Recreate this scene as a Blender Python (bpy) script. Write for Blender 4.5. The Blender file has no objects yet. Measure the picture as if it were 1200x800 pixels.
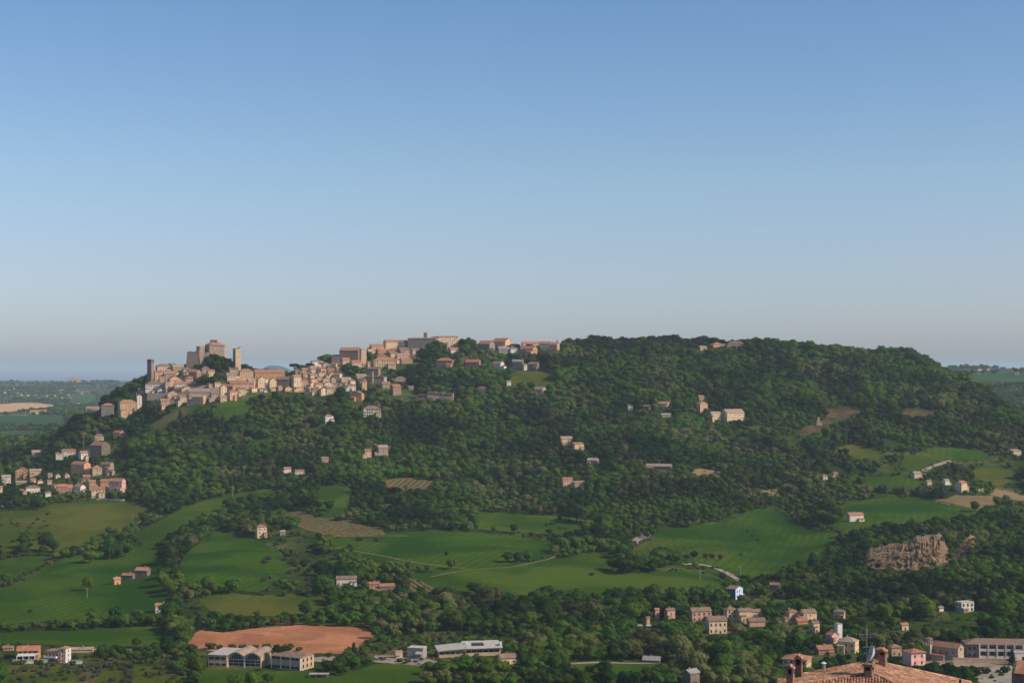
import bpy, math, random
import numpy as np
from mathutils import Vector, Matrix
from mathutils.geometry import delaunay_2d_cdt
random.seed(7)
rng = np.random.default_rng(11)
scene = bpy.context.scene
COL = scene.collection
R = math.radians
# ------------------------------------------------------------------ camera model (the eye is the origin of depth, heights are real)
F = 1846.0            # focal length in pixels of a 1200 px wide frame
CAMZ = 262.0
PITCH = math.atan(30.0 / F)
CP, SP = math.cos(PITCH), math.sin(PITCH)

def project(x, y, z):
    zz = z - CAMZ
    d = y * CP + zz * SP
    return 600 + F * x / d, 400 - F * (zz * CP - y * SP) / d

def slope_of_v(v):
    a = (400 - np.asarray(v, float)) / F
    return (a * CP + SP) / (CP - a * SP)

# ------------------------------------------------------------------ small noise toolkit
_perm = np.random.default_rng(5).random((256, 256))
def vnoise(x, y):
    x = np.asarray(x, float); y = np.asarray(y, float)
    xi = np.floor(x).astype(int); yi = np.floor(y).astype(int)
    fx = x - xi; fy = y - yi
    fx = fx * fx * (3 - 2 * fx); fy = fy * fy * (3 - 2 * fy)
    p = _perm
    a = p[xi & 255, yi & 255]; b = p[(xi + 1) & 255, yi & 255]
    c = p[xi & 255, (yi + 1) & 255]; d = p[(xi + 1) & 255, (yi + 1) & 255]
    return (a * (1 - fx) + b * fx) * (1 - fy) + (c * (1 - fx) + d * fx) * fy * 1.0

# ------------------------------------------------------------------ the lie of the land: one profile (distance, height angle) per bearing
FARL = [(3200, 516), (4000, 503), (4600, 491), (5400, 482), (6500, 475), (8000, 467), (9500, 457), (11500, 447), (13500, 452), (20000, 446), (26000, 446)]
FARM = [(3100, 505), (3600, 508), (4200, 500), (5400, 484), (6500, 475), (8000, 467), (9500, 457), (11500, 448), (14000, 450), (20000, 446), (26000, 446)]
FARR = [(3000, 515), (3500, 500), (4000, 474), (4500, 452), (4900, 437), (5600, 442), (6600, 431), (8000, 449), (9500, 455), (12000, 440), (15000, 432), (20000, 446), (26000, 446)]
NEAR = [(950, 800), (1050, 768), (1150, 744)]
LEFT = NEAR + [(1250, 715), (1400, 679), (1550, 649), (1700, 620)]
MID = NEAR + [(1250, 713), (1400, 669), (1550, 635), (1700, 603)]
RGT = NEAR + [(1250, 716), (1350, 690), (1450, 668), (1600, 636), (1750, 605)]
COLS = {
 -400: LEFT + [(1850, 600), (2000, 580), (2200, 560), (2400, 545), (2700, 528)] + FARL,
 0:    LEFT + [(1850, 597), (2000, 575), (2200, 556), (2400, 540), (2700, 525)] + FARL,
 60:   LEFT + [(1850, 594), (2000, 568), (2150, 545), (2300, 524), (2500, 520), (2700, 522)] + FARL,
 100:  LEFT + [(1850, 591), (1950, 572), (2050, 550), (2150, 527), (2250, 503), (2320, 488), (2450, 503), (2700, 520)] + FARL,
 150:  LEFT + [(1850, 590), (1950, 570), (2050, 547), (2150, 520), (2230, 492), (2290, 468), (2345, 458), (2450, 480), (2700, 515)] + FARL,
 200:  MID + [(1850, 578), (1950, 553), (2050, 525), (2150, 498), (2220, 472), (2280, 448), (2335, 433), (2420, 447), (2600, 490), (2800, 512)] + FARL,
 250:  MID + [(1850, 572), (1950, 547), (2050, 521), (2130, 494), (2190, 471), (2250, 447), (2300, 430), (2340, 424), (2420, 440), (2600, 485), (2800, 505)] + FARL,
 300:  MID + [(1850, 572), (1950, 549), (2050, 523), (2130, 498), (2200, 474), (2270, 454), (2330, 443), (2420, 452), (2600, 485), (2800, 502)] + FARM,
 350:  MID + [(1850, 572), (1950, 549), (2050, 523), (2150, 493), (2220, 470), (2300, 450), (2380, 437), (2470, 447), (2700, 490)] + FARM,
 400:  MID + [(1850, 571), (1950, 550), (2050, 525), (2150, 497), (2220, 474), (2300, 450), (2400, 427), (2460, 418), (2560, 430), (2800, 490)] + FARM,
 450:  MID + [(1850, 570), (1950, 549), (2050, 526), (2150, 501), (2250, 472), (2330, 448), (2420, 426), (2500, 410), (2600, 420), (2850, 490)] + FARM,
 500:  MID + [(1850, 570), (1950, 549), (2050, 527), (2150, 503), (2250, 478), (2350, 450), (2450, 421), (2520, 404), (2620, 415), (2850, 490)] + FARM,
 600:  MID + [(1850, 570), (1950, 550), (2050, 528), (2150, 503), (2250, 478), (2350, 452), (2450, 428), (2530, 411), (2640, 420), (2880, 490)] + FARM,
 650:  MID + [(1850, 569), (2000, 537), (2150, 501), (2250, 476), (2350, 449), (2450, 424), (2540, 404), (2650, 410), (2880, 480)] + FARM,
 700:  MID + [(1850, 568), (2000, 535), (2150, 500), (2250, 474), (2350, 444), (2450, 420), (2550, 398), (2660, 404), (2900, 480)] + FARM,
 800:  MID + [(1850, 571), (2000, 539), (2150, 503), (2250, 479), (2350, 450), (2470, 424), (2580, 402), (2700, 409), (2950, 480)] + FARM,
 900:  RGT + [(1850, 580), (2000, 543), (2150, 506), (2300, 468), (2450, 431), (2590, 403), (2720, 411), (2950, 470)] + FARM,
 1000: RGT + [(1850, 584), (2000, 548), (2150, 511), (2300, 473), (2450, 440), (2620, 413), (2750, 422), (3000, 480)] + FARM,
 1060: RGT + [(1850, 584), (2000, 549), (2150, 512), (2300, 474), (2450, 442), (2620, 414), (2740, 423), (2950, 480)] + FARM,
 1100: RGT + [(1850, 585), (2000, 552), (2150, 518), (2300, 484), (2450, 450), (2580, 430), (2680, 440), (2850, 490)] + FARR,
 1150: RGT + [(1850, 586), (2000, 556), (2150, 524), (2300, 492), (2420, 470), (2500, 460), (2600, 474), (2800, 510)] + FARR,
 1200: RGT + [(1850, 587), (2000, 559), (2150, 528), (2280, 500), (2360, 486), (2480, 500), (2700, 520)] + FARR,
 1600: RGT + [(1850, 588), (2000, 560), (2150, 532), (2280, 508), (2360, 500), (2480, 505), (2700, 520)] + FARR,
}
YG = np.unique(np.concatenate([np.linspace(0, 900, 40), np.arange(900, 2900, 6.0), np.geomspace(2900, 26000, 260)]))
UG = np.arange(-340, 1541, 3.0)
SG = (UG - 600) / F
def _build_table():
    cu = sorted(COLS)
    tab = []
    for u in cu:
        p = COLS[u]
        ys = np.array([q[0] for q in p], float); vs = np.array([q[1] for q in p], float)
        zs = CAMZ + slope_of_v(vs) * ys
        y0 = np.array([0, 60, 110, 160, 700.0]); z0 = CAMZ + np.array([-26, -30, -37, -50, -188.0])
        ys = np.concatenate([y0, ys, [26001, 27500]]); zs = np.concatenate([z0, zs, [zs[-1], 30.0]])
        o = np.interp(YG, ys, zs)
        tab.append(o)
    tab = np.array(tab)                      # columns x Y
    # resample in u smoothly
    cu = np.array(cu, float)
    out = np.empty((len(UG), len(YG)))
    for j in range(len(YG)):
        out[:, j] = np.interp(UG, cu, tab[:, j])
    # smooth across bearings and along distance
    k = np.exp(-0.5 * (np.arange(-12, 13) / 5.0) ** 2); k /= k.sum()
    pad = np.pad(out, ((12, 12), (0, 0)), mode='edge')
    out = sum(k[i] * pad[i:i + len(UG)] for i in range(25))
    m = (YG >= 900) & (YG < 2890)
    idx = np.where(m)[0]
    k2 = np.exp(-0.5 * (np.arange(-12, 13) / 3.6) ** 2); k2 /= k2.sum()
    seg = out[:, idx]
    pad = np.pad(seg, ((0, 0), (12, 12)), mode='edge')
    sm = sum(k2[i] * pad[:, i:i + len(idx)] for i in range(25))
    w = np.clip(np.minimum((YG[idx] - 900) / 60, (2890 - YG[idx]) / 60), 0, 1)
    out[:, idx] = seg * (1 - w) + sm * w
    # gullies, spurs and soft swells
    X = SG[:, None] * YG[None, :]; Y = np.broadcast_to(YG[None, :], X.shape)
    amp = np.clip((Y - 1150) / 500, 0, 1) * np.clip((4200 - Y) / 1500, 0.0, 1)
    n1 = vnoise(X / 230 + 7.3, Y / 330 + 2.1) - .5
    n2 = vnoise(X / 95 + 17.3, Y / 150 + 9.1) - .5
    ridge = np.clip((2300 - Y) / 350, 0.25, 1)
    out = out + amp * ridge * (n1 * 20 + n2 * 8)
    far = np.clip((Y - 5000) / 3000, 0, 1) * np.clip((17000 - Y) / 3000, 0, 1)
    out = out + far * (vnoise(X / 900 + 3, Y / 1500 + 8) - .55) * 46
    # blue headland on the coast behind the town
    U = UG[:, None]
    out = out + np.exp(-((Y - 16500) / 1300) ** 2) * 185 * (np.exp(-((U - 326) / 24.0) ** 4) * .72 + .28 * np.exp(-((U - 305) / 34.0) ** 4))
    # the quarry step: ground jumps up over a few metres and eases back behind
    def step(u0, u1, ya, h, back):
        su = np.clip((U - u0) / 14, 0, 1) * np.clip((u1 - U) / 14, 0, 1)
        su = su * su * (3 - 2 * su)
        f = np.clip((Y - ya) / 12.0, 0, 1) * np.clip((ya + back - Y) / back, 0, 1)
        return su * f * h
    out = out + step(1004, 1104, 1432, 15, 120)
    return out
ZT = _build_table()
def ground(x, y):
    x = np.asarray(x, float); y = np.asarray(y, float)
    y = np.maximum(y, 1e-3)
    s = x / y
    i = np.clip((s - SG[0]) / (SG[1] - SG[0]), 0, len(SG) - 1.001)
    i0 = i.astype(int); fi = i - i0
    j0 = np.clip(np.searchsorted(YG, y, side='right') - 1, 0, len(YG) - 2)
    fj = np.clip((y - YG[j0]) / (YG[j0 + 1] - YG[j0]), 0, 1)
    return ((ZT[i0, j0] * (1 - fi) + ZT[i0 + 1, j0] * fi) * (1 - fj) + (ZT[i0, j0 + 1] * (1 - fi) + ZT[i0 + 1, j0 + 1] * fi) * fj)
# first ground point met by the sight line of pixel (u, v)
_VT = np.empty_like(ZT)
for _i in range(len(UG)):
    yy = np.maximum(YG, 1e-3)
    _VT[_i] = project(SG[_i] * yy, yy, ZT[_i])[1]
_VT[:, YG < 850] = 3000.0
_VMIN = np.minimum.accumulate(_VT, axis=1)
def at(u, v, ymax=25000.0):
    """ground point seen at photograph pixel (u, v)"""
    sl = float(slope_of_v(v))
    uu = u
    for _ in range(2):
        i = (uu - UG[0]) / 3.0
        i0 = int(min(max(i, 0), len(UG) - 2)); fi = i - i0
        row = _VMIN[i0] * (1 - fi) + _VMIN[i0 + 1] * fi
        j = int(np.searchsorted(-row, -v))
        j = min(max(j, 1), len(YG) - 1)
        a, b = row[j - 1], row[j]
        t = 0 if a == b else min(max((a - v) / (a - b), 0), 1)
        y = YG[j - 1] + t * (YG[j] - YG[j - 1])
        if y > 2850 and 118 < u < 1098 and v < 500:      # above the skyline: stand on the crest
            m = YG < 2800; jj = int(np.argmin(_VT[i0][m])); y = YG[jj]
        y = min(y, ymax)
        d = y * CP + sl * y * SP
        x = (u - 600) / F * d
        uu = 600 + F * x / y
    return x, y, float(ground(x, y))
def skyv(u):
    i = int(min(max((u - UG[0]) / 3.0, 0), len(UG) - 1))
    m = YG < 2800
    return float(_VMIN[i][m].min())

# ------------------------------------------------------------------ materials
def mat(name, base, rough=.85, noise=.25, scale=.8, second=None, bump=0, spec=.3, coord='Object', kind=None, metallic=0):
    m = bpy.data.materials.new(name); m.use_nodes = True
    nt = m.node_tree; N = nt.nodes; L = nt.links
    b = N['Principled BSDF']
    b.inputs['Roughness'].default_value = rough
    b.inputs['Specular IOR Level'].default_value = spec
    b.inputs['Metallic'].default_value = metallic
    tc = N.new('ShaderNodeTexCoord')
    n = N.new('ShaderNodeTexNoise'); n.inputs['Scale'].default_value = scale; n.inputs['Detail'].default_value = 5
    src = tc.outputs['Object']
    if coord == 'World':
        g = N.new('ShaderNodeNewGeometry'); src = g.outputs['Position']
    L.new(src, n.inputs['Vector'])
    r = N.new('ShaderNodeValToRGB')
    sec = second or tuple(c * (1 - noise) for c in base)
    hi = tuple(min(1, c * (1 + noise * .6)) for c in base)
    r.color_ramp.elements[0].position = .3; r.color_ramp.elements[0].color = (*sec, 1)
    r.color_ramp.elements[1].position = .7; r.color_ramp.elements[1].color = (*hi, 1)
    L.new(n.outputs['Fac'], r.inputs['Fac'])
    col = r.outputs['Color']
    if kind == 'tiles':
        w = N.new('ShaderNodeTexWave'); w.inputs['Scale'].default_value = 1.4; w.inputs['Distortion'].default_value = .6
        w.bands_direction = 'X'
        L.new(tc.outputs['Object'], w.inputs['Vector'])
        w2 = N.new('ShaderNodeTexNoise'); w2.inputs['Scale'].default_value = 3.5; L.new(tc.outputs['Object'], w2.inputs['Vector'])
        mm = N.new('ShaderNodeMixRGB'); mm.blend_type = 'MULTIPLY'; mm.inputs['Fac'].default_value = .45
        L.new(col, mm.inputs['Color1']); L.new(w.outputs['Color'], mm.inputs['Color2'])
        m3 = N.new('ShaderNodeMixRGB'); m3.blend_type = 'OVERLAY'; m3.inputs['Fac'].default_value = .6
        L.new(mm.outputs['Color'], m3.inputs['Color1']); L.new(w2.outputs['Fac'], m3.inputs['Color2'])
        col = m3.outputs['Color']
    if kind in ('stone', 'brick'):
        w = N.new('ShaderNodeTexVoronoi'); w.inputs['Scale'].default_value = 1.6
        L.new(tc.outputs['Object'], w.inputs['Vector'])
        mm = N.new('ShaderNodeMixRGB'); mm.blend_type = 'OVERLAY'; mm.inputs['Fac'].default_value = .35
        L.new(col, mm.inputs['Color1']); L.new(w.outputs['Color'], mm.inputs['Color2'])
        hs = N.new('ShaderNodeHueSaturation'); hs.inputs['Saturation'].default_value = .8
        L.new(mm.outputs['Color'], hs.inputs['Color']); col = hs.outputs['Color']
    if kind == 'objvar':      # each building weathers a little differently
        pass
    oi = N.new('ShaderNodeObjectInfo')
    mr = N.new('ShaderNodeMapRange'); mr.inputs['To Min'].default_value = .86; mr.inputs['To Max'].default_value = 1.1
    L.new(oi.outputs['Random'], mr.inputs['Value'])
    vm = N.new('ShaderNodeVectorMath'); vm.operation = 'SCALE'
    L.new(col, vm.inputs[0]); L.new(mr.outputs['Result'], vm.inputs['Scale'])
    L.new(vm.outputs['Vector'], b.inputs['Base Color'])
    if bump:
        bp = N.new('ShaderNodeBump'); bp.inputs['Strength'].default_value = bump; bp.inputs['Distance'].default_value = .3
        L.new(n.outputs['Fac'], bp.inputs['Height']); L.new(bp.outputs['Normal'], b.inputs['Normal'])
    return m

WALL = {
 'stone':  (.45, .33, .225), 'cream': (.74, .58, .41), 'ochre': (.68, .46, .28), 'pink': (.62, .40, .29), 'white': (.70, .63, .53),
 'orange': (.64, .36, .21), 'brick': (.38, .20, .14), 'grey': (.32, .30, .29), 'pale blue': (.50, .62, .80), 'beige': (.60, .46, .325),
 'yellow': (.76, .60, .36), 'brown': (.24, .175, .135), 'peach': (.70, .47, .32), 'salmon': (.76, .42, .36)}
WM = {}
for k_, c_ in WALL.items():
    if k_ not in ('pale blue', 'salmon', 'white'): c_ = (c_[0] * .92, c_[1] * .86, c_[2] * .78)
    WM[k_] = mat('plaster_' + k_.replace(' ', '_'), c_, .9, .22, .35, kind='stone' if k_ in ('stone', 'brick', 'brown') else None, bump=.15)
ROOF = {'terracotta': (.46, .225, .13), 'red': (.52, .21, .125), 'brown': (.31, .205, .145), 'grey': (.28, .26, .24), 'pale': (.46, .34, .25), 'orange': (.54, .27, .16), 'white': (.45, .41, .36)}
RM = {k_: mat('roof_' + k_, c_, .9, .3, .5, kind='tiles' if k_ not in ('white', 'grey') else None, bump=.3) for k_, c_ in ROOF.items()}
M_GLASS = mat('window_dark_glass', (.035, .035, .04), .25, .2, 2, spec=.5)
M_FRAME = mat('window_frame_paint', (.45, .38, .3), .6, .1, 2)
M_SHUT = mat('wooden_shutter', (.12, .09, .06), .7, .2, 2)
M_WHITE = mat('white_paint', (.75, .72, .67), .6, .1, 1.5)
M_METAL = mat('grey_metal', (.35, .35, .35), .45, .15, 3, metallic=.5)
M_DARK = mat('dark_opening', (.03, .027, .025), .8, .2, 2)
M_CONC = mat('concrete', (.42, .38, .33), .9, .2, .3)
M_WOOD = mat('pole_wood', (.30, .25, .2), .9, .2, 2)
M_STONEW = mat('rubble_stone', (.33, .27, .21), .95, .35, .6, kind='stone', bump=.4)

# ------------------------------------------------------------------ mesh builder
class MB:
    def __init__(s): s.v = []; s.f = []
    def add(s, vs, fs):
        o = len(s.v); s.v += [tuple(p) for p in vs]; s.f += [tuple(i + o for i in f) for f in fs]; return s
    def box(s, x0, x1, y0, y1, z0, z1, M=None):
        vs = [(x0, y0, z0), (x1, y0, z0), (x1, y1, z0), (x0, y1, z0), (x0, y0, z1), (x1, y0, z1), (x1, y1, z1), (x0, y1, z1)]
        if M: vs = [M @ Vector(p) for p in vs]
        return s.add(vs, [(0, 3, 2, 1), (4, 5, 6, 7), (0, 1, 5, 4), (1, 2, 6, 5), (2, 3, 7, 6), (3, 0, 4, 7)])
    def taper(s, x0, x1, y0, y1, z0, z1, t):
        cx, cy = (x0 + x1) / 2, (y0 + y1) / 2
        vs = [(x0, y0, z0), (x1, y0, z0), (x1, y1, z0), (x0, y1, z0)]
        vs += [(cx + (p[0] - cx) * t, cy + (p[1] - cy) * t, z1) for p in vs]
        return s.add(vs, [(0, 3, 2, 1), (4, 5, 6, 7), (0, 1, 5, 4), (1, 2, 6, 5), (2, 3, 7, 6), (3, 0, 4, 7)])
    def tube(s, pts, rad, n=6):
        pts = [Vector(p) for p in pts]
        if not isinstance(rad, (list, tuple)): rad = [rad] * len(pts)
        o = len(s.v)
        for i, p in enumerate(pts):
            d = (pts[min(i + 1, len(pts) - 1)] - pts[max(i - 1, 0)]).normalized()
            a = d.orthogonal().normalized(); b = d.cross(a)
            for k in range(n):
                t = 2 * math.pi * k / n
                s.v.append(tuple(p + a * math.cos(t) * rad[i] + b * math.sin(t) * rad[i]))
        for i in range(len(pts) - 1):
            for k in range(n):
                s.f.append((o + i * n + k, o + i * n + (k + 1) % n, o + (i + 1) * n + (k + 1) % n, o + (i + 1) * n + k))
        s.f.append(tuple(o + k for k in range(n))[::-1]); s.f.append(tuple(o + (len(pts) - 1) * n + k for k in range(n)))
        return s
    def mesh(s, name, m, smooth=False):
        me = bpy.data.meshes.new(name); me.from_pydata(s.v, [], s.f); me.update()
        for mm in (m if isinstance(m, (list, tuple)) else [m]): me.materials.append(mm)
        if smooth: me.polygons.foreach_set('use_smooth', [True] * len(me.polygons))
        return me
    def build(s, name, m, parent=None, smooth=False):
        o = bpy.data.objects.new(name, s.mesh(name, m, smooth)); COL.objects.link(o)
        if parent: o.parent = parent
        return o
def tag(o, label=None, cat=None, group=None, kind=None):
    if label: o['label'] = label
    if cat: o['category'] = cat
    if group: o['group'] = group
    if kind: o['kind'] = kind
    return o
def empty(name, loc, rz=0.0):
    o = bpy.data.objects.new(name, None); COL.objects.link(o); o.location = loc; o.rotation_euler = (0, 0, rz); o.empty_display_size = 1
    return o
def inst(name, me, parent, loc=(0, 0, 0), rz=0.0, sc=(1, 1, 1)):
    o = bpy.data.objects.new(name, me); COL.objects.link(o); o.parent = parent; o.location = loc; o.rotation_euler = (0, 0, rz); o.scale = sc
    return o
HAZE_D = 3.7e-5
EXPO = 0.0
DENOISE = True
# ================================================================== ground
def ground_material():
    m = bpy.data.materials.new('ground_cover'); m.use_nodes = True
    nt = m.node_tree; N = nt.nodes; L = nt.links
    b = N['Principled BSDF']; b.inputs['Roughness'].default_value = .95; b.inputs['Specular IOR Level'].default_value = .0
    g = N.new('ShaderNodeNewGeometry')
    def noise(sc, det=6):
        n = N.new('ShaderNodeTexNoise'); n.inputs['Scale'].default_value = sc; n.inputs['Detail'].default_value = det
        L.new(g.outputs['Position'], n.inputs['Vector']); return n
    def ramp(src, stops):
        r = N.new('ShaderNodeValToRGB')
        while len(r.color_ramp.elements) < len(stops): r.color_ramp.elements.new(.5)
        for e, (p, c) in zip(r.color_ramp.elements, stops): e.position = p; e.color = (*c, 1)
        L.new(src, r.inputs['Fac']); return r
    n1 = noise(.02); n2 = noise(.25)
    near = ramp(n1.outputs['Fac'], [(.3, (.020, .036, .010)), (.48, (.034, .060, .012)), (.6, (.07, .09, .022)), (.7, (.13, .105, .045))])
    ov = N.new('ShaderNodeMixRGB'); ov.blend_type = 'OVERLAY'; ov.inputs['Fac'].default_value = .6
    L.new(near.outputs['Color'], ov.inputs['Color1']); L.new(n2.outputs['Fac'], ov.inputs['Color2'])
    # farmland of the plain far beyond: a patchwork of plots
    mp = N.new('ShaderNodeMapping'); mp.inputs['Scale'].default_value = (1 / 260, 1 / 420, 0); mp.inputs['Rotation'].default_value = (0, 0, .5)
    L.new(g.outputs['Position'], mp.inputs['Vector'])
    vo = N.new('ShaderNodeTexVoronoi'); vo.distance = 'MANHATTAN'; L.new(mp.outputs['Vector'], vo.inputs['Vector'])
    sx = N.new('ShaderNodeSeparateColor'); L.new(vo.outputs['Color'], sx.inputs['Color'])
    farc = ramp(sx.outputs['Red'], [(0, (.03, .06, .03)), (.3, (.05, .10, .04)), (.5, (.035, .055, .03)), (.7, (.12, .13, .06)), (.85, (.06, .10, .04)), (.95, (.26, .19, .11))])
    farc.color_ramp.interpolation = 'CONSTANT'
    ln = N.new('ShaderNodeVectorMath'); ln.operation = 'LENGTH'; L.new(g.outputs['Position'], ln.inputs[0])
    mr = N.new('ShaderNodeMapRange'); mr.inputs['From Min'].default_value = 2900; mr.inputs['From Max'].default_value = 3300
    L.new(ln.outputs['Value'], mr.inputs['Value'])
    mx = N.new('ShaderNodeMixRGB'); L.new(mr.outputs['Result'], mx.inputs['Fac']); L.new(ov.outputs['Color'], mx.inputs['Color1']); L.new(farc.outputs['Color'], mx.inputs['Color2'])
    L.new(mx.outputs['Color'], b.inputs['Base Color'])
    return m
def build_ground():
    ju = np.arange(0, len(UG)); nY = len(YG)
    X = (SG[:, None] * np.maximum(YG, 1e-3)[None, :]); Y = np.broadcast_to(YG[None, :], X.shape)
    V = np.stack([X, Y, ZT], -1).reshape(-1, 3)
    i, j = np.meshgrid(np.arange(len(UG) - 1), np.arange(1, nY - 1), indexing='ij')
    a = i * nY + j
    Fq = np.stack([a, a + nY, a + nY + 1, a + 1], -1).reshape(-1, 4)
    # a skirt behind and beside the viewer, so that the land does not end at the eye
    o = len(V)
    V = np.vstack([V, [(-400, -400, CAMZ - 40), (400, -400, CAMZ - 40), (400, 23, CAMZ - 30), (-400, 23, CAMZ - 30)]])
    me = bpy.data.meshes.new('ground')
    me.vertices.add(len(V)); me.vertices.foreach_set('co', V.astype(np.float32).ravel())
    nf = len(Fq) + 1
    me.loops.add(nf * 4); me.polygons.add(nf)
    me.loops.foreach_set('vertex_index', np.vstack([Fq, [o, o + 1, o + 2, o + 3]]).ravel().astype(np.int32))
    me.polygons.foreach_set('loop_start', np.arange(nf, dtype=np.int32) * 4)
    me.polygons.foreach_set('use_smooth', [True] * nf)
    me.update(calc_edges=True)
    me.materials.append(ground_material())
    ob = bpy.data.objects.new('ground', me); COL.objects.link(ob); tag(ob, 'rolling valley and hillside ground under the woods and fields', kind='structure')
build_ground()

# the sea
M_SEA = mat('sea_water', (.03, .07, .10), .25, .2, .0005, coord='World', spec=.5)
MB().add([(-150000, 22000, 62), (150000, 22000, 62), (150000, 150000, 62), (-150000, 150000, 62)], [(0, 1, 2, 3)]).build('sea', M_SEA)
tag(bpy.data.objects['sea'], 'hazy blue sea on the horizon', kind='structure')

# ================================================================== fields and roads: sheets that follow the ground
def field_mat(name, c1, c2, scale=.012, rows=None, rowcol=None, rough=.95, fine=.35):
    m = bpy.data.materials.new(name); m.use_nodes = True
    nt = m.node_tree; N = nt.nodes; L = nt.links
    b = N['Principled BSDF']; b.inputs['Roughness'].default_value = rough; b.inputs['Specular IOR Level'].default_value = .0
    g = N.new('ShaderNodeNewGeometry')
    n = N.new('ShaderNodeTexNoise'); n.inputs['Scale'].default_value = scale; n.inputs['Detail'].default_value = 5; n.inputs['Distortion'].default_value = .6
    L.new(g.outputs['Position'], n.inputs['Vector'])
    r = N.new('ShaderNodeValToRGB'); r.color_ramp.elements[0].position = .40; r.color_ramp.elements[1].position = .60
    r.color_ramp.elements[0].color = (*c1, 1); r.color_ramp.elements[1].color = (*c2, 1)
    L.new(n.outputs['Fac'], r.inputs['Fac']); col = r.outputs['Color']
    n2 = N.new('ShaderNodeTexNoise'); n2.inputs['Scale'].default_value = .35; n2.inputs['Detail'].default_value = 6
    L.new(g.outputs['Position'], n2.inputs['Vector'])
    ov = N.new('ShaderNodeMixRGB'); ov.blend_type = 'OVERLAY'; ov.inputs['Fac'].default_value = fine
    L.new(col, ov.inputs['Color1']); L.new(n2.outputs['Fac'], ov.inputs['Color2']); col = ov.outputs['Color']
    if rows:
        per, ang, amt = rows
        mp = N.new('ShaderNodeMapping'); mp.inputs['Rotation'].default_value = (0, 0, ang)
        L.new(g.outputs['Position'], mp.inputs['Vector'])
        w = N.new('ShaderNodeTexWave'); w.inputs['Scale'].default_value = 6.2832 / (per * 20) * 1.0; w.inputs['Distortion'].default_value = .8; w.inputs['Detail'].default_value = 2
        w.inputs['Detail Scale'].default_value = .3
        L.new(mp.outputs['Vector'], w.inputs['Vector'])
        mr = N.new('ShaderNodeMath'); mr.operation = 'MULTIPLY'; mr.inputs[1].default_value = amt; L.new(w.outputs['Fac'], mr.inputs[0])
        mx = N.new('ShaderNodeMixRGB'); L.new(mr.outputs[0], mx.inputs['Fac']); L.new(col, mx.inputs['Color1']); mx.inputs['Color2'].default_value = (*(rowcol or c1), 1)
        col = mx.outputs['Color']
    L.new(col, b.inputs['Base Color'])
    return m
GREEN = field_mat('young_wheat', (.018, .058, .006), (.056, .102, .010), rows=(9, .3, .5), rowcol=(.022, .066, .008), fine=.5)
GREEN2 = field_mat('meadow_grass', (.028, .068, .007), (.064, .104, .012), fine=.4)
OLIVEG = field_mat('rough_pasture', (.044, .072, .009), (.092, .098, .018), fine=.45)
TAN = field_mat('dry_earth', (.17, .125, .06), (.26, .18, .09), fine=.5)
PLOUGH = field_mat('ploughed_earth', (.34, .145, .07), (.52, .235, .115), scale=.03, rows=(8, 1.15, .6), rowcol=(.27, .11, .055), fine=.5)
VINE = field_mat('vineyard_soil', (.17, .125, .06), (.24, .165, .08), rows=(5, .9, .6), rowcol=(.06, .07, .025), fine=.5)
TOWNG = field_mat('stony_town_ground', (.16, .125, .09), (.30, .23, .17), scale=.06, fine=.6)
SCRUB = field_mat('scrub_earth', (.055, .048, .022), (.115, .082, .042), scale=.05, fine=.6)
TRACKM = field_mat('farm_track', (.15, .13, .065), (.22, .18, .10), scale=.1, fine=.4)
ROADM = field_mat('road_surface', (.26, .21, .17), (.33, .27, .22), scale=.1, fine=.2)
FARG = field_mat('far_crops', (.03, .085, .03), (.045, .105, .04), scale=.003, fine=.1)
FART = field_mat('far_stubble', (.52, .32, .18), (.62, .38, .22), scale=.003, fine=.1)
FIELD_POLYS = []        # pixel polygons kept clear of woodland
def inpoly(px, py, poly):
    px = np.asarray(px, float); py = np.asarray(py, float)
    ins = np.zeros(px.shape, bool); n = len(poly)
    for i in range(n):
        x1, y1 = poly[i]; x2, y2 = poly[(i + 1) % n]
        c = ((y1 > py) != (y2 > py)) & (px < (x2 - x1) * (py - y1) / (y2 - y1 + 1e-12) + x1)
        ins ^= c
    return ins
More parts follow.
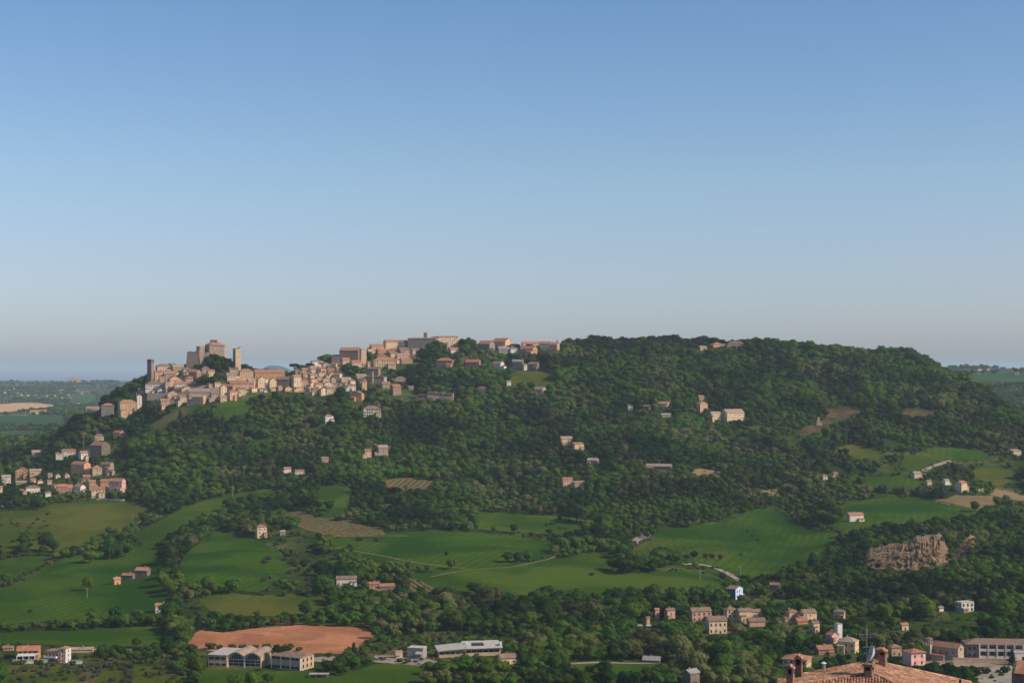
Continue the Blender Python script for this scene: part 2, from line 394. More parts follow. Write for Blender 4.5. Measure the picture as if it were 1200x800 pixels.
def sheet(name, poly, m, label, off=.3, step=None, clear=True):
    if clear: FIELD_POLYS.append(poly)
    pts = []
    n = len(poly)
    for i in range(n):
        (u1, v1), (u2, v2) = poly[i], poly[(i + 1) % n]
        k = max(1, int(math.hypot(u2 - u1, (v2 - v1) * 2) / 5))
        for q in range(k):
            t = q / k
            # slightly irregular edges, as field margins are
            ju = math.sin(i * 3.1 + q * 1.7) * .5; jv = math.sin(i * 5.3 + q * 2.3) * .25
            x, y, z = at(u1 + (u2 - u1) * t + ju, v1 + (v2 - v1) * t + jv)
            pts.append((x, y))
    P = np.array(pts)
    x0, y0 = P.min(0); x1, y1 = P.max(0)
    st = step or max(7.0, math.sqrt(max((x1 - x0) * (y1 - y0), 1) / 2200))
    gx, gy = np.meshgrid(np.arange(x0, x1, st), np.arange(y0, y1, st))
    gx = gx.ravel() + rng.uniform(-.1, .1, gx.size) * st; gy = gy.ravel() + rng.uniform(-.1, .1, gy.size) * st
    k = inpoly(gx, gy, pts)
    verts = [Vector(p) for p in pts] + [Vector((a, b)) for a, b in zip(gx[k], gy[k])]
    loop = list(range(len(pts)))
    vo, eo, fo, *_ = delaunay_2d_cdt(verts, [], [loop], 1, 1e-4)
    V = np.array([(p.x, p.y) for p in vo]); Z = ground(V[:, 0], V[:, 1]) + off
    me = bpy.data.meshes.new(name); me.from_pydata([(a, b, c) for (a, b), c in zip(V, Z)], [], [tuple(f) for f in fo]); me.update()
    me.polygons.foreach_set('use_smooth', [True] * len(me.polygons))
    me.materials.append(m)
    # normals up
    if len(me.polygons) and sum(p.normal.z for p in me.polygons[:50]) < 0: me.flip_normals()
    o = bpy.data.objects.new(name, me); COL.objects.link(o); tag(o, label, kind='structure'); return o
def ribbon(name, pix, width, m, label, off=.5, world=False, clear=True, band=2.2):
    P = [at(u, v)[:2] for u, v in pix] if not world else pix
    # smooth resample
    Q = []
    for i in range(len(P) - 1):
        p0 = P[max(i - 1, 0)]; p1 = P[i]; p2 = P[i + 1]; p3 = P[min(i + 2, len(P) - 1)]
        k = max(2, int(math.dist(p1, p2) / 6))
        for q in range(k):
            t = q / k
            Q.append([0.5 * ((2 * p1[c]) + (-p0[c] + p2[c]) * t + (2 * p0[c] - 5 * p1[c] + 4 * p2[c] - p3[c]) * t * t + (-p0[c] + 3 * p1[c] - 3 * p2[c] + p3[c]) * t ** 3) for c in (0, 1)])
    Q.append(list(P[-1])); Q = np.array(Q)
    T = np.gradient(Q, axis=0); T /= np.linalg.norm(T, axis=1)[:, None] + 1e-9
    Nn = np.stack([-T[:, 1], T[:, 0]], 1)
    vs = []; fs = []
    for i, (p, n) in enumerate(zip(Q, Nn)):
        w = width / 2 * (1 + .15 * math.sin(i * .9))
        for s in (-1, -.33, .33, 1):
            q = p + n * w * s
            vs.append((q[0], q[1], float(ground(*q)) + off))
    for i in range(len(Q) - 1):
        for k in range(3):
            a = i * 4 + k; fs.append((a, a + 1, a + 5, a + 4))
    me = bpy.data.meshes.new(name); me.from_pydata(vs, [], fs); me.update(); me.materials.append(m)
    if sum(p.normal.z for p in me.polygons) < 0: me.flip_normals()
    o = bpy.data.objects.new(name, me); COL.objects.link(o); tag(o, label, kind='structure')
    if clear:
        # pixel band kept clear of trees
        pts = [project(q[0], q[1], float(ground(*q))) for q in Q]
        for a, b in zip(pts[:-1], pts[1:]):
            FIELD_POLYS.append([(a[0] - 1, a[1] - 1.2), (b[0] + 1, b[1] - 1.2), (b[0] + 1, b[1] + band), (a[0] - 1, a[1] + band)])
    return o

sheet('field', [(36, 610), (48, 596), (62, 590), (110, 586), (150, 588), (178, 596), (170, 605), (150, 617), (122, 630), (95, 641), (60, 646), (30, 646), (34, 630)], OLIVEG, 'olive green sloping field below the hamlet')
sheet('field', [(-40, 604), (0, 600), (40, 594), (44, 600), (34, 615), (26, 632), (20, 646), (-40, 650)], OLIVEG, 'striped pasture at the left edge below the beige lane')
sheet('field', [(158, 627), (180, 614), (205, 600), (240, 586), (280, 579), (324, 574), (302, 584), (270, 594), (240, 605), (218, 617), (200, 629), (186, 636), (168, 640)], GREEN2, 'long green strip rising behind the row of big trees')
sheet('field', [(-40, 660), (0, 656), (40, 650), (66, 650), (62, 660), (40, 672), (12, 684), (-40, 694)], GREEN2, 'small green field between two hedges at the left edge')
sheet('field', [(-40, 706), (0, 692), (40, 675), (75, 655), (110, 648), (150, 642), (178, 636), (190, 650), (200, 672), (203, 700), (198, 722), (130, 724), (60, 728), (0, 732), (-40, 734)], GREEN, 'large dark green wheat slope above the red roofed villa')
sheet('field', [(-40, 744), (0, 741), (80, 739), (190, 733), (200, 748), (185, 758), (110, 757), (0, 754), (-40, 754)], GREEN2, 'green strip directly behind the red roofed villa')
sheet('field', [(206, 662), (222, 646), (240, 632), (258, 622), (285, 626), (308, 636), (330, 648), (340, 664), (330, 682), (300, 694), (262, 690), (215, 682)], GREEN, 'green wheat field right of the row of big trees')
sheet('field', [(232, 702), (262, 694), (300, 698), (345, 696), (388, 700), (386, 712), (350, 722), (300, 722), (250, 720)], OLIVEG, 'pale olive rough field above the ploughed field')
sheet('ploughed_field', [(218, 758), (224, 744), (236, 738), (262, 741), (300, 736), (352, 732), (400, 734), (441, 737), (438, 745), (425, 754), (405, 766), (350, 765), (300, 766), (250, 763)], PLOUGH, 'orange brown ploughed field behind the warehouses')
sheet('vineyard_field', [(328, 602), (350, 599), (372, 606), (400, 611), (446, 618), (452, 626), (420, 629), (385, 629), (352, 618)], VINE, 'tan vineyard slope with rows of vines')
sheet('field', [(380, 632), (415, 628), (460, 624), (505, 621), (560, 624), (612, 629), (655, 636), (640, 652), (600, 661), (560, 668), (520, 670), (480, 668), (440, 657), (400, 645)], GREEN, 'broad dark green field in the middle of the valley')
sheet('field', [(470, 672), (500, 672), (540, 668), (600, 664), (650, 655), (700, 648), (715, 646), (718, 655), (745, 672), (800, 668), (836, 674), (852, 684), (838, 692), (760, 694), (700, 698), (620, 698), (520, 692), (495, 684)], GREEN2, 'long green field above the valley wood')
sheet('field', [(757, 640), (778, 616), (800, 619), (850, 612), (880, 598), (912, 594), (926, 612), (950, 620), (985, 626), (978, 648), (940, 660), (905, 672), (880, 678), (858, 668), (810, 660), (760, 658), (740, 650)], GREEN, 'green field below the wood right of the gravel bend')
sheet('field', [(990, 590), (1040, 582), (1090, 584), (1140, 596), (1145, 604), (1090, 610), (1050, 616), (1012, 622), (985, 626), (970, 612), (985, 600)], GREEN, 'dark green field around the red roofed shed')
sheet('field', [(1088, 588), (1110, 584), (1120, 580), (1160, 581), (1180, 584), (1175, 592), (1150, 598), (1120, 593)], TAN, 'tan stubble field below the white farmhouse')
sheet('field', [(1160, 580), (1168, 573), (1200, 580), (1240, 592), (1240, 600), (1200, 588)], TAN, 'tan stubble strip at the right edge')
sheet('field', [(982, 524), (1000, 521), (1034, 530), (1030, 540), (1004, 538), (986, 532)], OLIVEG, 'small olive meadow in the wood on the right slope')
sheet('field', [(1060, 534), (1090, 532), (1098, 540), (1080, 550), (1064, 552), (1056, 545)], OLIVEG, 'small rough meadow beside the country lane')
sheet('field', [(1085, 525), (1120, 524), (1160, 530), (1150, 540), (1110, 540), (1090, 534)], GREEN, 'dark green meadow under the wood on the right slope')
sheet('field', [(1148, 546), (1185, 550), (1190, 562), (1170, 570), (1145, 562), (1140, 552)], OLIVEG, 'rough olive meadow above the white farmhouse')
sheet('field', [(1012, 560), (1060, 558), (1080, 566), (1060, 576), (1020, 578)], GREEN, 'small dark green field behind the olive trees')
sheet('field', [(596, 446), (606, 434), (640, 432), (652, 440), (648, 452), (628, 456), (604, 456)], OLIVEG, 'olive green meadow below the ridge houses')
sheet('field', [(252, 474), (272, 468), (292, 470), (290, 488), (270, 492), (250, 488)], GREEN2, 'bright green slope below the old town')
sheet('field', [(374, 572), (400, 568), (414, 574), (406, 596), (386, 606), (370, 598)], GREEN2, 'small green meadow among the trees in the middle')
sheet('field', [(300, 574), (330, 572), (326, 580), (300, 582)], GREEN2, 'narrow green strip beside the oaks')
sheet('vineyard_field', [(452, 562), (480, 560), (514, 564), (512, 572), (470, 574), (450, 570)], VINE, 'small terraced vineyard in the hillside wood')
sheet('vineyard_field', [(472, 680), (490, 678), (508, 688), (504, 695), (484, 694)], VINE, 'little vineyard plot beside the farm buildings')
sheet('field', [(560, 602), (590, 600), (670, 606), (700, 610), (690, 622), (640, 626), (560, 620)], GREEN2, 'grassy clearing under the large wood')
sheet('field', [(735, 644), (760, 634), (850, 640), (856, 656), (800, 656), (748, 652)], OLIVEG, 'yellowish scrub pasture between gravel bend and field')
sheet('field', [(668, 776), (700, 774), (760, 777), (850, 777), (856, 784), (820, 790), (740, 792), (680, 786)], GREEN2, 'green strip beside the dark shed at the bottom')
sheet('field', [(440, 778), (470, 777), (490, 780), (500, 792), (495, 806), (400, 806), (330, 800), (332, 790), (400, 792)], GREEN2, 'grass bank below the paved yard')
sheet('field', [(-20, 780), (60, 778), (110, 782), (200, 780), (225, 784), (222, 806), (-20, 806)], OLIVEG, 'rough ground of the olive grove at the bottom left')
sheet('bare_bank', [(92, 790), (100, 783), (112, 784), (118, 792), (110, 803), (90, 803)], SCRUB, 'brown earth patch in the olive grove at the bottom left', off=.5)
sheet('field', [(236, 784), (300, 786), (380, 786), (380, 800), (236, 802)], GREEN2, 'lawn in front of the warehouses')
sheet('field', [(1112, 718), (1150, 716), (1176, 722), (1150, 728), (1116, 726)], GREEN2, 'lawn below the white villa in the wood')
sheet('field', [(700, 540), (712, 542), (716, 550), (700, 552)], GREEN2, 'tiny green clearing')
sheet('field', [(772, 548), (786, 546), (795, 552), (788, 560), (776, 558)], GREEN2, 'small green clearing below the long brown roof')
sheet('field', [(806, 551), (820, 549), (844, 552), (844, 559), (818, 557)], TAN, 'tan terraced bank in the wood')
sheet('field', [(892, 575), (914, 573), (914, 581), (896, 583)], TAN, 'small straw coloured clearing above the green field')
sheet('bare_bank', [(932, 507), (944, 500), (964, 494), (974, 480), (994, 476), (1010, 483), (1002, 489), (978, 493), (968, 505), (946, 512)], SCRUB, 'brown scrubby bank on the wooded slope')
sheet('bare_bank', [(1052, 484), (1064, 480), (1110, 482), (1112, 487), (1080, 489), (1054, 488)], SCRUB, 'brown earth scar under the dark trees')
sheet('far_field', [(-60, 500), (-60, 488), (20, 487), (74, 486), (78, 500), (40, 502)], FARG, 'hazy green field on the plain beyond', off=1.5, step=40, clear=False)
sheet('far_field', [(-60, 512), (-60, 506), (40, 507), (55, 509), (40, 514)], FARG, 'pale green field at the foot of the plain', off=1.5, step=30, clear=True)
sheet('far_field', [(-60, 484), (-60, 474), (0, 474), (20, 472.5), (42, 472.5), (64, 475), (60, 479), (30, 481), (0, 484)], FART, 'hazy tan stubble field on the far plain', off=2, step=60, clear=False)
sheet('far_field', [(80, 464), (105, 462), (118, 468), (100, 474), (82, 472)], FARG, 'hazy green field left of the wooded hill', off=2, step=60, clear=False)
sheet('far_field', [(1132, 441), (1170, 436), (1240, 432), (1240, 446), (1190, 448), (1150, 447)], FARG, 'hazy green field on the far right hill', off=1.5, step=40, clear=False)

sheet('stony_ground', [(176, 446), (190, 438), (225, 440), (262, 450), (300, 448), (345, 440), (366, 428), (398, 418), (402, 440), (396, 458), (350, 460), (300, 456), (285, 462), (270, 468), (224, 472), (190, 474), (176, 462)], TOWNG, 'stony lanes and banks between the houses of the old town', clear=False)
ribbon('road', [(-30, 600), (0, 594), (22, 590), (38, 586), (44, 580)], 6, ROADM, 'beige lane below the hamlet')
ribbon('dirt_track', [(158, 616), (172, 606), (186, 599), (200, 592)], 4.5, TRACKM, 'dirt track between the two sloping fields', band=4)
ribbon('dirt_track', [(372, 628), (400, 628), (440, 628), (478, 628)], 2.8, TRACKM, 'pale track below the vineyard')
ribbon('dirt_track', [(392, 642), (440, 650), (480, 658), (525, 664), (550, 667)], 2.6, TRACKM, 'pale farm track crossing the broad green field')
ribbon('dirt_track', [(505, 676), (530, 671), (560, 667), (600, 664), (640, 656), (650, 652)], 2.4, TRACKM, 'pale farm track along the field edge')
ribbon('road', [(731, 645), (738, 640), (743, 634), (752, 630), (757, 626), (748, 622)], 11, ROADM, 'gravel bend climbing beside the wood', band=6)
ribbon('road', [(800, 661), (824, 662), (842, 667), (856, 674), (868, 681)], 7, ROADM, 'pale country road curving towards the blue house', band=5)
ribbon('road', [(1082, 552), (1092, 547), (1104, 543), (1114, 540)], 6, ROADM, 'country lane on the right slope', band=5)
ribbon('road', [(668, 778), (700, 776.5), (740, 777.5), (770, 777)], 5, ROADM, 'narrow pale road in front of the valley wood')
ribbon('road', [(76, 760), (110, 761), (150, 762), (230, 763)], 6, ROADM, 'valley road passing the red roofed villa', clear=False)
sheet('paved_yard', [(432, 773), (440, 768), (470, 768), (500, 772), (520, 776), (516, 783), (480, 779), (440, 776)], ROADM, 'pale paved yard beside the low white building')
sheet('paved_yard', [(1084, 770), (1110, 766), (1135, 768), (1200, 762), (1240, 764), (1240, 776), (1140, 782), (1100, 780)], ROADM, 'pale road and forecourt in front of the church')
sheet('paved_yard', [(366, 770), (392, 769), (400, 772), (380, 776), (366, 775)], ROADM, 'pale yard beside the right warehouse')
# ================================================================== foliage
def leaf_mat(name, c_dark, c_light, hue=.03, trans=.25):
    m = bpy.data.materials.new(name); m.use_nodes = True
    nt = m.node_tree; N = nt.nodes; L = nt.links
    b = N['Principled BSDF']; b.inputs['Roughness'].default_value = .8; b.inputs['Specular IOR Level'].default_value = .04
    oi = N.new('ShaderNodeObjectInfo'); g = N.new('ShaderNodeNewGeometry')
    # each tree its own tone, with whole stands leaning lighter or darker by species
    n = N.new('ShaderNodeTexNoise'); n.inputs['Scale'].default_value = .011; n.inputs['Detail'].default_value = 3; L.new(oi.outputs['Location'], n.inputs['Vector'])
    add = N.new('ShaderNodeMath'); add.operation = 'MULTIPLY_ADD'; L.new(n.outputs['Fac'], add.inputs[0]); add.inputs[1].default_value = 4.0; add.inputs[2].default_value = -1.55
    a2 = N.new('ShaderNodeMath'); a2.operation = 'MULTIPLY_ADD'; L.new(oi.outputs['Random'], a2.inputs[0]); a2.inputs[1].default_value = .55; L.new(add.outputs[0], a2.inputs[2])
    a3 = N.new('ShaderNodeMath'); a3.operation = 'MULTIPLY'; L.new(a2.outputs[0], a3.inputs[0]); a3.inputs[1].default_value = .75
    r = N.new('ShaderNodeValToRGB'); e = r.color_ramp.elements
    e[0].position = .12; e[0].color = (*c_dark, 1); e[1].position = .85; e[1].color = (*c_light, 1)
    mid = e.new(.5); mid.color = (*[(a * .55 + c * .45) for a, c in zip(c_dark, c_light)], 1)
    L.new(a3.outputs[0], r.inputs['Fac'])
    n2 = N.new('ShaderNodeTexNoise'); n2.inputs['Scale'].default_value = .45; n2.inputs['Detail'].default_value = 2; L.new(g.outputs['Position'], n2.inputs['Vector'])
    mr = N.new('ShaderNodeMapRange'); mr.inputs['To Min'].default_value = .68; mr.inputs['To Max'].default_value = 1.4; L.new(n2.outputs['Fac'], mr.inputs['Value'])
    # some trees are browner or blossoming: hue by a second random
    wn = N.new('ShaderNodeTexWhiteNoise'); wn.noise_dimensions = '1D'; L.new(oi.outputs['Random'], wn.inputs['W'])
    hm = N.new('ShaderNodeMapRange'); hm.inputs['From Min'].default_value = 0; hm.inputs['From Max'].default_value = 1
    hm.inputs['To Min'].default_value = .5 - hue; hm.inputs['To Max'].default_value = .5 + hue * .35; L.new(wn.outputs['Value'], hm.inputs['Value'])
    hs = N.new('ShaderNodeHueSaturation'); L.new(hm.outputs['Result'], hs.inputs['Hue']); L.new(mr.outputs['Result'], hs.inputs['Value']); L.new(r.outputs['Color'], hs.inputs['Color'])
    L.new(hs.outputs['Color'], b.inputs['Base Color'])
    tr = N.new('ShaderNodeBsdfTranslucent'); L.new(hs.outputs['Color'], tr.inputs['Color'])
    mx = N.new('ShaderNodeMixShader'); mx.inputs['Fac'].default_value = trans
    L.new(b.outputs['BSDF'], mx.inputs[1]); L.new(tr.outputs['BSDF'], mx.inputs[2]); L.new(mx.outputs['Shader'], N['Material Output'].inputs['Surface'])
    return m
M_LEAF = leaf_mat('broadleaf_foliage', (.010, .038, .008), (.070, .150, .018), .045)
M_CONIF = leaf_mat('conifer_foliage', (.012, .024, .013), (.030, .050, .020), .02, .1)
M_OLIVE = leaf_mat('olive_foliage', (.05, .062, .036), (.10, .115, .065), .02)
M_SHRUB = leaf_mat('shrub_foliage', (.035, .055, .018), (.10, .115, .04), .04)
M_BARK = mat('tree_bark', (.09, .07, .05), .95, .3, 2)

def blob_points(n, r, flat=1.0, seed=0):
    g = np.random.default_rng(seed)
    d = g.normal(size=(n, 3)); d /= np.linalg.norm(d, axis=1)[:, None]
    return d * r * np.array([1, 1, flat])
def leaf_quads(cent, norm, size, g):
    n = len(cent)
    t = g.normal(size=(n, 3)); t -= (t * norm).sum(1)[:, None] * norm; t /= np.linalg.norm(t, axis=1)[:, None] + 1e-9
    b = np.cross(norm, t); s = size[:, None]
    q = np.stack([cent - t * s - b * s * .6, cent + t * s - b * s * .5, cent + t * s * .8 + b * s * .7, cent - t * s * .9 + b * s * .6], 1)
    return q.reshape(-1, 3)
def crown_mesh(name, kind, seed, m):
    """a crown of unit radius 1 and given shape: many leaf clumps on uneven boughs with gaps between them"""
    g = np.random.default_rng(seed)
    C, Nn, S = [], [], []
    if kind == 'broad':
        nb = 26
        for k in range(nb):
            d = g.normal(size=3); d /= np.linalg.norm(d); d[2] = abs(d[2]) * 1.0 if g.random() < .82 else d[2]
            rr = g.uniform(.45, .82)
            c = np.array([d[0] * rr, d[1] * rr, d[2] * rr * .82 + 1.0])
            br = g.uniform(.22, .40)
            n = int(46 * (br / .3) ** 2)
            p = g.normal(size=(n, 3)); p /= np.linalg.norm(p, axis=1)[:, None]
            p[:, 2] = np.where(p[:, 2] < -.3, -p[:, 2], p[:, 2])
            C.append(c + p * br * g.uniform(.75, 1.1, (n, 1)) * [1, 1, .85]); Nn.append(p + np.array([d[0], d[1], d[2]]) * .9 + g.normal(size=(n, 3)) * .22); S.append(g.uniform(.05, .09, n))
    elif kind == 'cypress':
        n = 620
        h = g.random(n) ** .8 * 5.6; a = g.random(n) * 6.283
        r = .52 * np.sqrt(np.clip(np.sin(np.pi * np.clip((h + .5) / 6.4, 0, 1)), 0, 1)) * g.uniform(.75, 1.12, n)
        p = np.stack([np.cos(a) * r, np.sin(a) * r, h + .25], 1); C.append(p)
        Nn.append(np.stack([np.cos(a), np.sin(a), .5 + 0 * a], 1) + g.normal(size=(n, 3)) * .35); S.append(g.uniform(.06, .12, n))
    elif kind == 'pine':        # dark conifers: tiers of boughs, ragged outline
        for k in range(15):
            hz_ = .45 + k * .17; R_ = max(.12, .85 * (1 - (k / 15.5)) ** .8) * g.uniform(.8, 1.1)
            n = int(26 + 95 * R_); a = g.random(n) * 6.283; r = np.sqrt(g.random(n)) * R_ * (1 + .25 * np.sin(a * 3 + k * 1.9))
            C.append(np.stack([np.cos(a) * r, np.sin(a) * r, hz_ - r * .28 + g.normal(size=n) * .05], 1))
            Nn.append(np.stack([np.cos(a) * .7, np.sin(a) * .7, 1 + 0 * a], 1) + g.normal(size=(n, 3)) * .35); S.append(g.uniform(.05, .10, n))
    elif kind == 'umbrella':    # stone pine
        for k in range(16):
            a = g.random() * 6.283; rr = math.sqrt(g.random()) * .72
            c = np.array([math.cos(a) * rr, math.sin(a) * rr, 1.55 + .22 * (1 - rr)]); n = 62
            p = g.normal(size=(n, 3)); p /= np.linalg.norm(p, axis=1)[:, None]
            C.append(c + p * np.array([.3, .3, .19])); Nn.append(p + g.normal(size=(n, 3)) * .3); S.append(g.uniform(.05, .09, n))
    elif kind == 'shrub':
        for k in range(11):
            a = g.random() * 6.283; rr = math.sqrt(g.random()) * .65
            c = np.array([math.cos(a) * rr, math.sin(a) * rr, .35 + .35 * g.random() * (1 - rr)]); n = 42
            p = g.normal(size=(n, 3)); p /= np.linalg.norm(p, axis=1)[:, None]; p[:, 2] = np.abs(p[:, 2]) - .15
            C.append(c + p * g.uniform(.25, .4)); Nn.append(p + g.normal(size=(n, 3)) * .4); S.append(g.uniform(.07, .12, n))
    C = np.concatenate(C); Nn = np.concatenate(Nn); S = np.concatenate(S)
    Nn /= np.linalg.norm(Nn, axis=1)[:, None]
    V = leaf_quads(C, Nn, S, g)
    nf = len(C)
    me = bpy.data.meshes.new(name)
    core = []
    # inner boughs: a small dark-leaved lumpy mass so that one does not see clean through
    import bmesh
    bm = bmesh.new(); bmesh.ops.create_icosphere(bm, subdivisions=3 if kind == 'broad' else 2, radius=1)
    for v in bm.verts:
        d = v.co.normalized()
        k = .80 + .22 * math.sin(d.x * 7 + seed) * math.sin(d.y * 6 + seed * 2) + .12 * math.sin(d.z * 11 + seed + d.x * 9)
        if kind == 'broad': v.co = Vector((d.x * .70 * k, d.y * .70 * k, 1.0 + d.z * .62 * k))
        elif kind == 'cypress': v.co = Vector((d.x * .36, d.y * .36, 2.9 + d.z * 2.6))
        elif kind == 'pine': t = (d.z + 1) / 2; v.co = Vector((d.x * .5 * (1.15 - t) * k, d.y * .5 * (1.15 - t) * k, .35 + t * 2.4))
        elif kind == 'umbrella': v.co = Vector((d.x * .68 * k, d.y * .68 * k, 1.58 + d.z * .15))
        else: v.co = Vector((d.x * .66 * k, d.y * .66 * k, max(-.1, .32 + d.z * .4 * k)))
    bm.verts.index_update()
    cv = np.array([v.co[:] for v in bm.verts]); cf = [[v.index + len(V) for v in f.verts] for f in bm.faces]; bm.free()
    V = np.vstack([V, cv])
    me.from_pydata(V.tolist(), [], [(4 * i, 4 * i + 1, 4 * i + 2, 4 * i + 3) for i in range(nf)] + cf); me.update()
    me.materials.append(m)
    return me
def trunk_mesh(name, kind, seed):
    g = random.Random(seed); b = MB()
    if kind == 'broad':
        b.tube([(0, 0, -.35), (.02, .01, .25), (.0, .03, .75)], [.07, .055, .04])
        for k in range(5):
            a = k * 1.26 + g.random(); b.tube([(0, .02, .4 + .06 * k), (math.cos(a) * .25, math.sin(a) * .25, .75 + .05 * k), (math.cos(a) * .5, math.sin(a) * .5, 1.05 + .1 * k)], [.035, .022, .01], 5)
    elif kind == 'cypress': b.tube([(0, 0, -.6), (0, 0, 1)], [.08, .06])
    elif kind == 'pine': b.tube([(0, 0, -.4), (.02, 0, 1.2), (0, .01, 2.7)], [.055, .04, .012])
    elif kind == 'umbrella':
        b.tube([(0, 0, -.3), (.03, 0, .8), (0, 0, 1.45)], [.06, .05, .035])
        for k in range(6):
            a = k * 1.05; b.tube([(0, 0, 1.1), (math.cos(a) * .5, math.sin(a) * .5, 1.5)], [.03, .012], 5)
    else:
        for k in range(4):
            a = k * 1.6 + g.random(); b.tube([(0, 0, -.2), (math.cos(a) * .3, math.sin(a) * .3, .4)], [.04, .015], 5)
    return b.mesh(name, M_BARK)
PROTO = {}
for kd, n_, m_ in (('broad', 5, M_LEAF), ('cypress', 1, M_CONIF), ('pine', 2, M_CONIF), ('umbrella', 1, M_CONIF), ('shrub', 3, M_SHRUB)):
    PROTO[kd] = [(crown_mesh(kd + '_crown', kd, 31 + 7 * i + len(kd), m_), trunk_mesh(kd + '_trunk', kd, i)) for i in range(n_)]
def recol(kind, m):
    out = []
    for c, t in PROTO[kind]:
        c2 = c.copy(); c2.materials.clear(); c2.materials.append(m); out.append((c2, t))
    return out
M_PALE = leaf_mat('pale_spring_foliage', (.045, .062, .020), (.145, .165, .055), .035)
PROTO['pale'] = recol('broad', M_PALE)[:3]
PROTO['olive'] = recol('shrub', M_OLIVE)
PROTO['pine'] = PROTO['pine'][:1] + recol('broad', M_CONIF)[:2]
NAME = {'pale': 'broadleaf_tree', 'broad': 'broadleaf_tree', 'cypress': 'cypress_tree', 'pine': 'conifer_tree', 'umbrella': 'stone_pine_tree', 'shrub': 'shrub', 'olive': 'olive_tree'}
CATN = {'pale': 'tree', 'broad': 'tree', 'cypress': 'cypress', 'pine': 'conifer', 'umbrella': 'pine', 'shrub': 'bush', 'olive': 'olive tree'}
TREES = []      # every individual tree: (x, y, r, hs, kind, label, group)
def make_tree(x, y, r, hs, kind, label, group=None, seed=None, z=None):
    k = len(TREES); TREES.append((x, y, r, hs, kind))
    c, t = PROTO[kind][(seed if seed is not None else k) % len(PROTO[kind])]
    e = empty(NAME[kind], (x, y, float(ground(x, y)) if z is None else z), (k * 2.399) % 6.283)
    e.scale = (r, r, r * hs)
    tag(e, label, CATN[kind], group)
    a = inst('crown', c, e); b = inst('trunk', t, e)
    return e
# ================================================================== buildings
HRECT = []       # (u0, u1, v0, v1, y) what must stay visible of each building
def win_mesh(w, h, name='window_mesh'):
    b = MB(); t = .09
    b.box(-w / 2, w / 2, -.02, .05, 0, h)
    me = b.mesh(name, [M_GLASS, M_FRAME])
    f = MB()
    f.box(-w / 2 - t, -w / 2, -.07, .05, -t, h + t); f.box(w / 2, w / 2 + t, -.07, .05, -t, h + t); f.box(-w / 2, w / 2, -.07, .05, h, h + t); f.box(-w / 2, w / 2, -.11, .05, -t, 0)
    return me, f.mesh(name + '_surround', M_FRAME)
WINS = {k: win_mesh(*k) for k in ((1.0, 1.4), (1.1, 1.9), (1.6, 2.2), (2.4, 2.4), (.8, .8), (3.2, 1.5))}
def window(parent, x, y, z, rz, size=(1.0, 1.4), name='window', sc=1.0):
    a, f = WINS[size]
    o = inst(name, a, parent, (x, y, z), rz, (sc, 1, sc)); 
    s = bpy.data.objects.new('window_frame' if name == 'window' else 'door_frame', f); COL.objects.link(s); s.parent = o
    return o
def facade(parent, W, D, H, sides='f', floor=3.1, pitch=3.2, size=(1.0, 1.4), z0=.95, skip=0.12, door=True):
    rnd = random.Random(int(W * 100 + H * 7)); nf = max(1, int((H - .5) / floor))
    nf = min(nf, 6)
    for s in sides:
        L = W if s == 'f' else D
        nc = max(1, min(9, int((L - .8) / pitch)))
        for k in range(nf):
            z = z0 + k * (H - .5) / max(nf, 1) if nf > 1 else min(z0, H * .35)
            if z + size[1] > H - .15: continue
            for c in range(nc):
                if rnd.random() < skip: continue
                t = (c + .5) / nc * L - L / 2
                isd = door and s == 'f' and k == 0 and c == nc // 2
                sz = (1.1, 1.9) if isd else size
                zz = .1 if isd else z
                nm = 'door' if isd else 'window'
                if s == 'f': window(parent, t, -D / 2, zz, 0, sz, nm)
                elif s == 'r': window(parent, W / 2, t, zz, math.pi / 2, sz, nm)
                elif s == 'l': window(parent, -W / 2, t, zz, -math.pi / 2, sz, nm)
def wall_mb(W, D, H, roof, rise, ridge='x', x=0, y=0, z=0, dig=4.0):
    b = MB(); x0, x1, y0, y1 = x - W / 2, x + W / 2, y - D / 2, y + D / 2
    b.box(x0, x1, y0, y1, z - dig, z + H)
    if roof == 'gable':
        if ridge == 'x': b.add([(x0, y0, z + H), (x0, y1, z + H), (x0, y, z + H + rise), (x1, y0, z + H), (x1, y1, z + H), (x1, y, z + H + rise)], [(0, 2, 1), (3, 4, 5), (0, 3, 5, 2), (1, 2, 5, 4)])
        else: b.add([(x0, y0, z + H), (x1, y0, z + H), (x, y0, z + H + rise), (x0, y1, z + H), (x1, y1, z + H), (x, y1, z + H + rise)], [(0, 1, 2), (3, 5, 4), (0, 2, 5, 3), (1, 4, 5, 2)])
    return b
def slab(b, P, t=.22):
    """a roof plane of thickness t from its upper face corners"""
    P = [Vector(p) for p in P]; n = (P[1] - P[0]).cross(P[2] - P[0]).normalized()
    if n.z < 0: P = P[::-1]; n = -n
    k = len(P); Q = [p + n * .03 for p in P]; B = [p - n * (t - .03) for p in P]
    b.add(Q + B, [tuple(range(k)), tuple(range(k, 2 * k))[::-1]] + [(i, k + i, k + (i + 1) % k, (i + 1) % k) for i in range(k)])
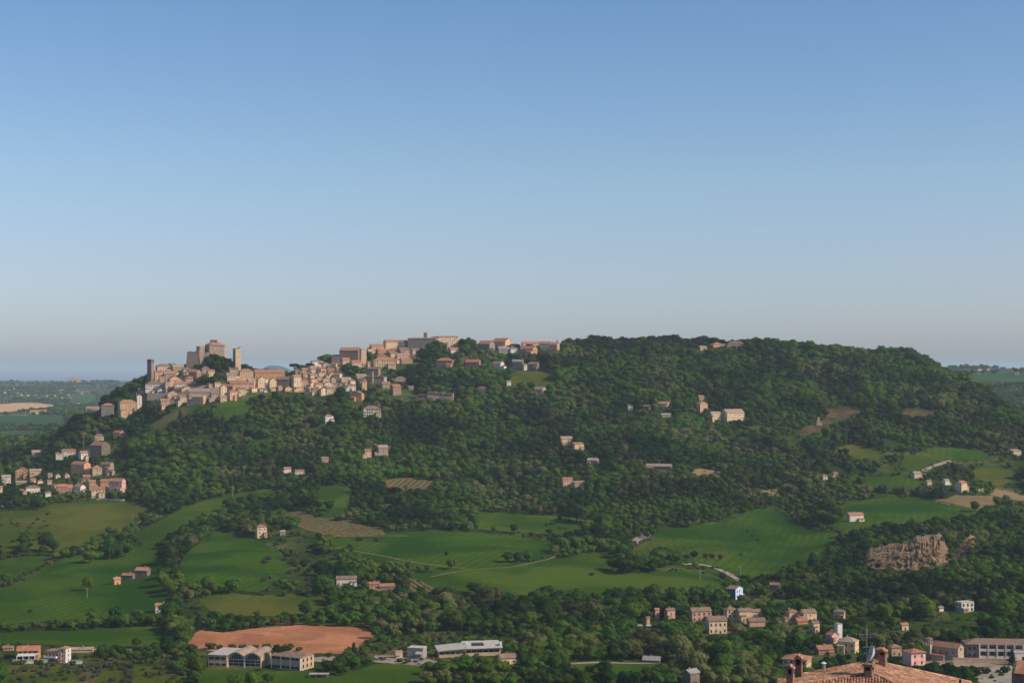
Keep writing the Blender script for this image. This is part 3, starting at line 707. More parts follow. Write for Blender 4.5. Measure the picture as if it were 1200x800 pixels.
def roof_mb(W, D, H, roof, rise, ridge='x', x=0, y=0, z=0, oh=.5):
    b = MB(); h = z + H
    w, d = W / 2 + oh, D / 2 + oh
    if roof == 'gable':
        if ridge == 'x':
            e = h - rise * oh / (D / 2) + .06; r = h + rise + .1
            slab(b, [(x - w, y - d, e), (x + w, y - d, e), (x + w, y, r), (x - w, y, r)]); slab(b, [(x - w, y + d, e), (x - w, y, r), (x + w, y, r), (x + w, y + d, e)])
            b.box(x - w, x + w, y - .18, y + .18, r - .02, r + .12)
        else:
            e = h - rise * oh / (W / 2) + .06; r = h + rise + .1
            slab(b, [(x - w, y - d, e), (x, y - d, r), (x, y + d, r), (x - w, y + d, e)]); slab(b, [(x + w, y - d, e), (x + w, y + d, e), (x, y + d, r), (x, y - d, r)])
            b.box(x - .18, x + .18, y - d, y + d, r - .02, r + .12)
    elif roof in ('hip', 'pyramid'):
        L = max(0, (w - d)) if ridge == 'x' else max(0, (d - w))
        if roof == 'pyramid': L = 0
        a = (x - L, y, h + rise) if ridge == 'x' else (x, y - L, h + rise); c = (x + L, y, h + rise) if ridge == 'x' else (x, y + L, h + rise)
        p = [(x - w, y - d, h), (x + w, y - d, h), (x + w, y + d, h), (x - w, y + d, h)]
        if L == 0:
            b.add(p + [a], [(0, 1, 4), (1, 2, 4), (2, 3, 4), (3, 0, 4)])
        elif ridge == 'x': b.add(p + [a, c], [(0, 1, 5, 4), (1, 2, 5), (2, 3, 4, 5), (3, 0, 4)])
        else: b.add(p + [a, c], [(0, 1, 4), (1, 2, 5, 4), (2, 3, 5), (3, 0, 4, 5)])
        b.box(x - w, x + w, y - d, y + d, h - .12, h - .005)
    elif roof == 'shed':
        slab(b, [(x - w, y - d, h - .1), (x + w, y - d, h - .1), (x + w, y + d, h + rise), (x - w, y + d, h + rise)])
    elif roof == 'flat':
        b.box(x - W / 2 - .15, x + W / 2 + .15, y - D / 2 - .15, y + D / 2 + .15, h + .002, h + .35)
    return b
def chimney(parent, x, y, z, m, h=1.3, w=.55):
    b = MB(); b.box(x - w / 2, x + w / 2, y - w / 2, y + w / 2, z - .9, z + h); b.box(x - w / 2 - .12, x + w / 2 + .12, y - w / 2 - .12, y + w / 2 + .12, z + h + .002, z + h + .16)
    return b.build('chimney', m, parent)
NOUN = {'house': ('house', 'house'), 'villa': ('villa', 'villa'), 'block': ('apartment_building', 'building'), 'barn': ('barn', 'barn'), 'shed': ('shed', 'shed'), 'tower': ('tower', 'tower'), 'hall': ('warehouse', 'warehouse'), 'cottage': ('cottage', 'cottage'), 'palace': ('palace', 'palace'), 'row': ('row_house', 'house')}
SIGHT = []
def house(u0, u1, v0, v1, place, wall='cream', roofc='terracotta', roof='gable', yaw=None, k=.8, ridge='x', noun='house', grp=None, hid=0, win=True, rise=None, sides=None, label=None, minh=None, annex=True, wsize=(1.0, 1.4), chim=True, desc='', seed=None):
    """one building standing where the photograph shows it; u0..u1, v0..v1 is its visible outline, hid = metres of wall hidden by growth below"""
    uc = (u0 + u1) / 2
    x, y, z = at(uc, v1)
    rnd = random.Random(int(u0 * 13 + v0 * 7))
    if yaw is None: yaw = rnd.choice([26, 34, 42, 22, 38, -24])
    a = R(yaw); Pm = (u1 - u0) * y / F
    if v0 > 470 and y > 1150: Pm *= .88
    W = Pm / (math.cos(a) + k * abs(math.sin(a))); D = W * k
    Ht = (v1 - v0) * y / F + hid
    vg = float(project(x, y, z)[1])
    if vg > v1 + 1: Ht += (vg - v1) * y / F
    Ht = max(Ht, 3.2)
    if rise is None and roof != 'flat': rise = min({'gable': .29 * (D if ridge == 'x' else W), 'hip': .29 * min(W, D), 'pyramid': .28 * min(W, D), 'shed': .22 * D}[roof], Ht * .42)
    view = abs((z - CAMZ) / y)
    if rise is None: rise = {'gable': .23 * (D if ridge == 'x' else W), 'hip': .24 * min(W, D), 'pyramid': .24 * min(W, D), 'shed': .16 * D, 'flat': .3}[roof]
    H = max(Ht - rise - view * D * .6, 2.0 if minh is None else minh)
    y += D * .5; x *= y / (y - D * .5)
    zg = z - hid
    nm, cat = NOUN[noun]
    e = empty(nm, (x, y, zg), a)
    wm, rm = WM[wall], RM[roofc]
    wall_mb(W, D, H, roof, rise, ridge).build('wall', wm, e)
    r_ = roof_mb(W, D, H, roof, rise, ridge).build('roof', rm, e)
    if rnd.random() < .62 and (u1 - u0) > 8.5 and H > 3.2 and annex:
        # a lower wing at the side or front, as most of these houses have
        sg = rnd.choice([-1, 1]); aw, ad, ah = W * rnd.uniform(.28, .45), D * rnd.uniform(.5, .8), H * rnd.uniform(.42, .68)
        ax_ = sg * (W / 2 + aw / 2 - .02) if rnd.random() < .5 else sg * (W / 2 - aw / 2 - .3); ay_ = (D - ad) / -2 + .01 if abs(ax_) > W / 2 else -D / 2 - ad * .25
        wm2 = wm if rnd.random() < .6 else WM[rnd.choice(['cream', 'stone', 'beige', 'peach'])]
        if abs(ax_) < W / 2: ad *= .5
        w2 = wall_mb(aw, ad, ah, 'shed', 0, x=ax_, y=ay_); w2.build('wing_wall', wm2, e)
        b2 = MB(); slab(b2, [(ax_ - aw / 2 - .3, ay_ - ad / 2 - .4, ah - .1), (ax_ + aw / 2 + .3, ay_ - ad / 2 - .4, ah - .1), (ax_ + aw / 2 + .3, ay_ + ad / 2, ah + ad * .28), (ax_ - aw / 2 - .3, ay_ + ad / 2, ah + ad * .28)]); b2.build('wing_roof', rm, e)
        if ah > 2.6: window(e, ax_, ay_ - ad / 2, ah * .35, 0)
    if sides is None: sides = 'fr' if yaw < 0 else 'fl'
    if Pm * F / y < 4: win = False
    if win: facade(e, W, D, H, sides, size=wsize, z0=.95 + hid, door=hid < .5)
    if chim and roof != 'flat' and (u1 - u0) > 7 and rnd.random() < .75:
        chimney(r_, W * rnd.uniform(-.3, .3), D * rnd.uniform(-.1, .25), H + rise * .8, WM['stone'], 1.2, .8)
    lab = label or f"{wall} {desc + ' ' if desc else ''}{cat} with {roofc} {'roof' if roof != 'flat' else 'flat roof'} {place}"
    tag(e, lab, cat, grp)
    HRECT.append((u0, u1, v0, v1, y)); SIGHT.append((uc, v1, lab))
    return e
def custom(name, u, v, yaw, label, cat, rect, group=None, back=0, y=None):
    """an Empty on the ground for a specially modelled building"""
    x, yy, z = at(u, v)
    if y is not None: x *= y / yy; yy = y; z = float(ground(x, y))
    f = (yy + back) / yy
    e = empty(name, (x * f, yy * f, z), R(yaw)); tag(e, label, cat, group)
    if rect: HRECT.append((*rect, yy)); SIGHT.append((u, v, label))
    return e, yy / F      # metres per pixel
# ================================================================== the old town on the left spur
TG = 'houses of the old hill town'
h = house
# ---- the castle and the towers
e, mpp = custom('castle', 246, 428, 0, 'ruined brown stone castle crowning the left hilltop above the dark trees', 'castle', (219, 240, 400, 427), y=2335)
HRECT.append((240, 266, 398, 414, 2335))
gz = e.location.z
def zpx(v, y=2335.0): return CAMZ + float(slope_of_v(v)) * y - gz
def xpx(u, y=2335.0): return (u - 246) / F * y
b = MB(); M_CST = WM['stone']
bb = MB(); x0, x1 = xpx(220), xpx(235)
zt = zpx(413)
bb.taper(x0 - 1.5, x1, -6, 14, -3, zt, .86); bb.box(x0 + .2, x1 - .8, -5, 13, zt - .4, zt + 1.0)
o = bb.build('bastion', WM['brown'], e)
for q in range(6):
    xq = x0 + 1 + q * (x1 - x0 - 3) / 6; MB().box(xq, xq + 1.7, -5, -3.8, zt + .99, zt + 1.2 + (q * 5 % 3) * .7).build('merlon', WM['brown'], o)
def prism(b, pts, z0, z1, top=1.0):
    k = len(pts); cx = sum(p[0] for p in pts) / k; cy = sum(p[1] for p in pts) / k
    return b.add([(p[0], p[1], z0) for p in pts] + [(cx + (p[0] - cx) * top, cy + (p[1] - cy) * top, z1) for p in pts], [tuple(range(k))[::-1], tuple(range(k, 2 * k))] + [(i, (i + 1) % k, k + (i + 1) % k, k + i) for i in range(k)])
prism(MB(), [(xpx(229), 6), (xpx(234), -2), (xpx(239.5), 1), (xpx(241), 12), (xpx(232), 15)], -3, zpx(405.5), .97).build('round_tower', M_CST, e)
kp = prism(MB(), [(xpx(238.5), 10), (xpx(245.5), -1), (xpx(262), 5.5), (xpx(262), 22), (xpx(245), 24)], -3, zpx(403.5), 1.0).build('keep_wall', M_CST, e)
rb = MB(); rb.add([(xpx(238), 9.6, zpx(404)), (xpx(245.5), -1.6, zpx(404)), (xpx(263), 5, zpx(405.2)), (xpx(262.5), 22, zpx(404)), (xpx(244), 24, zpx(403.5)), (xpx(247), 12, zpx(399.6)), (xpx(253), 13, zpx(400.2))], [(0, 1, 5), (1, 2, 6, 5), (2, 3, 6), (3, 4, 5, 6), (4, 0, 5)])
rb.build('roof', RM['terracotta'], e)
tb = MB(); tb.box(xpx(244.8), xpx(252.8), 9, 16, zpx(402), zpx(398.6)); tt = tb.build('lookout_turret', WM['brown'], e)
cb = MB()
for q in range(4): cb.box(xpx(244.8 + q * 2.1), xpx(246.1 + q * 2.1), 9, 16, zpx(398.6) + .01, zpx(397.9))
cb.build('battlement', WM['brown'], tt)
for (wx, wz) in ((249, 409), (253, 410), (257, 411), (251, 414), (259, 407.5)):
    t = (wx - 245.5) / (262 - 245.5); window(e, xpx(wx), -1 + 6.5 * t - .05, zpx(wz), math.atan2(6.5, xpx(262) - xpx(245.5)), (1.0, 1.4))
mb = MB(); mb.box(xpx(240), xpx(246), -8, -6.8, -2, zpx(413)); mb.build('curtain_wall', M_CST, e); MB().box(xpx(262), xpx(272), -4, -3, -2, zpx(420)).build('curtain_wall', M_CST, e)

e, mpp = custom('ruined_tower', 277.5, 432, 38, 'tall pale ruined stone tower right of the castle trees', 'tower', (270, 285, 406, 429), y=2325)
gz = e.location.z; zt = zpx(408.5, 2325)
b = MB(); b.taper(-4.6, 4.6, -4.6, 4.6, -3, zt, .92); b.box(-4.2, -1.6, -4.2, 4.1, zt - .1, zt + .6); b.box(2.0, 4.2, -4.2, 2.0, zt - .1, zt + 1.9); b.build('wall', WM['beige'], e)
MB().add([(3.8, -4.1, zt + 1.9), (4.2, -2.9, zt + 1.9), (2.8, -3.0, zt + 1.9), (3.7, -3.4, zt + 4.6)], [(0, 1, 3), (1, 2, 3), (2, 0, 3), (0, 2, 1)]).build('broken_corner', WM['beige'], e)
for zz in (.35, .6, .8): window(e, 0, -4.58 + .37 * zz, zt * zz, 0, (.8, .8))
e, mpp = custom('bell_tower', 176.5, 437, -20, 'square dark brick bell tower at the left end of the town ridge', 'tower', (171, 181, 419, 434), y=2335)
gz = e.location.z; zt = zpx(421.5, 2335)
b = MB(); b.box(-3.7, 3.7, -3.7, 3.7, -3, zt - 4.2)
for sx in (-1, 1):
    for sy in (-1, 1): b.box(sx * 3.7 - (1.9 if sx > 0 else 0), sx * 3.7 + (1.9 if sx < 0 else 0), sy * 3.7 - (1.9 if sy > 0 else 0), sy * 3.7 + (1.9 if sy < 0 else 0), zt - 4.2, zt - 1)
b.box(-3.9, 3.9, -3.9, 3.9, zt - 1, zt + .2); b.build('wall', WM['brick'], e)
MB().box(-2.7, 2.7, -2.7, 2.7, zt - 3.7, zt - 1.05).build('bell_chamber', M_DARK, e)
RB = MB(); RB.add([(-4.1, -4.1, zt + .2), (4.1, -4.1, zt + .2), (4.1, 4.1, zt + .2), (-4.1, 4.1, zt + .2), (0, 0, zt + 1.6)], [(0, 1, 4), (1, 2, 4), (2, 3, 4), (3, 0, 4), (3, 2, 1, 0)]); RB.build('roof', RM['brown'], e)
# ---- west flank, one by one
h(182, 201, 426, 436, 'directly right of the dark bell tower', 'cream', 'brown', 'hip', 26, .6, grp=TG)
h(180, 191, 434, 445, 'below the dark bell tower, tall and narrow', 'peach', 'terracotta', 'shed', 24, grp=TG)
h(191, 207, 435, 446, 'below the hip roofed house by the bell tower', 'stone', 'terracotta', 'gable', 20, .7, grp=TG)
h(201, 216, 427, 435, 'on the ridge between bell tower and castle', 'stone', 'pale', 'gable', 18, grp=TG)
h(213, 223, 431, 440, 'just left of the brick fronted house under the castle', 'beige', 'brown', 'gable', 30, grp=TG)
h(196, 212, 440, 451, 'with two gables above the white villa', 'peach', 'terracotta', 'gable', 30, .7, ridge='y', grp=TG)
h(170, 194, 446, 457, 'with two rows of dark windows on the west flank', 'white', 'brown', 'hip', 10, .6, noun='villa', grp=TG, sides='f', wsize=(1.1, 1.9))
h(204, 219, 447, 455, 'right of the white villa on the west flank', 'white', 'red', 'gable', 14, .6, grp=TG)
h(219, 226, 441, 448, 'low among the shrubs in the middle of the west flank', 'pink', 'terracotta', 'gable', 20, grp=TG)
h(196, 210, 457, 467, 'below the white villa, with a wide gable', 'cream', 'brown', 'gable', 12, .6, ridge='y', grp=TG)
h(208, 219, 463, 474, 'with a tall lit side wall at the tree edge', 'beige', 'brown', 'gable', 38, grp=TG)
h(186, 199, 467, 478, 'lowest on the west flank above the dark trees', 'stone', 'terracotta', 'gable', 30, grp=TG)
h(118, 135, 472, 490, 'left of the peach block at the hill edge', 'grey', 'terracotta', 'hip', 6, .7, win=False, noun='block', grp=TG)
h(138, 160, 468, 488, 'standing alone at the left hill edge', 'peach', 'terracotta', 'hip', 28, .55, noun='block', grp=TG)
h(100, 117, 476, 483, 'half hidden at the foot of the left hill edge', 'beige', 'terracotta', 'gable', 8, .5, grp=TG)
h(160, 166.5, 462, 478, 'slim and tall among the cypresses', 'white', 'brown', 'gable', 20, .8, noun='tower', ridge='y', grp=None)
h(161, 170, 455, 463, 'behind the slim white tower', 'stone', 'brown', 'gable', 28, grp=TG)
e, mpp = custom('terrace_wall', 186, 466, 4, 'long stone terrace wall below the white villa on the west flank', 'wall', None)
MB().box(-16, 16, -.6, .6, -4, 6.5).build('masonry', M_STONEW, e); MB().box(-16.1, 16.1, -.75, .75, 6.502, 6.8).build('coping', M_CONC, e)
# ---- below the castle
h(221, 236, 433, 443, 'under the castle, left of the tall dark trees', 'brick', 'terracotta', 'gable', -28, .7, grp=TG)
h(235, 248, 429, 437, 'at the foot of the castle bastion', 'stone', 'brown', 'hip', 22, grp=TG)
h(242, 252, 433, 443, 'touching the left side of the castle trees', 'cream', 'terracotta', 'gable', 30, grp=TG)
h(267, 280, 430, 438, 'at the foot of the ruined tower', 'stone', 'brown', 'gable', 20, grp=TG)
h(264, 277, 438, 447, 'between the castle trees and the ochre palace', 'cream', 'pale', 'gable', 24, grp=TG)
h(279, 297, 432, 448, 'tall and square, right below the ruined tower', 'ochre', 'terracotta', 'hip', 22, .55, noun='palace', grp=None, desc='four storey')
h(297, 334, 433, 446, 'right of the ochre palace, long and plain', 'orange', 'terracotta', 'gable', 16, .35, noun='palace', grp=None, desc='long')
h(268, 298, 446, 455, 'long and low below the ochre palace', 'pink', 'terracotta', 'gable', 18, .4, grp=TG)
h(265, 276, 450, 461, 'dark fronted below the long pink house', 'brick', 'red', 'gable', -20, grp=TG)
h(257, 266, 451, 467, 'tall with a pale gable at the tree edge', 'yellow', 'brown', 'gable', 30, .7, ridge='y', grp=TG)
h(220, 247, 455, 465, 'long and low at the tree edge', 'stone', 'pale', 'gable', 14, .45, grp=TG)
h(225, 242, 462, 474, 'with three lit windows at the tree edge', 'ochre', 'pale', 'gable', -16, .6, ridge='x', grp=TG, sides='fr')
h(246, 256, 459, 470, 'between the ochre and the tall gabled one', 'stone', 'brown', 'gable', 26, grp=TG)
h(256, 266, 463, 471, 'lowest under the tall pale gable', 'beige', 'pale', 'gable', 32, grp=TG)
h(267, 277, 457, 469, 'lit at the end of the tree edge row', 'peach', 'terracotta', 'gable', 34, grp=TG)
h(277, 287, 454, 463, 'beside shrubs, left of the cream pair', 'cream', 'brown', 'gable', 26, grp=TG)
h(289, 299, 444, 455, 'left one of the cream pair under the long palace', 'cream', 'pale', 'gable', 30, grp=TG)
h(300, 312, 441, 456, 'right one of the cream pair under the long palace', 'cream', 'terracotta', 'gable', 28, .7, ridge='y', grp=TG)
h(314, 324, 443, 457, 'bright and tall right of the cream pair', 'yellow', 'brown', 'gable', 34, .6, ridge='y', grp=TG)
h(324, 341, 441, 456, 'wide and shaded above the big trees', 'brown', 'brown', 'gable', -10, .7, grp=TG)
h(341, 353, 439, 457, 'tall and lit at the left of the packed roofs', 'cream', 'terracotta', 'gable', 34, .8, grp=TG)
# ---- packed rooftops climbing the saddle: rows from the top down
ORD = ['first', 'second', 'third', 'fourth', 'fifth', 'sixth', 'seventh', 'eighth', 'ninth', 'tenth', 'eleventh', 'twelfth']
rowspec = [(427, 6, 364, 396, .75), (431.5, 6.5, 350, 399, -.12), (437, 7, 345, 402, 0), (443, 7, 353, 404, .0), (449, 7.5, 352, 398, 0), (455.5, 8, 352, 394, .03), (462, 9, 357, 393, .06)]
rowname = ['topmost', 'second', 'third', 'fourth', 'fifth', 'sixth', 'lowest']
rnd = random.Random(3)
for ri, (vb, hh, ua, ub, tilt) in enumerate(rowspec):
    u = ua; k = 0
    if ri == 0: tilt = -.12
    while u < ub - 4:
        w = rnd.uniform(8, 12.5)
        if u + w > ub + 3: break
        dv = rnd.uniform(-1.2, 1.2) + (u - (ua + ub) / 2) * tilt * .6
        h(u, u + w, vb - hh + dv, vb + dv + rnd.uniform(0, 1), f'{ORD[k]} from left in the {rowname[ri]} row of packed rooftops', rnd.choice(['cream', 'stone', 'beige', 'peach', 'stone', 'cream', 'brick', 'white', 'brown']), rnd.choice(['terracotta', 'terracotta', 'brown', 'pale', 'terracotta']), rnd.choice(['gable', 'gable', 'gable', 'hip']), rnd.choice([20, 30, 42, -20, 36]), rnd.uniform(.6, 1.0), grp='packed houses of the old town', ridge=rnd.choice(['x', 'x', 'y']))
        u += w * rnd.uniform(.78, 1.0); k += 1
def packed(rows, area, grp, seed, hh=(4.5, 7), ww=(6.5, 10.5)):
    rnd = random.Random(seed)
    for ri, (ua, va, ub, vb) in enumerate(rows):
        u = ua; k = 0
        while u < ub - 3:
            w = rnd.uniform(*ww); t = (u - ua) / max(ub - ua, 1); v = va + (vb - va) * t + rnd.uniform(-.8, .8); H_ = rnd.uniform(*hh)
            if k >= 12: break
            h(u, u + w, v - H_, v, f'{ORD[k]} from left in {area[ri]}', rnd.choice(['cream', 'stone', 'beige', 'peach', 'stone', 'cream', 'ochre', 'white', 'pink']), rnd.choice(['terracotta', 'terracotta', 'brown', 'pale', 'terracotta']), rnd.choice(['gable', 'gable', 'hip', 'shed']), rnd.choice([20, 30, 42, -20, 36]), rnd.uniform(.6, 1.0), grp=grp, ridge=rnd.choice(['x', 'x', 'y']))
            u += w * rnd.uniform(.95, 1.5); k += 1
packed([(183, 441, 226, 438), (194, 450, 236, 447), (176, 462, 222, 455)], ['the upper west flank row', 'the middle west flank row', 'the lower west flank row'], 'small houses filling the west flank', 41)
packed([(246, 447, 268, 441), (243, 455, 262, 453), (270, 463, 300, 458)], ['the row under castle trees', 'the row left of the ochre palace', 'the row at the bright slope'], 'small houses under the castle trees', 42)
packed([(291, 450, 350, 447), (303, 459, 350, 458)], ['the row beneath the orange palace', 'the lowest row beneath the orange palace'], 'small houses beneath the long palace', 43)
packed([(400, 432, 434, 430), (398, 452, 424, 448)], ['the row under the brick block', 'the row at the cypresses'], 'small houses under the brick block', 44)
packed([(434, 413, 470, 411), (452, 427, 486, 424)], ['the row behind the yellow villa', 'the row right of the yellow villa'], 'small houses of the upper quarter', 45, (4, 6))
# ---- the upper quarter
h(398, 423, 407, 424, 'wide, many storeyed, above the packed rooftops', 'brick', 'terracotta', 'gable', -12, .5, noun='block', grp=None, sides='fr')
h(421, 429.5, 409, 428, 'narrow and pale, right of the wide brick block', 'beige', 'brown', 'flat', 30, .8, noun='tower', win=False)
h(399, 410, 419, 430, 'below the left half of the wide brick block', 'pink', 'terracotta', 'gable', 30, grp=TG)
h(410, 424, 422, 431, 'below the right half of the wide brick block', 'cream', 'terracotta', 'gable', 24, grp=TG)
h(436, 464, 418, 431, 'wide with two wings and a low pyramid roof', 'yellow', 'terracotta', 'hip', 12, .55, noun='villa', grp=None, sides='f', wsize=(1.6, 2.2))
h(440, 455, 414.5, 419.5, 'just behind the wide yellow villa', 'stone', 'terracotta', 'hip', 12, grp=TG)
h(430, 446, 430, 440, 'dark with a lean-to below the wide yellow villa', 'brick', 'brown', 'shed', -14, .6, grp=TG)
h(433, 450, 403, 410, 'at the left end of the upper ridge', 'peach', 'terracotta', 'gable', 20, .6, grp=TG)
h(449, 466, 398, 407, 'on the upper ridge with three gables', 'cream', 'terracotta', 'gable', 26, .6, grp=TG)
h(464, 479, 398, 409, 'upright with dark openings left of the convent', 'white', 'terracotta', 'gable', -30, .7, grp=TG, wsize=(1.6, 2.2))
h(466, 480, 407, 416, 'steeply below the upright white one', 'pink', 'brown', 'gable', 22, grp=TG)
h(453, 467, 409, 416, 'in the middle of the upper quarter', 'stone', 'brown', 'gable', 16, grp=TG)
h(440, 454, 408, 414, 'small, under the left end of the upper ridge', 'orange', 'terracotta', 'gable', 24, grp=TG)
h(480, 492, 408, 421, 'tall at the right edge of the upper quarter', 'cream', 'brown', 'gable', 34, grp=TG)
h(463, 481, 414, 424, 'low and wide in the upper quarter', 'beige', 'pale', 'gable', 20, .6, grp=TG)
h(468, 484, 419, 426, 'lowest in the upper quarter beside the woods', 'stone', 'terracotta', 'gable', 18, grp=TG)
h(455, 466, 412, 419, 'squeezed behind the wide yellow villa on its right', 'cream', 'terracotta', 'gable', 28, grp=TG)
# convent
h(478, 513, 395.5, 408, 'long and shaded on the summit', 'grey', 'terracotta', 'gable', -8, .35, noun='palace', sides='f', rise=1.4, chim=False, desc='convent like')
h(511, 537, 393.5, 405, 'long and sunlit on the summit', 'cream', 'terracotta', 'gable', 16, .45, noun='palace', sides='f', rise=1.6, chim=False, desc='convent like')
h(496.5, 500.5, 389, 398, 'small and dark on the summit beside the long roofs', 'brown', 'brown', 'pyramid', 0, 1, noun='tower', win=False)
h(524, 539, 407, 414, 'just below the sunlit summit palace', 'white', 'red', 'gable', 30, .8, grp='houses scattered below the ridge')
SG_ = 'houses scattered below the ridge'
h(511, 532, 419, 433, 'blocky, in the wood below the summit', 'brown', 'red', 'hip', -10, .6, noun='block')
h(560, 580, 399, 411, 'left one of the two big ones on the ridge', 'grey', 'red', 'gable', -30, .8, grp=SG_)
h(577, 599, 396, 408, 'right one of the two big ones on the ridge', 'peach', 'red', 'gable', -30, .8, grp=SG_, ridge='x')
h(582, 597, 406, 415, 'low and grey below the two big ones on the ridge', 'grey', 'grey', 'gable', 16, .7, grp=SG_)
h(596, 607, 407, 415, 'small, below the right big one on the ridge', 'white', 'grey', 'shed', 20, grp=SG_)
h(609, 630, 405, 417, 'wide roofed below the red ridge row', 'orange', 'red', 'gable', -28, .7, grp=SG_)
h(611, 634, 400, 407, 'left in the red roofed ridge row', 'white', 'red', 'gable', 12, .4, grp=SG_)
h(632, 646, 400, 408, 'in the middle of the red roofed ridge row', 'white', 'red', 'gable', -14, .6, grp=SG_)
h(643, 656, 401, 412, 'at the right end of the red roofed ridge row', 'pink', 'red', 'gable', -25, .8, grp=SG_)
h(545, 564, 421, 432, 'with twin roofs in the wood below the ridge', 'brick', 'red', 'gable', -14, .6, grp=SG_)
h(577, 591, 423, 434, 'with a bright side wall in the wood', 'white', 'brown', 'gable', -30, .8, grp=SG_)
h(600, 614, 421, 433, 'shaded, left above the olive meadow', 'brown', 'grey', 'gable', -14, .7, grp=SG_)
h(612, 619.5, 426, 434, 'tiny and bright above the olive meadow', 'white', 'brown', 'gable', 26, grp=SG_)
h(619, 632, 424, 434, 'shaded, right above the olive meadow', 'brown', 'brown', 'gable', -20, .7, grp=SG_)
h(626, 640, 453, 464, 'in the trees right below the olive meadow', 'stone', 'grey', 'gable', -30, .8, grp=SG_)
h(560, 571, 453, 460, 'alone in the wood left of the olive meadow', 'white', 'red', 'gable', -34, .8, grp=SG_)
h(593, 599, 446, 452, 'tiny, at the left edge of the olive meadow', 'white', 'grey', 'gable', 16, grp=SG_)
h(478, 485, 452, 456.5, 'behind the long low modern building', 'grey', 'brown', 'gable', 16, grp=SG_, win=False)
h(446, 458, 447, 455, 'under the pergola terrace', 'stone', 'terracotta', 'gable', 18, grp=SG_)
h(457, 470, 450, 463, 'right of the pergola terrace', 'brick', 'terracotta', 'gable', 30, grp=SG_)
h(462, 476, 441, 447, 'low and half buried in the wood', 'stone', 'brown', 'hip', 10, .6, grp=SG_)
h(412, 427, 458, 470, 'round topped at the foot of the town', 'orange', 'terracotta', 'gable', -14, .8, noun='barn', ridge='y', rise=3.5)
h(406, 417, 450, 458, 'left of the dark cypresses at the town foot', 'white', 'brown', 'gable', 22, .6, grp=SG_)
h(423, 430, 446, 457, 'tall between cypresses at the town foot', 'pink', 'brown', 'gable', 25, grp=SG_)
h(398, 412, 442, 449, 'right of the packed rooftops beside the trees', 'cream', 'pale', 'gable', 20, grp=SG_)
h(416, 430, 438, 446, 'right of the packed rooftops above the cypresses', 'beige', 'pale', 'gable', 20, grp=SG_)
h(422, 448, 475, 488, 'with long dark windows in the wood below the town', 'white', 'brown', 'hip', 16, .6, noun='villa', wsize=(2.4, 2.4), sides='f')
h(377, 392, 485, 496, 'alone in the wood below the packed rooftops', 'white', 'brown', 'hip', 30, .8, noun='cottage')
# long pergola terrace, thin walls and the low modern building
e, mpp = custom('terrace_house', 441, 450, 0, 'long dark terrace house with a thin pale roof slab and one white post', 'house', (429, 455, 438, 449))
MB().box(-15, 11, 0, 9, -3, 11).build('wall', WM['brown'], e); MB().box(-16, 16, -1.5, 10, 11.01, 11.7).build('roof', RM['pale'], e)
MB().box(11, 15, -1, 3, -3, 10.99).build('pillar', M_WHITE, e); MB().box(-5.2, -4.2, -2.2, -1.6, 2, 19).build('chimney', M_WHITE, e)
for q in range(5): window(e, -12.5 + q * 4.6, 0, 4, 0, (1.6, 2.2))
e, mpp = custom('modern_building', 506, 468, -4, 'long low stepped modern building with flat pale roofs in the wood', 'building', (481, 532, 455, 465))
for i, (xa, xb, hh) in enumerate(((-31, -20, 4.5), (-20, -6, 7), (-6, 6, 10.5), (6, 17, 9.5), (17, 31, 8.5))):
    MB().box(xa, xb, -3 + .6 * (i % 2), 10, -4, hh).build('wing', WM['brown'] if i < 2 else WM['stone'], e); MB().box(xa - .4, xb + .4 if i in (4,) else xb - .02, -4.2 + .6 * (i % 2), 11, hh + .01, hh + .6).build('roof', RM['pale'], e)
    for q in range(int((xb - xa) / 4)): window(e, xa + 2.4 + q * 4, -3 + .6 * (i % 2), max(.8, hh - 3.8), 0, (2.4, 2.4))
e, mpp = custom('garden_wall', 503, 441, 6, 'thin pale garden wall in the wood below the summit', 'wall', None)
MB().box(-19, 14, -.3, .3, -2, 2.6).build('masonry', WM['beige'], e); MB().box(14.1, 22, -.4, 5, -2, 3.8).build('gatehouse', WM['cream'], e)
# ---- the hillside houses further right
WG = 'houses scattered in the hillside woods'
h(734, 742, 474, 482, 'leftmost in the small line on the wooded slope', 'white', 'brown', 'gable', 24, grp=WG)
h(753, 763, 474, 480, 'in the middle of the small line on the wooded slope', 'grey', 'brown', 'gable', -20, grp=WG)
h(771, 786, 470, 479, 'bright among the trees of the wooded slope', 'yellow', 'orange', 'gable', -30, .7, grp=WG)
h(816, 829, 470, 483, 'above the pale farm on the wooded slope', 'peach', 'orange', 'hip', 24, .9, grp=WG)
h(817, 825, 463, 469, 'tiny, higher than the orange roofed one', 'stone', 'terracotta', 'gable', 20, grp=WG)
h(830, 846, 482, 494, 'left wing of the pale farm on the wooded slope', 'cream', 'pale', 'gable', 22, .5, grp='pale farm on the wooded slope')
h(843, 874, 479, 494, 'wide main house of the pale farm on the wooded slope', 'cream', 'pale', 'gable', 24, .6, ridge='x', grp='pale farm on the wooded slope', noun='villa')
h(773, 787, 484, 489, 'low and grey left of the pale farm', 'grey', 'grey', 'gable', 12, .5, grp=WG, win=False)
h(655, 672, 511, 523, 'bright two storeyed in the middle of the wood', 'yellow', 'pale', 'gable', 14, .6, grp=WG)
h(670, 685, 518, 528, 'low right beside the bright yellow one', 'cream', 'terracotta', 'shed', 18, .7, grp=WG)
h(687, 703, 536, 545, 'wedge roofed among the trees', 'stone', 'pale', 'gable', -20, .8, grp=WG)
h(755, 790, 543, 550, 'very long and low, sloping right', 'brown', 'pale', 'gable', -16, .3, grp=WG, noun='barn', win=False)
h(657, 672, 559, 570, 'left part of the broken pink pair in the wood', 'pink', 'terracotta', 'gable', 16, .6, grp=WG)
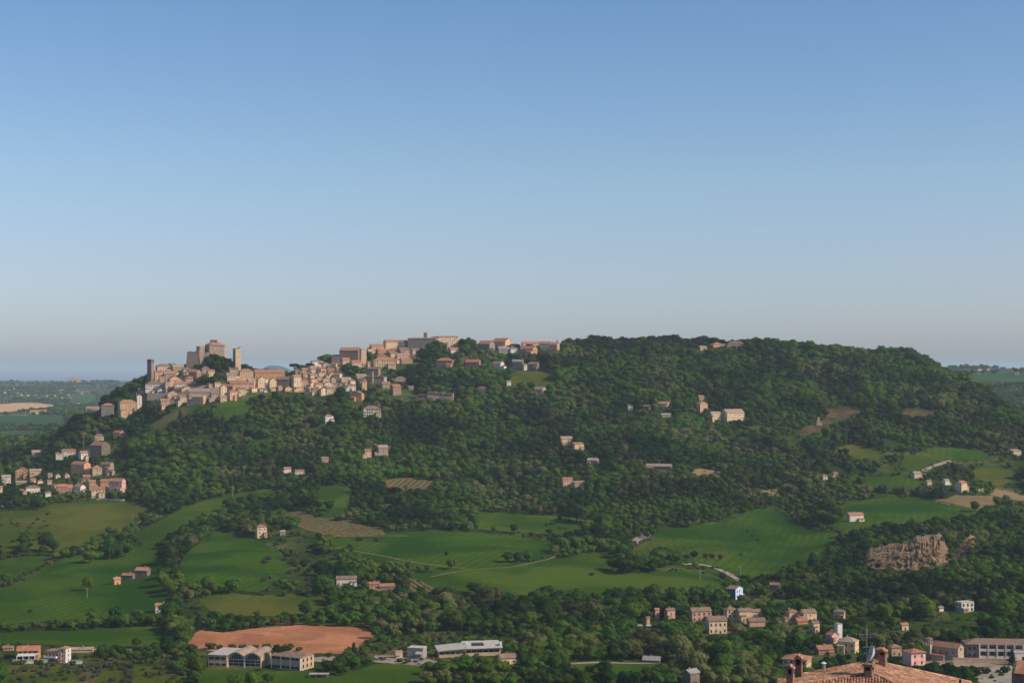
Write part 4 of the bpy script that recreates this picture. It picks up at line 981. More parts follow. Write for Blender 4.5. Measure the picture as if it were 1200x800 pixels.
h(670, 687, 563, 570, 'right part of the broken pink pair in the wood', 'pink', 'brown', 'gable', 16, .6, grp=WG)
h(331, 342, 547, 554, 'left one of a low pair above the meadow', 'white', 'terracotta', 'gable', 20, grp=WG)
h(344, 358, 550, 555.5, 'right one of a low pair above the meadow', 'white', 'terracotta', 'gable', 20, .5, grp=WG)
h(425, 436, 526, 537, 'with red shutters in the middle of the left wood', 'pink', 'brown', 'gable', 26, grp=WG)
h(375, 386, 535, 543, 'brown and small in the left wood', 'stone', 'brown', 'gable', 18, grp=WG)
h(440, 456, 521, 535, 'with a pale sloping roof in the left wood', 'stone', 'pale', 'gable', 22, .8, grp=WG)
e, mpp = custom('retaining_wall', 463, 537, 3, 'thin pale retaining wall in the left wood', 'wall', None)
MB().box(-22, 22, -.4, .4, -2, 1.4).build('masonry', WM['beige'], e)
h(830, 849, 400.5, 407, 'rounded, peeping over the ridge right of the pines', 'orange', 'terracotta', 'pyramid', 20, .9, noun='house', hid=2, win=False, chim=False)
h(852, 872, 399.5, 406, 'flat, peeping over the ridge right of the rounded roof', 'stone', 'brown', 'hip', 0, .5, noun='house', hid=2, win=False, chim=False)
h(818, 828, 405, 410, 'small, under the pines on the ridge', 'cream', 'pale', 'gable', 20, grp=WG, win=False)
# ---- hamlet at the left
HG = 'houses of the hamlet on the left slope'
h(131, 148, 504, 513.5, 'highest in the hamlet', 'orange', 'red', 'gable', -40, .6, grp=HG)
h(108, 123, 508, 518, 'second highest in the hamlet', 'stone', 'brown', 'hip', 24, .8, grp=HG)
h(104, 131, 517, 535, 'large, with bright gable wall, above the hamlet', 'brown', 'terracotta', 'gable', -34, .7, grp=HG)
h(71, 90, 526, 535, 'long with curved outline above the hamlet', 'white', 'terracotta', 'gable', 14, .5, grp=HG)
h(91, 104, 528, 541, 'with tall pale front at the upper lane of the hamlet', 'white', 'terracotta', 'gable', 36, 1, grp=HG)
h(35, 51, 527, 537, 'rough and roofless looking, alone in the wood', 'stone', 'pale', 'gable', 24, grp=HG)
h(82, 107, 540, 556, 'large angled, in the middle of the hamlet', 'orange', 'terracotta', 'gable', -24, .6, grp=HG)
h(105, 121, 545, 557, 'hip roofed in the middle of the hamlet', 'stone', 'terracotta', 'hip', 26, .9, grp=HG)
h(117, 134, 541, 552, 'with a long sagging roof at the hamlet edge', 'stone', 'brown', 'gable', -18, .6, grp=HG)
h(124, 135, 550, 557, 'half hidden left of the tall cypress', 'stone', 'brown', 'gable', -22, .6, grp=HG)
h(96, 107, 556, 565, 'small, above the front row of the hamlet', 'brick', 'red', 'gable', 20, grp=HG)
h(17, 34, 547, 561, 'with a glowing front at the left of the hamlet', 'orange', 'terracotta', 'gable', 12, .8, ridge='y', grp=HG)
h(33, 50, 549, 557, 'half ruined, right of the glowing orange one', 'pink', 'pale', 'gable', 18, .6, grp=HG)
h(0, 14, 556, 568, 'bright, at the left edge of the photo', 'white', 'pale', 'gable', 24, grp=HG)
h(28, 49, 568, 577.5, 'wide with pillared front at the lane', 'white', 'brown', 'hip', 20, .6, grp=HG)
h(64, 81, 567, 578, 'with arched front in the lowest row', 'brick', 'red', 'gable', 20, .7, grp=HG)
h(86, 101, 567, 578.5, 'with white corner in the lowest row', 'white', 'terracotta', 'gable', -30, .8, grp=HG)
h(103, 113, 562, 574, 'narrow, left end of the terracotta row', 'pink', 'terracotta', 'gable', 24, grp=HG)
h(105, 125, 570, 583, 'wide creamy front of the lowest row', 'cream', 'terracotta', 'gable', 16, .6, grp=HG)
h(116, 133, 561, 572, 'above the wide creamy front', 'orange', 'terracotta', 'gable', 16, .6, grp=HG)
h(127, 148, 560, 578, 'long with balconies at the right end of the hamlet', 'salmon', 'terracotta', 'gable', -14, .6, grp=HG, sides='fr')
h(52, 60.5, 576, 582, 'tiny, by the lane below the hamlet', 'white', 'pale', 'shed', 24, grp=HG, win=False)
h(-4, 4, 569, 577, 'cut off by the left edge of the photo', 'cream', 'terracotta', 'gable', 20, grp=HG)
h(18, 32, 563, 567, 'flat and low, behind the hamlet trees', 'pink', 'pale', 'gable', 10, .5, grp=HG, win=False)
packed([(34, 566, 62, 567), (55, 560, 84, 561), (88, 548, 104, 549), (60, 572, 100, 573)], ['the thin hamlet row behind the lane', 'the hamlet row among trees', 'the short upper hamlet row', 'the hamlet row above the meadow'], 'small houses among the hamlet trees', 46, (4.5, 6.5), (6.5, 9))
e, mpp = custom('boundary_wall', 128, 586, -4, 'low white boundary wall at the foot of the hamlet', 'wall', None)
MB().box(-15, 18, -.3, .3, -2, 1.6).build('masonry', M_WHITE, e)
# ---- houses of the fields
FG = 'farm buildings among the fields'
h(158, 177, 664, 676, 'largest roof of the small farm on the wheat slope', 'brown', 'orange', 'gable', -12, .7, noun='barn', grp=FG, win=False)
h(142, 159, 671, 679.5, 'middle building of the small farm on the wheat slope', 'brown', 'terracotta', 'gable', -12, .5, noun='barn', grp=FG, win=False)
h(131, 142, 676, 685, 'leftmost building of the small farm on the wheat slope', 'orange', 'orange', 'gable', 40, .7, noun='shed', grp=FG)
h(181, 200, 706, 718, 'with long roof beside the trees, below the small farm', 'white', 'orange', 'gable', 8, .5, noun='shed', grp=FG)
h(298, 314, 614, 630, 'two storeyed between the olive trees', 'cream', 'terracotta', 'hip', 24, .8, grp=FG)
h(327, 335, 621, 627, 'small, right of the house between the olive trees', 'grey', 'grey', 'gable', 18, grp=FG, noun='shed')
h(392, 420, 674, 686, 'long, in the middle of the valley', 'white', 'brown', 'gable', 8, .45, grp=FG, desc='farm')
h(431, 446, 681, 689, 'left half of the pair right of the white farm', 'pink', 'terracotta', 'gable', 10, .6, grp=FG)
h(442, 464, 683, 692, 'right half of the pair right of the white farm', 'brown', 'terracotta', 'gable', 14, .5, grp=FG, win=False)
h(991, 1013, 600, 611, 'on the dark green field at right', 'white', 'orange', 'gable', 14, .5, grp=FG, noun='shed', win=False)
h(982, 990, 599, 605, 'tiny, left of the red roofed field shed', 'stone', 'pale', 'gable', 20, grp=FG, noun='shed', win=False)
h(1119, 1134, 563, 576.5, 'bright and angular above the tan field', 'cream', 'red', 'gable', 36, .9, grp=FG)
h(1104, 1113, 561, 568, 'tiny, left of the bright white farmhouse', 'white', 'pale', 'gable', 24, grp=FG, win=False)
h(1067, 1080, 552, 560, 'beside the country lane', 'cream', 'grey', 'gable', 20, grp=FG, win=False)
h(1084, 1092, 562, 568, 'low, below the country lane', 'beige', 'brown', 'gable', 20, grp=FG, win=False)
h(962, 970, 556, 562, 'left one of two in the wood above the green field', 'white', 'brown', 'gable', 20, grp=FG)
h(974, 983, 553, 560, 'right one of two in the wood above the green field', 'peach', 'brown', 'gable', 24, grp=FG)
e, mpp = custom('ruin_wall', 1143, 575, 8, 'broken pale wall right of the white farmhouse', 'wall', None)
MB().box(-7, 0, -.4, .4, -2, 4).box(.1, 7, -.4, .4, -2, 2.6).box(8, 10, -.4, .4, -2, 3.4).build('masonry', WM['beige'], e)
h(1182, 1197, 526, 534, 'at the right edge in the wood', 'beige', 'pale', 'shed', 20, .8, grp=FG, win=False)
e, mpp = custom('rock_stack', 959.5, 498, 0, 'upright pale rock in the brown scrubby bank', 'rock', (956, 963, 484, 496))
MB().taper(-4, 3, -3, 3, -2, 6, .7).taper(-2.6, 1.6, -2.0, 2.0, 5.9, 11, .45).taper(0, 5, -2, 2, -1, 4, .6).build('stone', WM['stone'], e)
# ================================================================== buildings of the valley floor, modelled one by one
def balcony(parent, x, y, z, w, d=1.2, m=None):
    b = MB(); b.box(x - w / 2, x + w / 2, y - d, y, z, z + .18); b.box(x - w / 2, x + w / 2, y - d, y - d + .1, z + .182, z + 1.15)
    b.box(x - w / 2, x - w / 2 + .1, y - d + .1, y, z + .182, z + 1.15); b.box(x + w / 2 - .1, x + w / 2, y - d + .1, y, z + .182, z + 1.15)
    return b.build('balcony', m or M_WHITE, parent)
# ---- red roofed villa, bottom left
e, k = custom('villa', 34, 771, 8, 'large villa with bright red roof and orange gable beside the valley road', 'villa', (19, 48, 751, 771))
wall_mb(13.5, 9, 6.2, 'gable', 2.2).build('wall', WM['orange'], e); r_ = roof_mb(13.5, 9, 6.2, 'gable', 2.2, oh=.9).build('roof', RM['red'], e)
chimney(r_, -1, 1.5, 7.9, WM['stone'], 1.2)
for q in range(4): window(e, -5 + q * 3.2, -4.5, 3.8, 0, (1.1, 1.9))
balcony(e, 0, -4.52, 3.2, 12.6, 1.7); MB().box(-7, 5, -7.6, -4.52, 2.85, 3.05).build('porch_roof', M_WHITE, e)
for q in range(4): MB().box(-6.8 + q * 3.8, -6.4 + q * 3.8, -7.5, -7.1, -1, 2.84).build('pillar', M_WHITE, e)
for q in range(3): window(e, -4.4 + q * 4, -4.5, .3, 0, (2.4, 2.4), 'door')
window(e, 6.75, 0, 4.4, math.pi / 2, (1.0, 1.4)); window(e, 6.75, -2, 1, math.pi / 2)
e, k = custom('villa', 67, 775, -14, 'pink flat terraced villa with a little square tower beside the red roofed villa', 'villa', (54, 79, 753, 775))
MB().box(-6.6, 5, -4, 5, -3, 7.4).build('wall', WM['pink'], e); MB().box(-6.8, 3.2, -4.3, 5.3, 7.401, 7.65).build('roof', RM['terracotta'], e)
MB().box(3.2, 8.0, -3.4, 3.4, -3, 9.4).build('tower_wall', WM['white'], e); roof_mb(4.8, 6.8, 9.4, 'pyramid', 1.3, x=5.6, y=0, oh=.5).build('tower_roof', RM['terracotta'], e)
balcony(e, -2, -4.02, 3.4, 8.6, 1.8)
for q in range(4): window(e, -5.4 + q * 2.5, -4, 4.2, 0, (1.1, 1.9)); window(e, -5.4 + q * 2.5, -4, .5, 0, (1.1, 1.9))
for zz in (1, 4, 6.9): window(e, 8, 0, zz, math.pi / 2); window(e, 5.6, -3.4, zz, 0)
b = MB()
for q in range(6): b.box(-6.3 + q * 1.75, -6.1 + q * 1.75, -4.2, -4, 7.66, 8.6)
b.box(-6.3, 2.8, -4.2, -4.05, 8.6, 8.7); b.build('roof_railing', M_METAL, e)
for (u_, v_, w_, lab) in ((27, 777, 13, 'long white terrace wall below the red roofed villa'), (50, 776.5, 7, 'short white terrace wall between the two villas'), (88, 777.5, 9, 'white railed terrace wall right of the pink villa')):
    e, k = custom('terrace_wall', u_, v_, 4, lab, 'wall', (u_ - 8, u_ + 8, v_ - 4, v_))
    b = MB(); b.box(-w_ * .5, w_ * .5, -.2, .2, -2, 1.5); b.box(-w_ * .5 - .1, w_ * .5 + .1, -.3, .3, 1.502, 1.7); b.build('masonry', WM['white'], e)
    b = MB()
    for q in range(int(w_ * 1.2)): b.box(-w_ * .5 + q / 1.2, -w_ * .5 + q / 1.2 + .12, -.1, .1, 1.7, 2.5)
    b.box(-w_ * .5, w_ * .5, -.12, .12, 2.5, 2.62); b.build('balustrade', M_WHITE, e)
h(4, 16, 756.5, 762, 'left of the red roofed villa', 'pink', 'brown', 'gable', 8, .6, noun='shed', grp=None, win=False)
h(79, 109, 759, 764, 'long and very low, right of the pink villa', 'beige', 'pale', 'shed', 6, .25, noun='shed', grp=None, win=False)
# ---- barrel vaulted warehouse
e, k = custom('warehouse', 286, 782, -12, 'pale warehouse with two barrel vaulted bays and a flat roofed wing on the left', 'warehouse', (240, 318, 752, 782))
M_SHEDW = WM['beige']; k = 1000 / F
Wd, Dp = 11.0, 24.0
b = MB(); g_ = MB(); arch = MB(); rf = MB()
MB().box(-24, -11.2, -1, Dp, -3, 7.4).build('wing_wall', M_SHEDW, e); MB().box(-24.4, -10.9, -1.5, Dp + .4, 7.41, 7.9).build('wing_roof', RM['white'], e)
for z_ in (1.0, 4.9):
    for q in range(3): window(e, -21.6 + q * 4.1, -1, z_, 0, (3.2, 1.5))
for s in (0, 1):
    x0 = -11 + s * (Wd + .1)
    n = 12; prof = [(x0 + Wd * i / n, 7.0 + 2.3 * math.sin(math.pi * i / n)) for i in range(n + 1)]
    w_ = MB(); w_.box(x0, x0 + Wd, .6, Dp, -3, 7.0)
    w_.add([(p[0], .6, p[1]) for p in prof] + [(p[0], Dp, p[1]) for p in prof], [tuple(range(n + 1)), tuple(range(n + 1, 2 * n + 2))[::-1]]); w_.build('hall_wall', M_SHEDW, e)
    r = MB(); vs = []
    for (px, pz) in prof: vs += [(px, -.6, pz + .02), (px, Dp + .4, pz + .02), (px, -.6, pz + .5), (px, Dp + .4, pz + .5)]
    fs = []
    for i in range(n): a = 4 * i; c = a + 4; fs += [(a, a + 1, c + 1, c), (a + 2, c + 2, c + 3, a + 3), (a, c, c + 2, a + 2), (a + 1, a + 3, c + 3, c + 1)]
    r.add(vs, fs); r.build('vaulted_roof', RM['pale'], e)
    gl = MB(); pr = [(x0 + .7 + (Wd - 1.4) * i / n, 5.2 + 3.4 * math.sin(math.pi * i / n) ** .8) for i in range(n + 1)]
    gl.add([(p[0], .55, p[1]) for p in pr] , [tuple(range(n + 1))]); gg = gl.build('arched_window', M_GLASS, e)
    mu = MB()
    for q in range(1, 6): xx = x0 + .7 + (Wd - 1.4) * q / 6; mu.box(xx - .06, xx + .06, .45, .54, 5.2, 5.2 + 3.4 * math.sin(math.pi * q / 6) ** .8)
    mu.box(x0 + .7, x0 + Wd - .7, .45, .53, 5.0, 5.22); mu.build('glazing_bar', M_WHITE, gg)
    for q in range(3): window(e, x0 + 2 + q * 3.5, .6, 1.2, 0, (3.2, 1.5)); window(e, x0 + 2 + q * 3.5, .6, 3.2, 0, (3.2, 1.5))
    MB().box(x0 - .35, x0 + .35, .1, .6, -2, 7.4).build('buttress', M_WHITE, e)
# ---- second warehouse
e, k = custom('warehouse', 343, 782, -26, 'square warehouse with low grey brown roof and tall white buttresses', 'warehouse', (323, 366, 755, 782))
MB().box(-11, 11, -7.6, 7.6, -3, 8.3).build('wall', M_SHEDW, e)
rb = MB(); rb.add([(-11.6, -8.2, 8.4), (11.6, -8.2, 8.4), (11.6, 8.2, 8.4), (-11.6, 8.2, 8.4), (-11.6, 0, 10.4), (11.6, 0, 10.4)], [(0, 1, 5, 4), (2, 3, 4, 5), (0, 4, 3), (1, 2, 5), (3, 2, 1, 0)]); rb.build('roof', RM['brown'], e)
for q in range(4): MB().box(-11 + q * 7.2 - (.3 if q else 0), -10.6 + q * 7.2, -8, -7.62, -3, 8.3).build('buttress', M_WHITE, e)
for q in range(3):
    for xx in (0, 3.3): window(e, -9 + q * 7.2 + xx * .9, -7.6, 6.4, 0, (3.2, 1.5)); window(e, -9 + q * 7.2 + xx * .9, -7.6, 1, 0, (3.2, 1.5))
for q in range(3): window(e, 11, -4.5 + q * 4.5, 5.2, math.pi / 2, (1.6, 2.2)); window(e, 11, -4.5 + q * 4.5, 1.5, math.pi / 2, (1.6, 2.2))
e, k = custom('shed', 374, 793.5, 0, 'small open shed with thin white roof below the right warehouse', 'shed', (362, 385, 787, 793))
MB().box(-6, 6, -2.4, 2.4, 2.3, 2.6).build('roof', RM['white'], e); MB().box(-5.6, 5.6, 1.9, 2.2, -1, 2.29).build('wall', WM['brown'], e)
for sx in (-5.5, -1.8, 1.8, 5.3): MB().box(sx, sx + .25, -2.2, -1.95, -1, 2.29).build('post', M_WOOD, e)
# ---- low white building in the trees
e, k = custom('office_building', 553, 769, 12, 'low modern building with angular white roofs among dark trees', 'building', (510, 586, 750, 765))
MB().box(-22, -4, 0, 12, -3, 4.6).build('wall', WM['beige'], e); rb = MB(); slab(rb, [(-23, -1.5, 4.9), (-3, -1.5, 5.9), (-3, 13, 7.4), (-23, 13, 6.2)], .5); rb.build('roof', RM['white'], e)
MB().box(-3.9, 20, 2, 14, -3, 5.2).build('wall', WM['beige'], e); rb = MB(); slab(rb, [(-4.4, 0, 5.4), (21, 0, 5.4), (21, 16, 7.6), (-4.4, 16, 7.8)], .5); rr = rb.build('roof', RM['white'], e)
MB().box(2, 9, 5, 11, 6.3, 7.42).build('skylight', M_GLASS, rr); MB().box(-2.6, -1.6, 8, 9, 6.6, 8.8).build('chimney', M_WHITE, rr); MB().box(19.5, 21, 3, 6, 5.6, 8.4).build('parapet', M_WHITE, rr)
for q in range(5): window(e, -20 + q * 3.6, 0, 2.2, 0, (3.2, 1.5))
for q in range(6): window(e, -2 + q * 3.9, 2, 2.4, 0, (3.2, 1.5))
h(478, 500, 757, 771, 'blank box left of the low modern building', 'grey', 'white', 'flat', -14, .8, noun='hall', win=False)
h(583, 605, 765, 778, 'half hidden by trees right of the low modern building', 'cream', 'brown', 'gable', 16, .7, noun='house')
h(462, 472, 762, 771, 'low beside the pale paved yard', 'beige', 'pale', 'flat', 16, .8, noun='shed', win=False)
h(753, 775, 768, 777, 'dark and open fronted at the edge of the green strip', 'brown', 'grey', 'gable', -14, .6, noun='shed', win=False)
h(800, 820, 783, 802, 'steep gabled, cut off by the bottom edge', 'brown', 'grey', 'gable', 40, .8, noun='barn', win=False, hid=2)
# ---- terraced houses in the wood
RG = 'terracotta roofed houses in the valley wood'
h(756, 762, 722, 733, 'slim, leftmost of the valley wood', 'pink', 'brown', 'gable', 24, grp=RG)
h(766, 773, 712, 727, 'narrow, second from left in the valley wood', 'peach', 'red', 'gable', 20, grp=RG)
h(778, 792, 712, 728, 'narrow, third from left in the valley wood', 'pink', 'brown', 'gable', 26, .6, grp=RG)
h(806, 835, 711, 728, 'long upper left one of the row in the wood', 'pink', 'brown', 'gable', 12, .5, grp=RG, wsize=(1.1, 1.9), sides='f')
h(825, 853, 721, 742, 'lower front one of the row in the wood', 'cream', 'brown', 'gable', 12, .7, grp=RG, wsize=(1.1, 1.9))
h(847, 864, 710, 729, 'tallest with hip roof in the row', 'peach', 'brown', 'hip', 18, .8, grp=RG, wsize=(1.1, 1.9))
h(862, 882, 712, 730, 'middle of the right half of the row', 'cream', 'brown', 'gable', 16, .6, grp=RG)
h(876, 893, 713, 725, 'with arched porch near the right end of the row', 'cream', 'brown', 'gable', 18, .7, grp=RG)
h(874, 898, 723, 734, 'low, at the lower right end of the row', 'pink', 'brown', 'gable', 10, .6, grp=RG, win=False)
h(901, 915, 682, 692, 'low and brown right of the pale blue house', 'brown', 'brown', 'gable', -14, .7, win=False)
# ---- the blue house
e, k = custom('house', 861, 697, -38, 'pale blue gabled house with dark blue shaded side beside the country road', 'house', (849, 874, 680, 697), y=1310)
MB_ = wall_mb(8.6, 12, 8.2, 'gable', 2.1, 'x'); MB_.build('wall', WM['pale blue'], e); r_ = roof_mb(8.6, 12, 8.2, 'gable', 2.1, 'x', oh=.35).build('roof', RM['brown'], e)
MB().box(-4.33, 4.2, -6.05, -6.003, -2, 8.1).build('shaded_side_panel', mat('dark_blue_shade', (.07, .10, .22), .8, .15, .6), e)  # thin navy panel: the unlit side's shade is put into its colour
for z_ in (1.4, 5):
    for t in (-3.6, .2): window(e, 4.3, t, z_, math.pi / 2, (1.1, 1.9))
    for t in (-2, 1.6): window(e, t, -6.05, z_, 0)
window(e, 4.3, 3.4, .2, math.pi / 2, (1.6, 2.2), 'door'); MB().box(4.32, 6.4, 1.8, 5, 3.0, 3.2).build('porch_roof', M_WHITE, e)
# ---- cluster lower right
CG = 'houses of the valley village'
h(919, 937, 713, 727, 'highest left of the valley village', 'beige', 'terracotta', 'hip', 22, .8, grp=CG)
h(935, 958, 713, 728, 'highest right of the valley village', 'cream', 'brown', 'gable', 20, .7, grp=CG)
h(930, 948, 723, 731, 'low with wide roof in the middle of the valley village', 'orange', 'red', 'gable', 14, .8, grp=CG, win=False)
h(948, 961, 727, 742, 'tall and bright below the others of the village slope', 'cream', 'brown', 'gable', 30, .8, grp=CG)
h(975, 992, 713, 725, 'small, alone at the dark wood edge', 'peach', 'brown', 'hip', -20, .7, grp=CG)
h(968, 983, 739, 753, 'rounded pink front below the white shaft', 'salmon', 'pink' if False else 'terracotta', 'gable', 34, .8, grp=CG, ridge='y')
e, k = custom('water_tower', 982.5, 747, 24, 'tall slim white tower in the valley village', 'tower', (979, 986, 730, 746))
MB().box(-2, 2, -2, 2, -3, 10.2).build('wall', M_WHITE, e); MB().box(-2.2, 2.2, -2.2, 2.2, 10.21, 10.6).build('roof', RM['pale'], e)
h(981, 1007, 745, 765, 'wide stone one with grey hip roof and yellow end', 'yellow', 'pale', 'hip', -28, .8, grp=CG)
h(955, 976, 755, 767, 'with low roof between trees, left of the grey hip', 'brick', 'terracotta', 'gable', 12, .7, grp=CG, win=False)
h(1024, 1039, 757, 770, 'small turreted one behind the tiled roof', 'brick', 'terracotta', 'pyramid', 34, .9, grp=CG)
h(1041, 1056, 754, 768, 'low left neighbour of the pink cube', 'beige', 'terracotta', 'hip', 14, .8, grp=CG)
h(1052, 1066, 712, 740, 'pale peeping from olive bushes', 'cream', 'brown', 'gable', 20, .8, grp=CG) if False else h(1053, 1065, 729, 738, 'pale and small, peeping from the bushes above the pink cube', 'cream', 'terracotta', 'gable', 20, .8, grp=CG)
h(1119, 1142, 704, 717, 'flat roofed among the dark trees', 'white', 'white', 'flat', 20, .7, noun='villa', wsize=(1.6, 2.2))
h(1098, 1106, 710, 716, 'tiny, left of the flat roofed white villa', 'white', 'grey', 'gable', 20, win=False, noun='shed')
h(1017, 1022, 702, 706, 'faint in the dark wood at right', 'pink', 'brown', 'gable', 10, win=False, noun='shed')
# hip roofed villa behind the near roof
e, k = custom('villa', 934, 784, -24, 'square yellow villa with wide terracotta hip roof behind the near chimneys', 'villa', (911, 956, 762, 780))
MB().box(-7.6, 7.6, -6.4, 6.4, -4, 7.4).build('wall', WM['yellow'], e); roof_mb(15.2, 12.8, 7.5, 'hip', 2.6, oh=1.1).build('roof', RM['terracotta'], e)
for z_ in (1, 4.5):
    for q in range(4): window(e, -5.8 + q * 3.8, -6.4, z_, 0, (1.1, 1.9))
    for q in range(3): window(e, 7.6, -4 + q * 4, z_, math.pi / 2, (1.1, 1.9))
# pink cube
e, k = custom('house', 1071, 778, 20, 'salmon pink cube house with low red pyramid roof in front of the church', 'house', (1057, 1084, 755, 777))
MB().box(-5.4, 5.4, -5, 5, -4, 8.4).build('wall', WM['salmon'], e); roof_mb(10.8, 10, 8.5, 'hip', 1.9, oh=.9).build('roof', RM['red'], e)
for z_ in (1.0, 5.2):
    for t in (-2.6, 2.6): window(e, t, -5, z_, 0, (1.1, 1.9)); window(e, 5.4, t, z_, math.pi / 2, (1.0, 1.4))
window(e, 5.4, 0, .1, math.pi / 2, (1.1, 1.9), 'door')
# church
e, k = custom('church', 1110, 772, -40, 'small stone church with round gable window and open bell tower', 'church', (1090, 1127, 741, 768), y=1035)
M_CH = WM['stone']
wall_mb(19, 9, 9.0, 'gable', 2.6, 'x').build('wall', M_CH, e); roof_mb(19, 9, 9.0, 'gable', 2.6, 'x', oh=.4).build('roof', RM['terracotta'], e)
b = MB(); n = 12; b.add([(9.56, 1.0 * math.cos(2 * math.pi * i / n), 8.0 + 1.0 * math.sin(2 * math.pi * i / n)) for i in range(n)], [tuple(range(n))]); rw = b.build('rose_window', M_GLASS, e)
b = MB(); 
for i in range(n):
    a0, a1 = 2 * math.pi * i / n, 2 * math.pi * (i + 1) / n
    b.add([(9.6, r_ * math.cos(a), 8 + r_ * math.sin(a)) for r_, a in ((1.0, a0), (1.0, a1), (1.3, a1), (1.3, a0))], [(0, 1, 2, 3)])
b.build('window_surround', M_FRAME, rw)
window(e, 9.5, 0, .1, math.pi / 2, (1.6, 2.2), 'door')
for q in range(4): window(e, -7 + q * 4.4, -4.5, 5, 0, (1.0, 1.4))
t = MB(); tx, ty = -9.6, -7
t.box(tx - 1.7, tx + 1.7, ty - 1.7, ty + 1.7, -4, 9.6)
for sx in (-1, 1):
    for sy in (-1, 1): t.box(*(sorted((tx + sx * 1.7, tx + sx * .9))), *(sorted((ty + sy * 1.7, ty + sy * .9))), 9.6, 13.2)
t.box(tx - 1.7, tx + 1.7, ty - 1.7, ty + 1.7, 13.2, 13.8); t.build('bell_tower', M_CH, e)
roof_mb(3.4, 3.4, 13.8, 'pyramid', .9, x=tx, y=ty, oh=.3).build('tower_roof', RM['terracotta'], e)
b = MB(); b.tube([(tx, ty, 10.4), (tx, ty, 10.9), (tx, ty, 11.5), (tx, ty, 12.6)], [.65, .5, .3, .1], 10); b.build('bell', M_METAL, e)
wall_mb(9, 4, 4, 'shed', 0, x=-3, y=-6.55, dig=4).build('sacristy', M_CH, e); roof_mb(9, 4, 4.05, 'shed', .7, x=-3, y=-6.55, oh=.3).build('sacristy_roof', RM['red'], e)
# long white-framed building
e, k = custom('apartment_building', 1172, 771, -6, 'long two storey building with white pillars and balconies under a brown roof', 'building', (1134, 1212, 745, 768), y=1040)
MB().box(-21, 27, 0, 12, -4, 9.2).build('wall', WM['grey'], e); roof_mb(48, 12, 9.25, 'hip', 2.9, x=3, y=6, oh=1.6).build('roof', RM['brown'], e)
M_WB = WM['white']
for q in range(8):
    xx = -13.5 + q * 5.6
    MB().box(xx - .4, xx + .4, -2.2, -1.4, -4, 9.2).build('pillar', M_WB, e)
    if q < 7:
        MB().box(xx + .42, xx + 5.18, -2.0, -1.7, 5.4, 6.5).build('balcony', M_WB, e); MB().box(xx + .42, xx + 5.18, -2.0, -.01, 4.9, 5.38).build('floor_slab', M_WB, e)
        MB().box(xx + .42, xx + 5.18, -2.0, -1.7, 0.4, 1.9).build('railing', M_WB, e)
        window(e, xx + 2.8, 0, 6.2, 0, (3.2, 1.5)); window(e, xx + 2.8, 0, 2, 0, (2.4, 2.4))
for q in range(2): window(e, -19.5 + q * 3, 0, 5.2, 0, (1.6, 2.2)); window(e, -19.5 + q * 3, 0, 1, 0, (1.6, 2.2))
h(1186, 1215, 763, 775, 'white extension in front of the long pillared building', 'white', 'white', 'flat', 4, .5, noun='block', wsize=(2.4, 2.4), sides='f')
e, k = custom('boundary_wall', 1112, 777, 6, 'pale roadside wall in front of the church', 'wall', None)
MB().box(-18, 15, -.25, .25, -2, 1.6).build('masonry', WM['pink'], e); MB().box(-18, 15, -.35, .35, 1.602, 1.8).build('coping', M_CONC, e)
e, k = custom('retaining_wall', 1150, 777, -6, 'beige retaining wall below the long pillared building', 'wall', (1130, 1172, 766, 777))
MB().box(-18, 16, -.4, .4, -3, 3.2).build('masonry', WM['beige'], e); MB().box(-18, 16, -.5, .5, 3.202, 3.45).build('coping', WM['pink'], e)
# cars
def car(u, v, yaw, colm, label):
    x, y, z = at(u, v); e = empty('parked_car', (x, y, z + .05), R(yaw)); tag(e, label, 'car', 'cars parked in the valley')
    prof = [(-2.05, .35), (-2.1, .75), (-1.95, .95), (-1.35, 1.0), (-.8, 1.42), (.6, 1.45), (1.15, 1.0), (1.95, .9), (2.1, .6), (2.05, .3)]
    b = MB(); n = len(prof); b.add([(p[0], -.8, p[1]) for p in prof] + [(p[0], .8, p[1]) for p in prof], [tuple(range(n))[::-1], tuple(range(n, 2 * n))] + [(i, (i + 1) % n, n + (i + 1) % n, n + i) for i in range(n)]); b.build('body', colm, e)
    g = MB()
    for s in (-1, 1): g.add([(-1.2, s * .81, 1.03), (-.75, s * .81, 1.36), (.55, s * .81, 1.38), (1.0, s * .81, 1.03)], [(0, 1, 2, 3)])
    g.build('side_window', M_GLASS, e)
    for wx in (-1.3, 1.3):
        for wy in (-.82, .82): MB().tube([(wx, wy - .1, .32), (wx, wy + .1, .32)], .32, 12).build('wheel', M_DARK, e)
    HRECT.append((u - 4, u + 4, v - 2.5, v, y))
car(750, 733.5, 5, M_WHITE, 'white parked car leftmost below the slim pink house')
car(760, 733.5, 15, M_WHITE, 'white parked car in the middle below the slim pink house')
car(767, 733.5, -20, M_METAL, 'grey parked car rightmost below the slim pink house')
car(1136, 776, 30, M_WHITE, 'white parked car on the forecourt right of the church')
car(1137, 771, 20, M_DARK, 'dark parked car on the forecourt right of the church')
car(1178, 770, 8, M_METAL, 'silver parked car in front of the long pillared building')
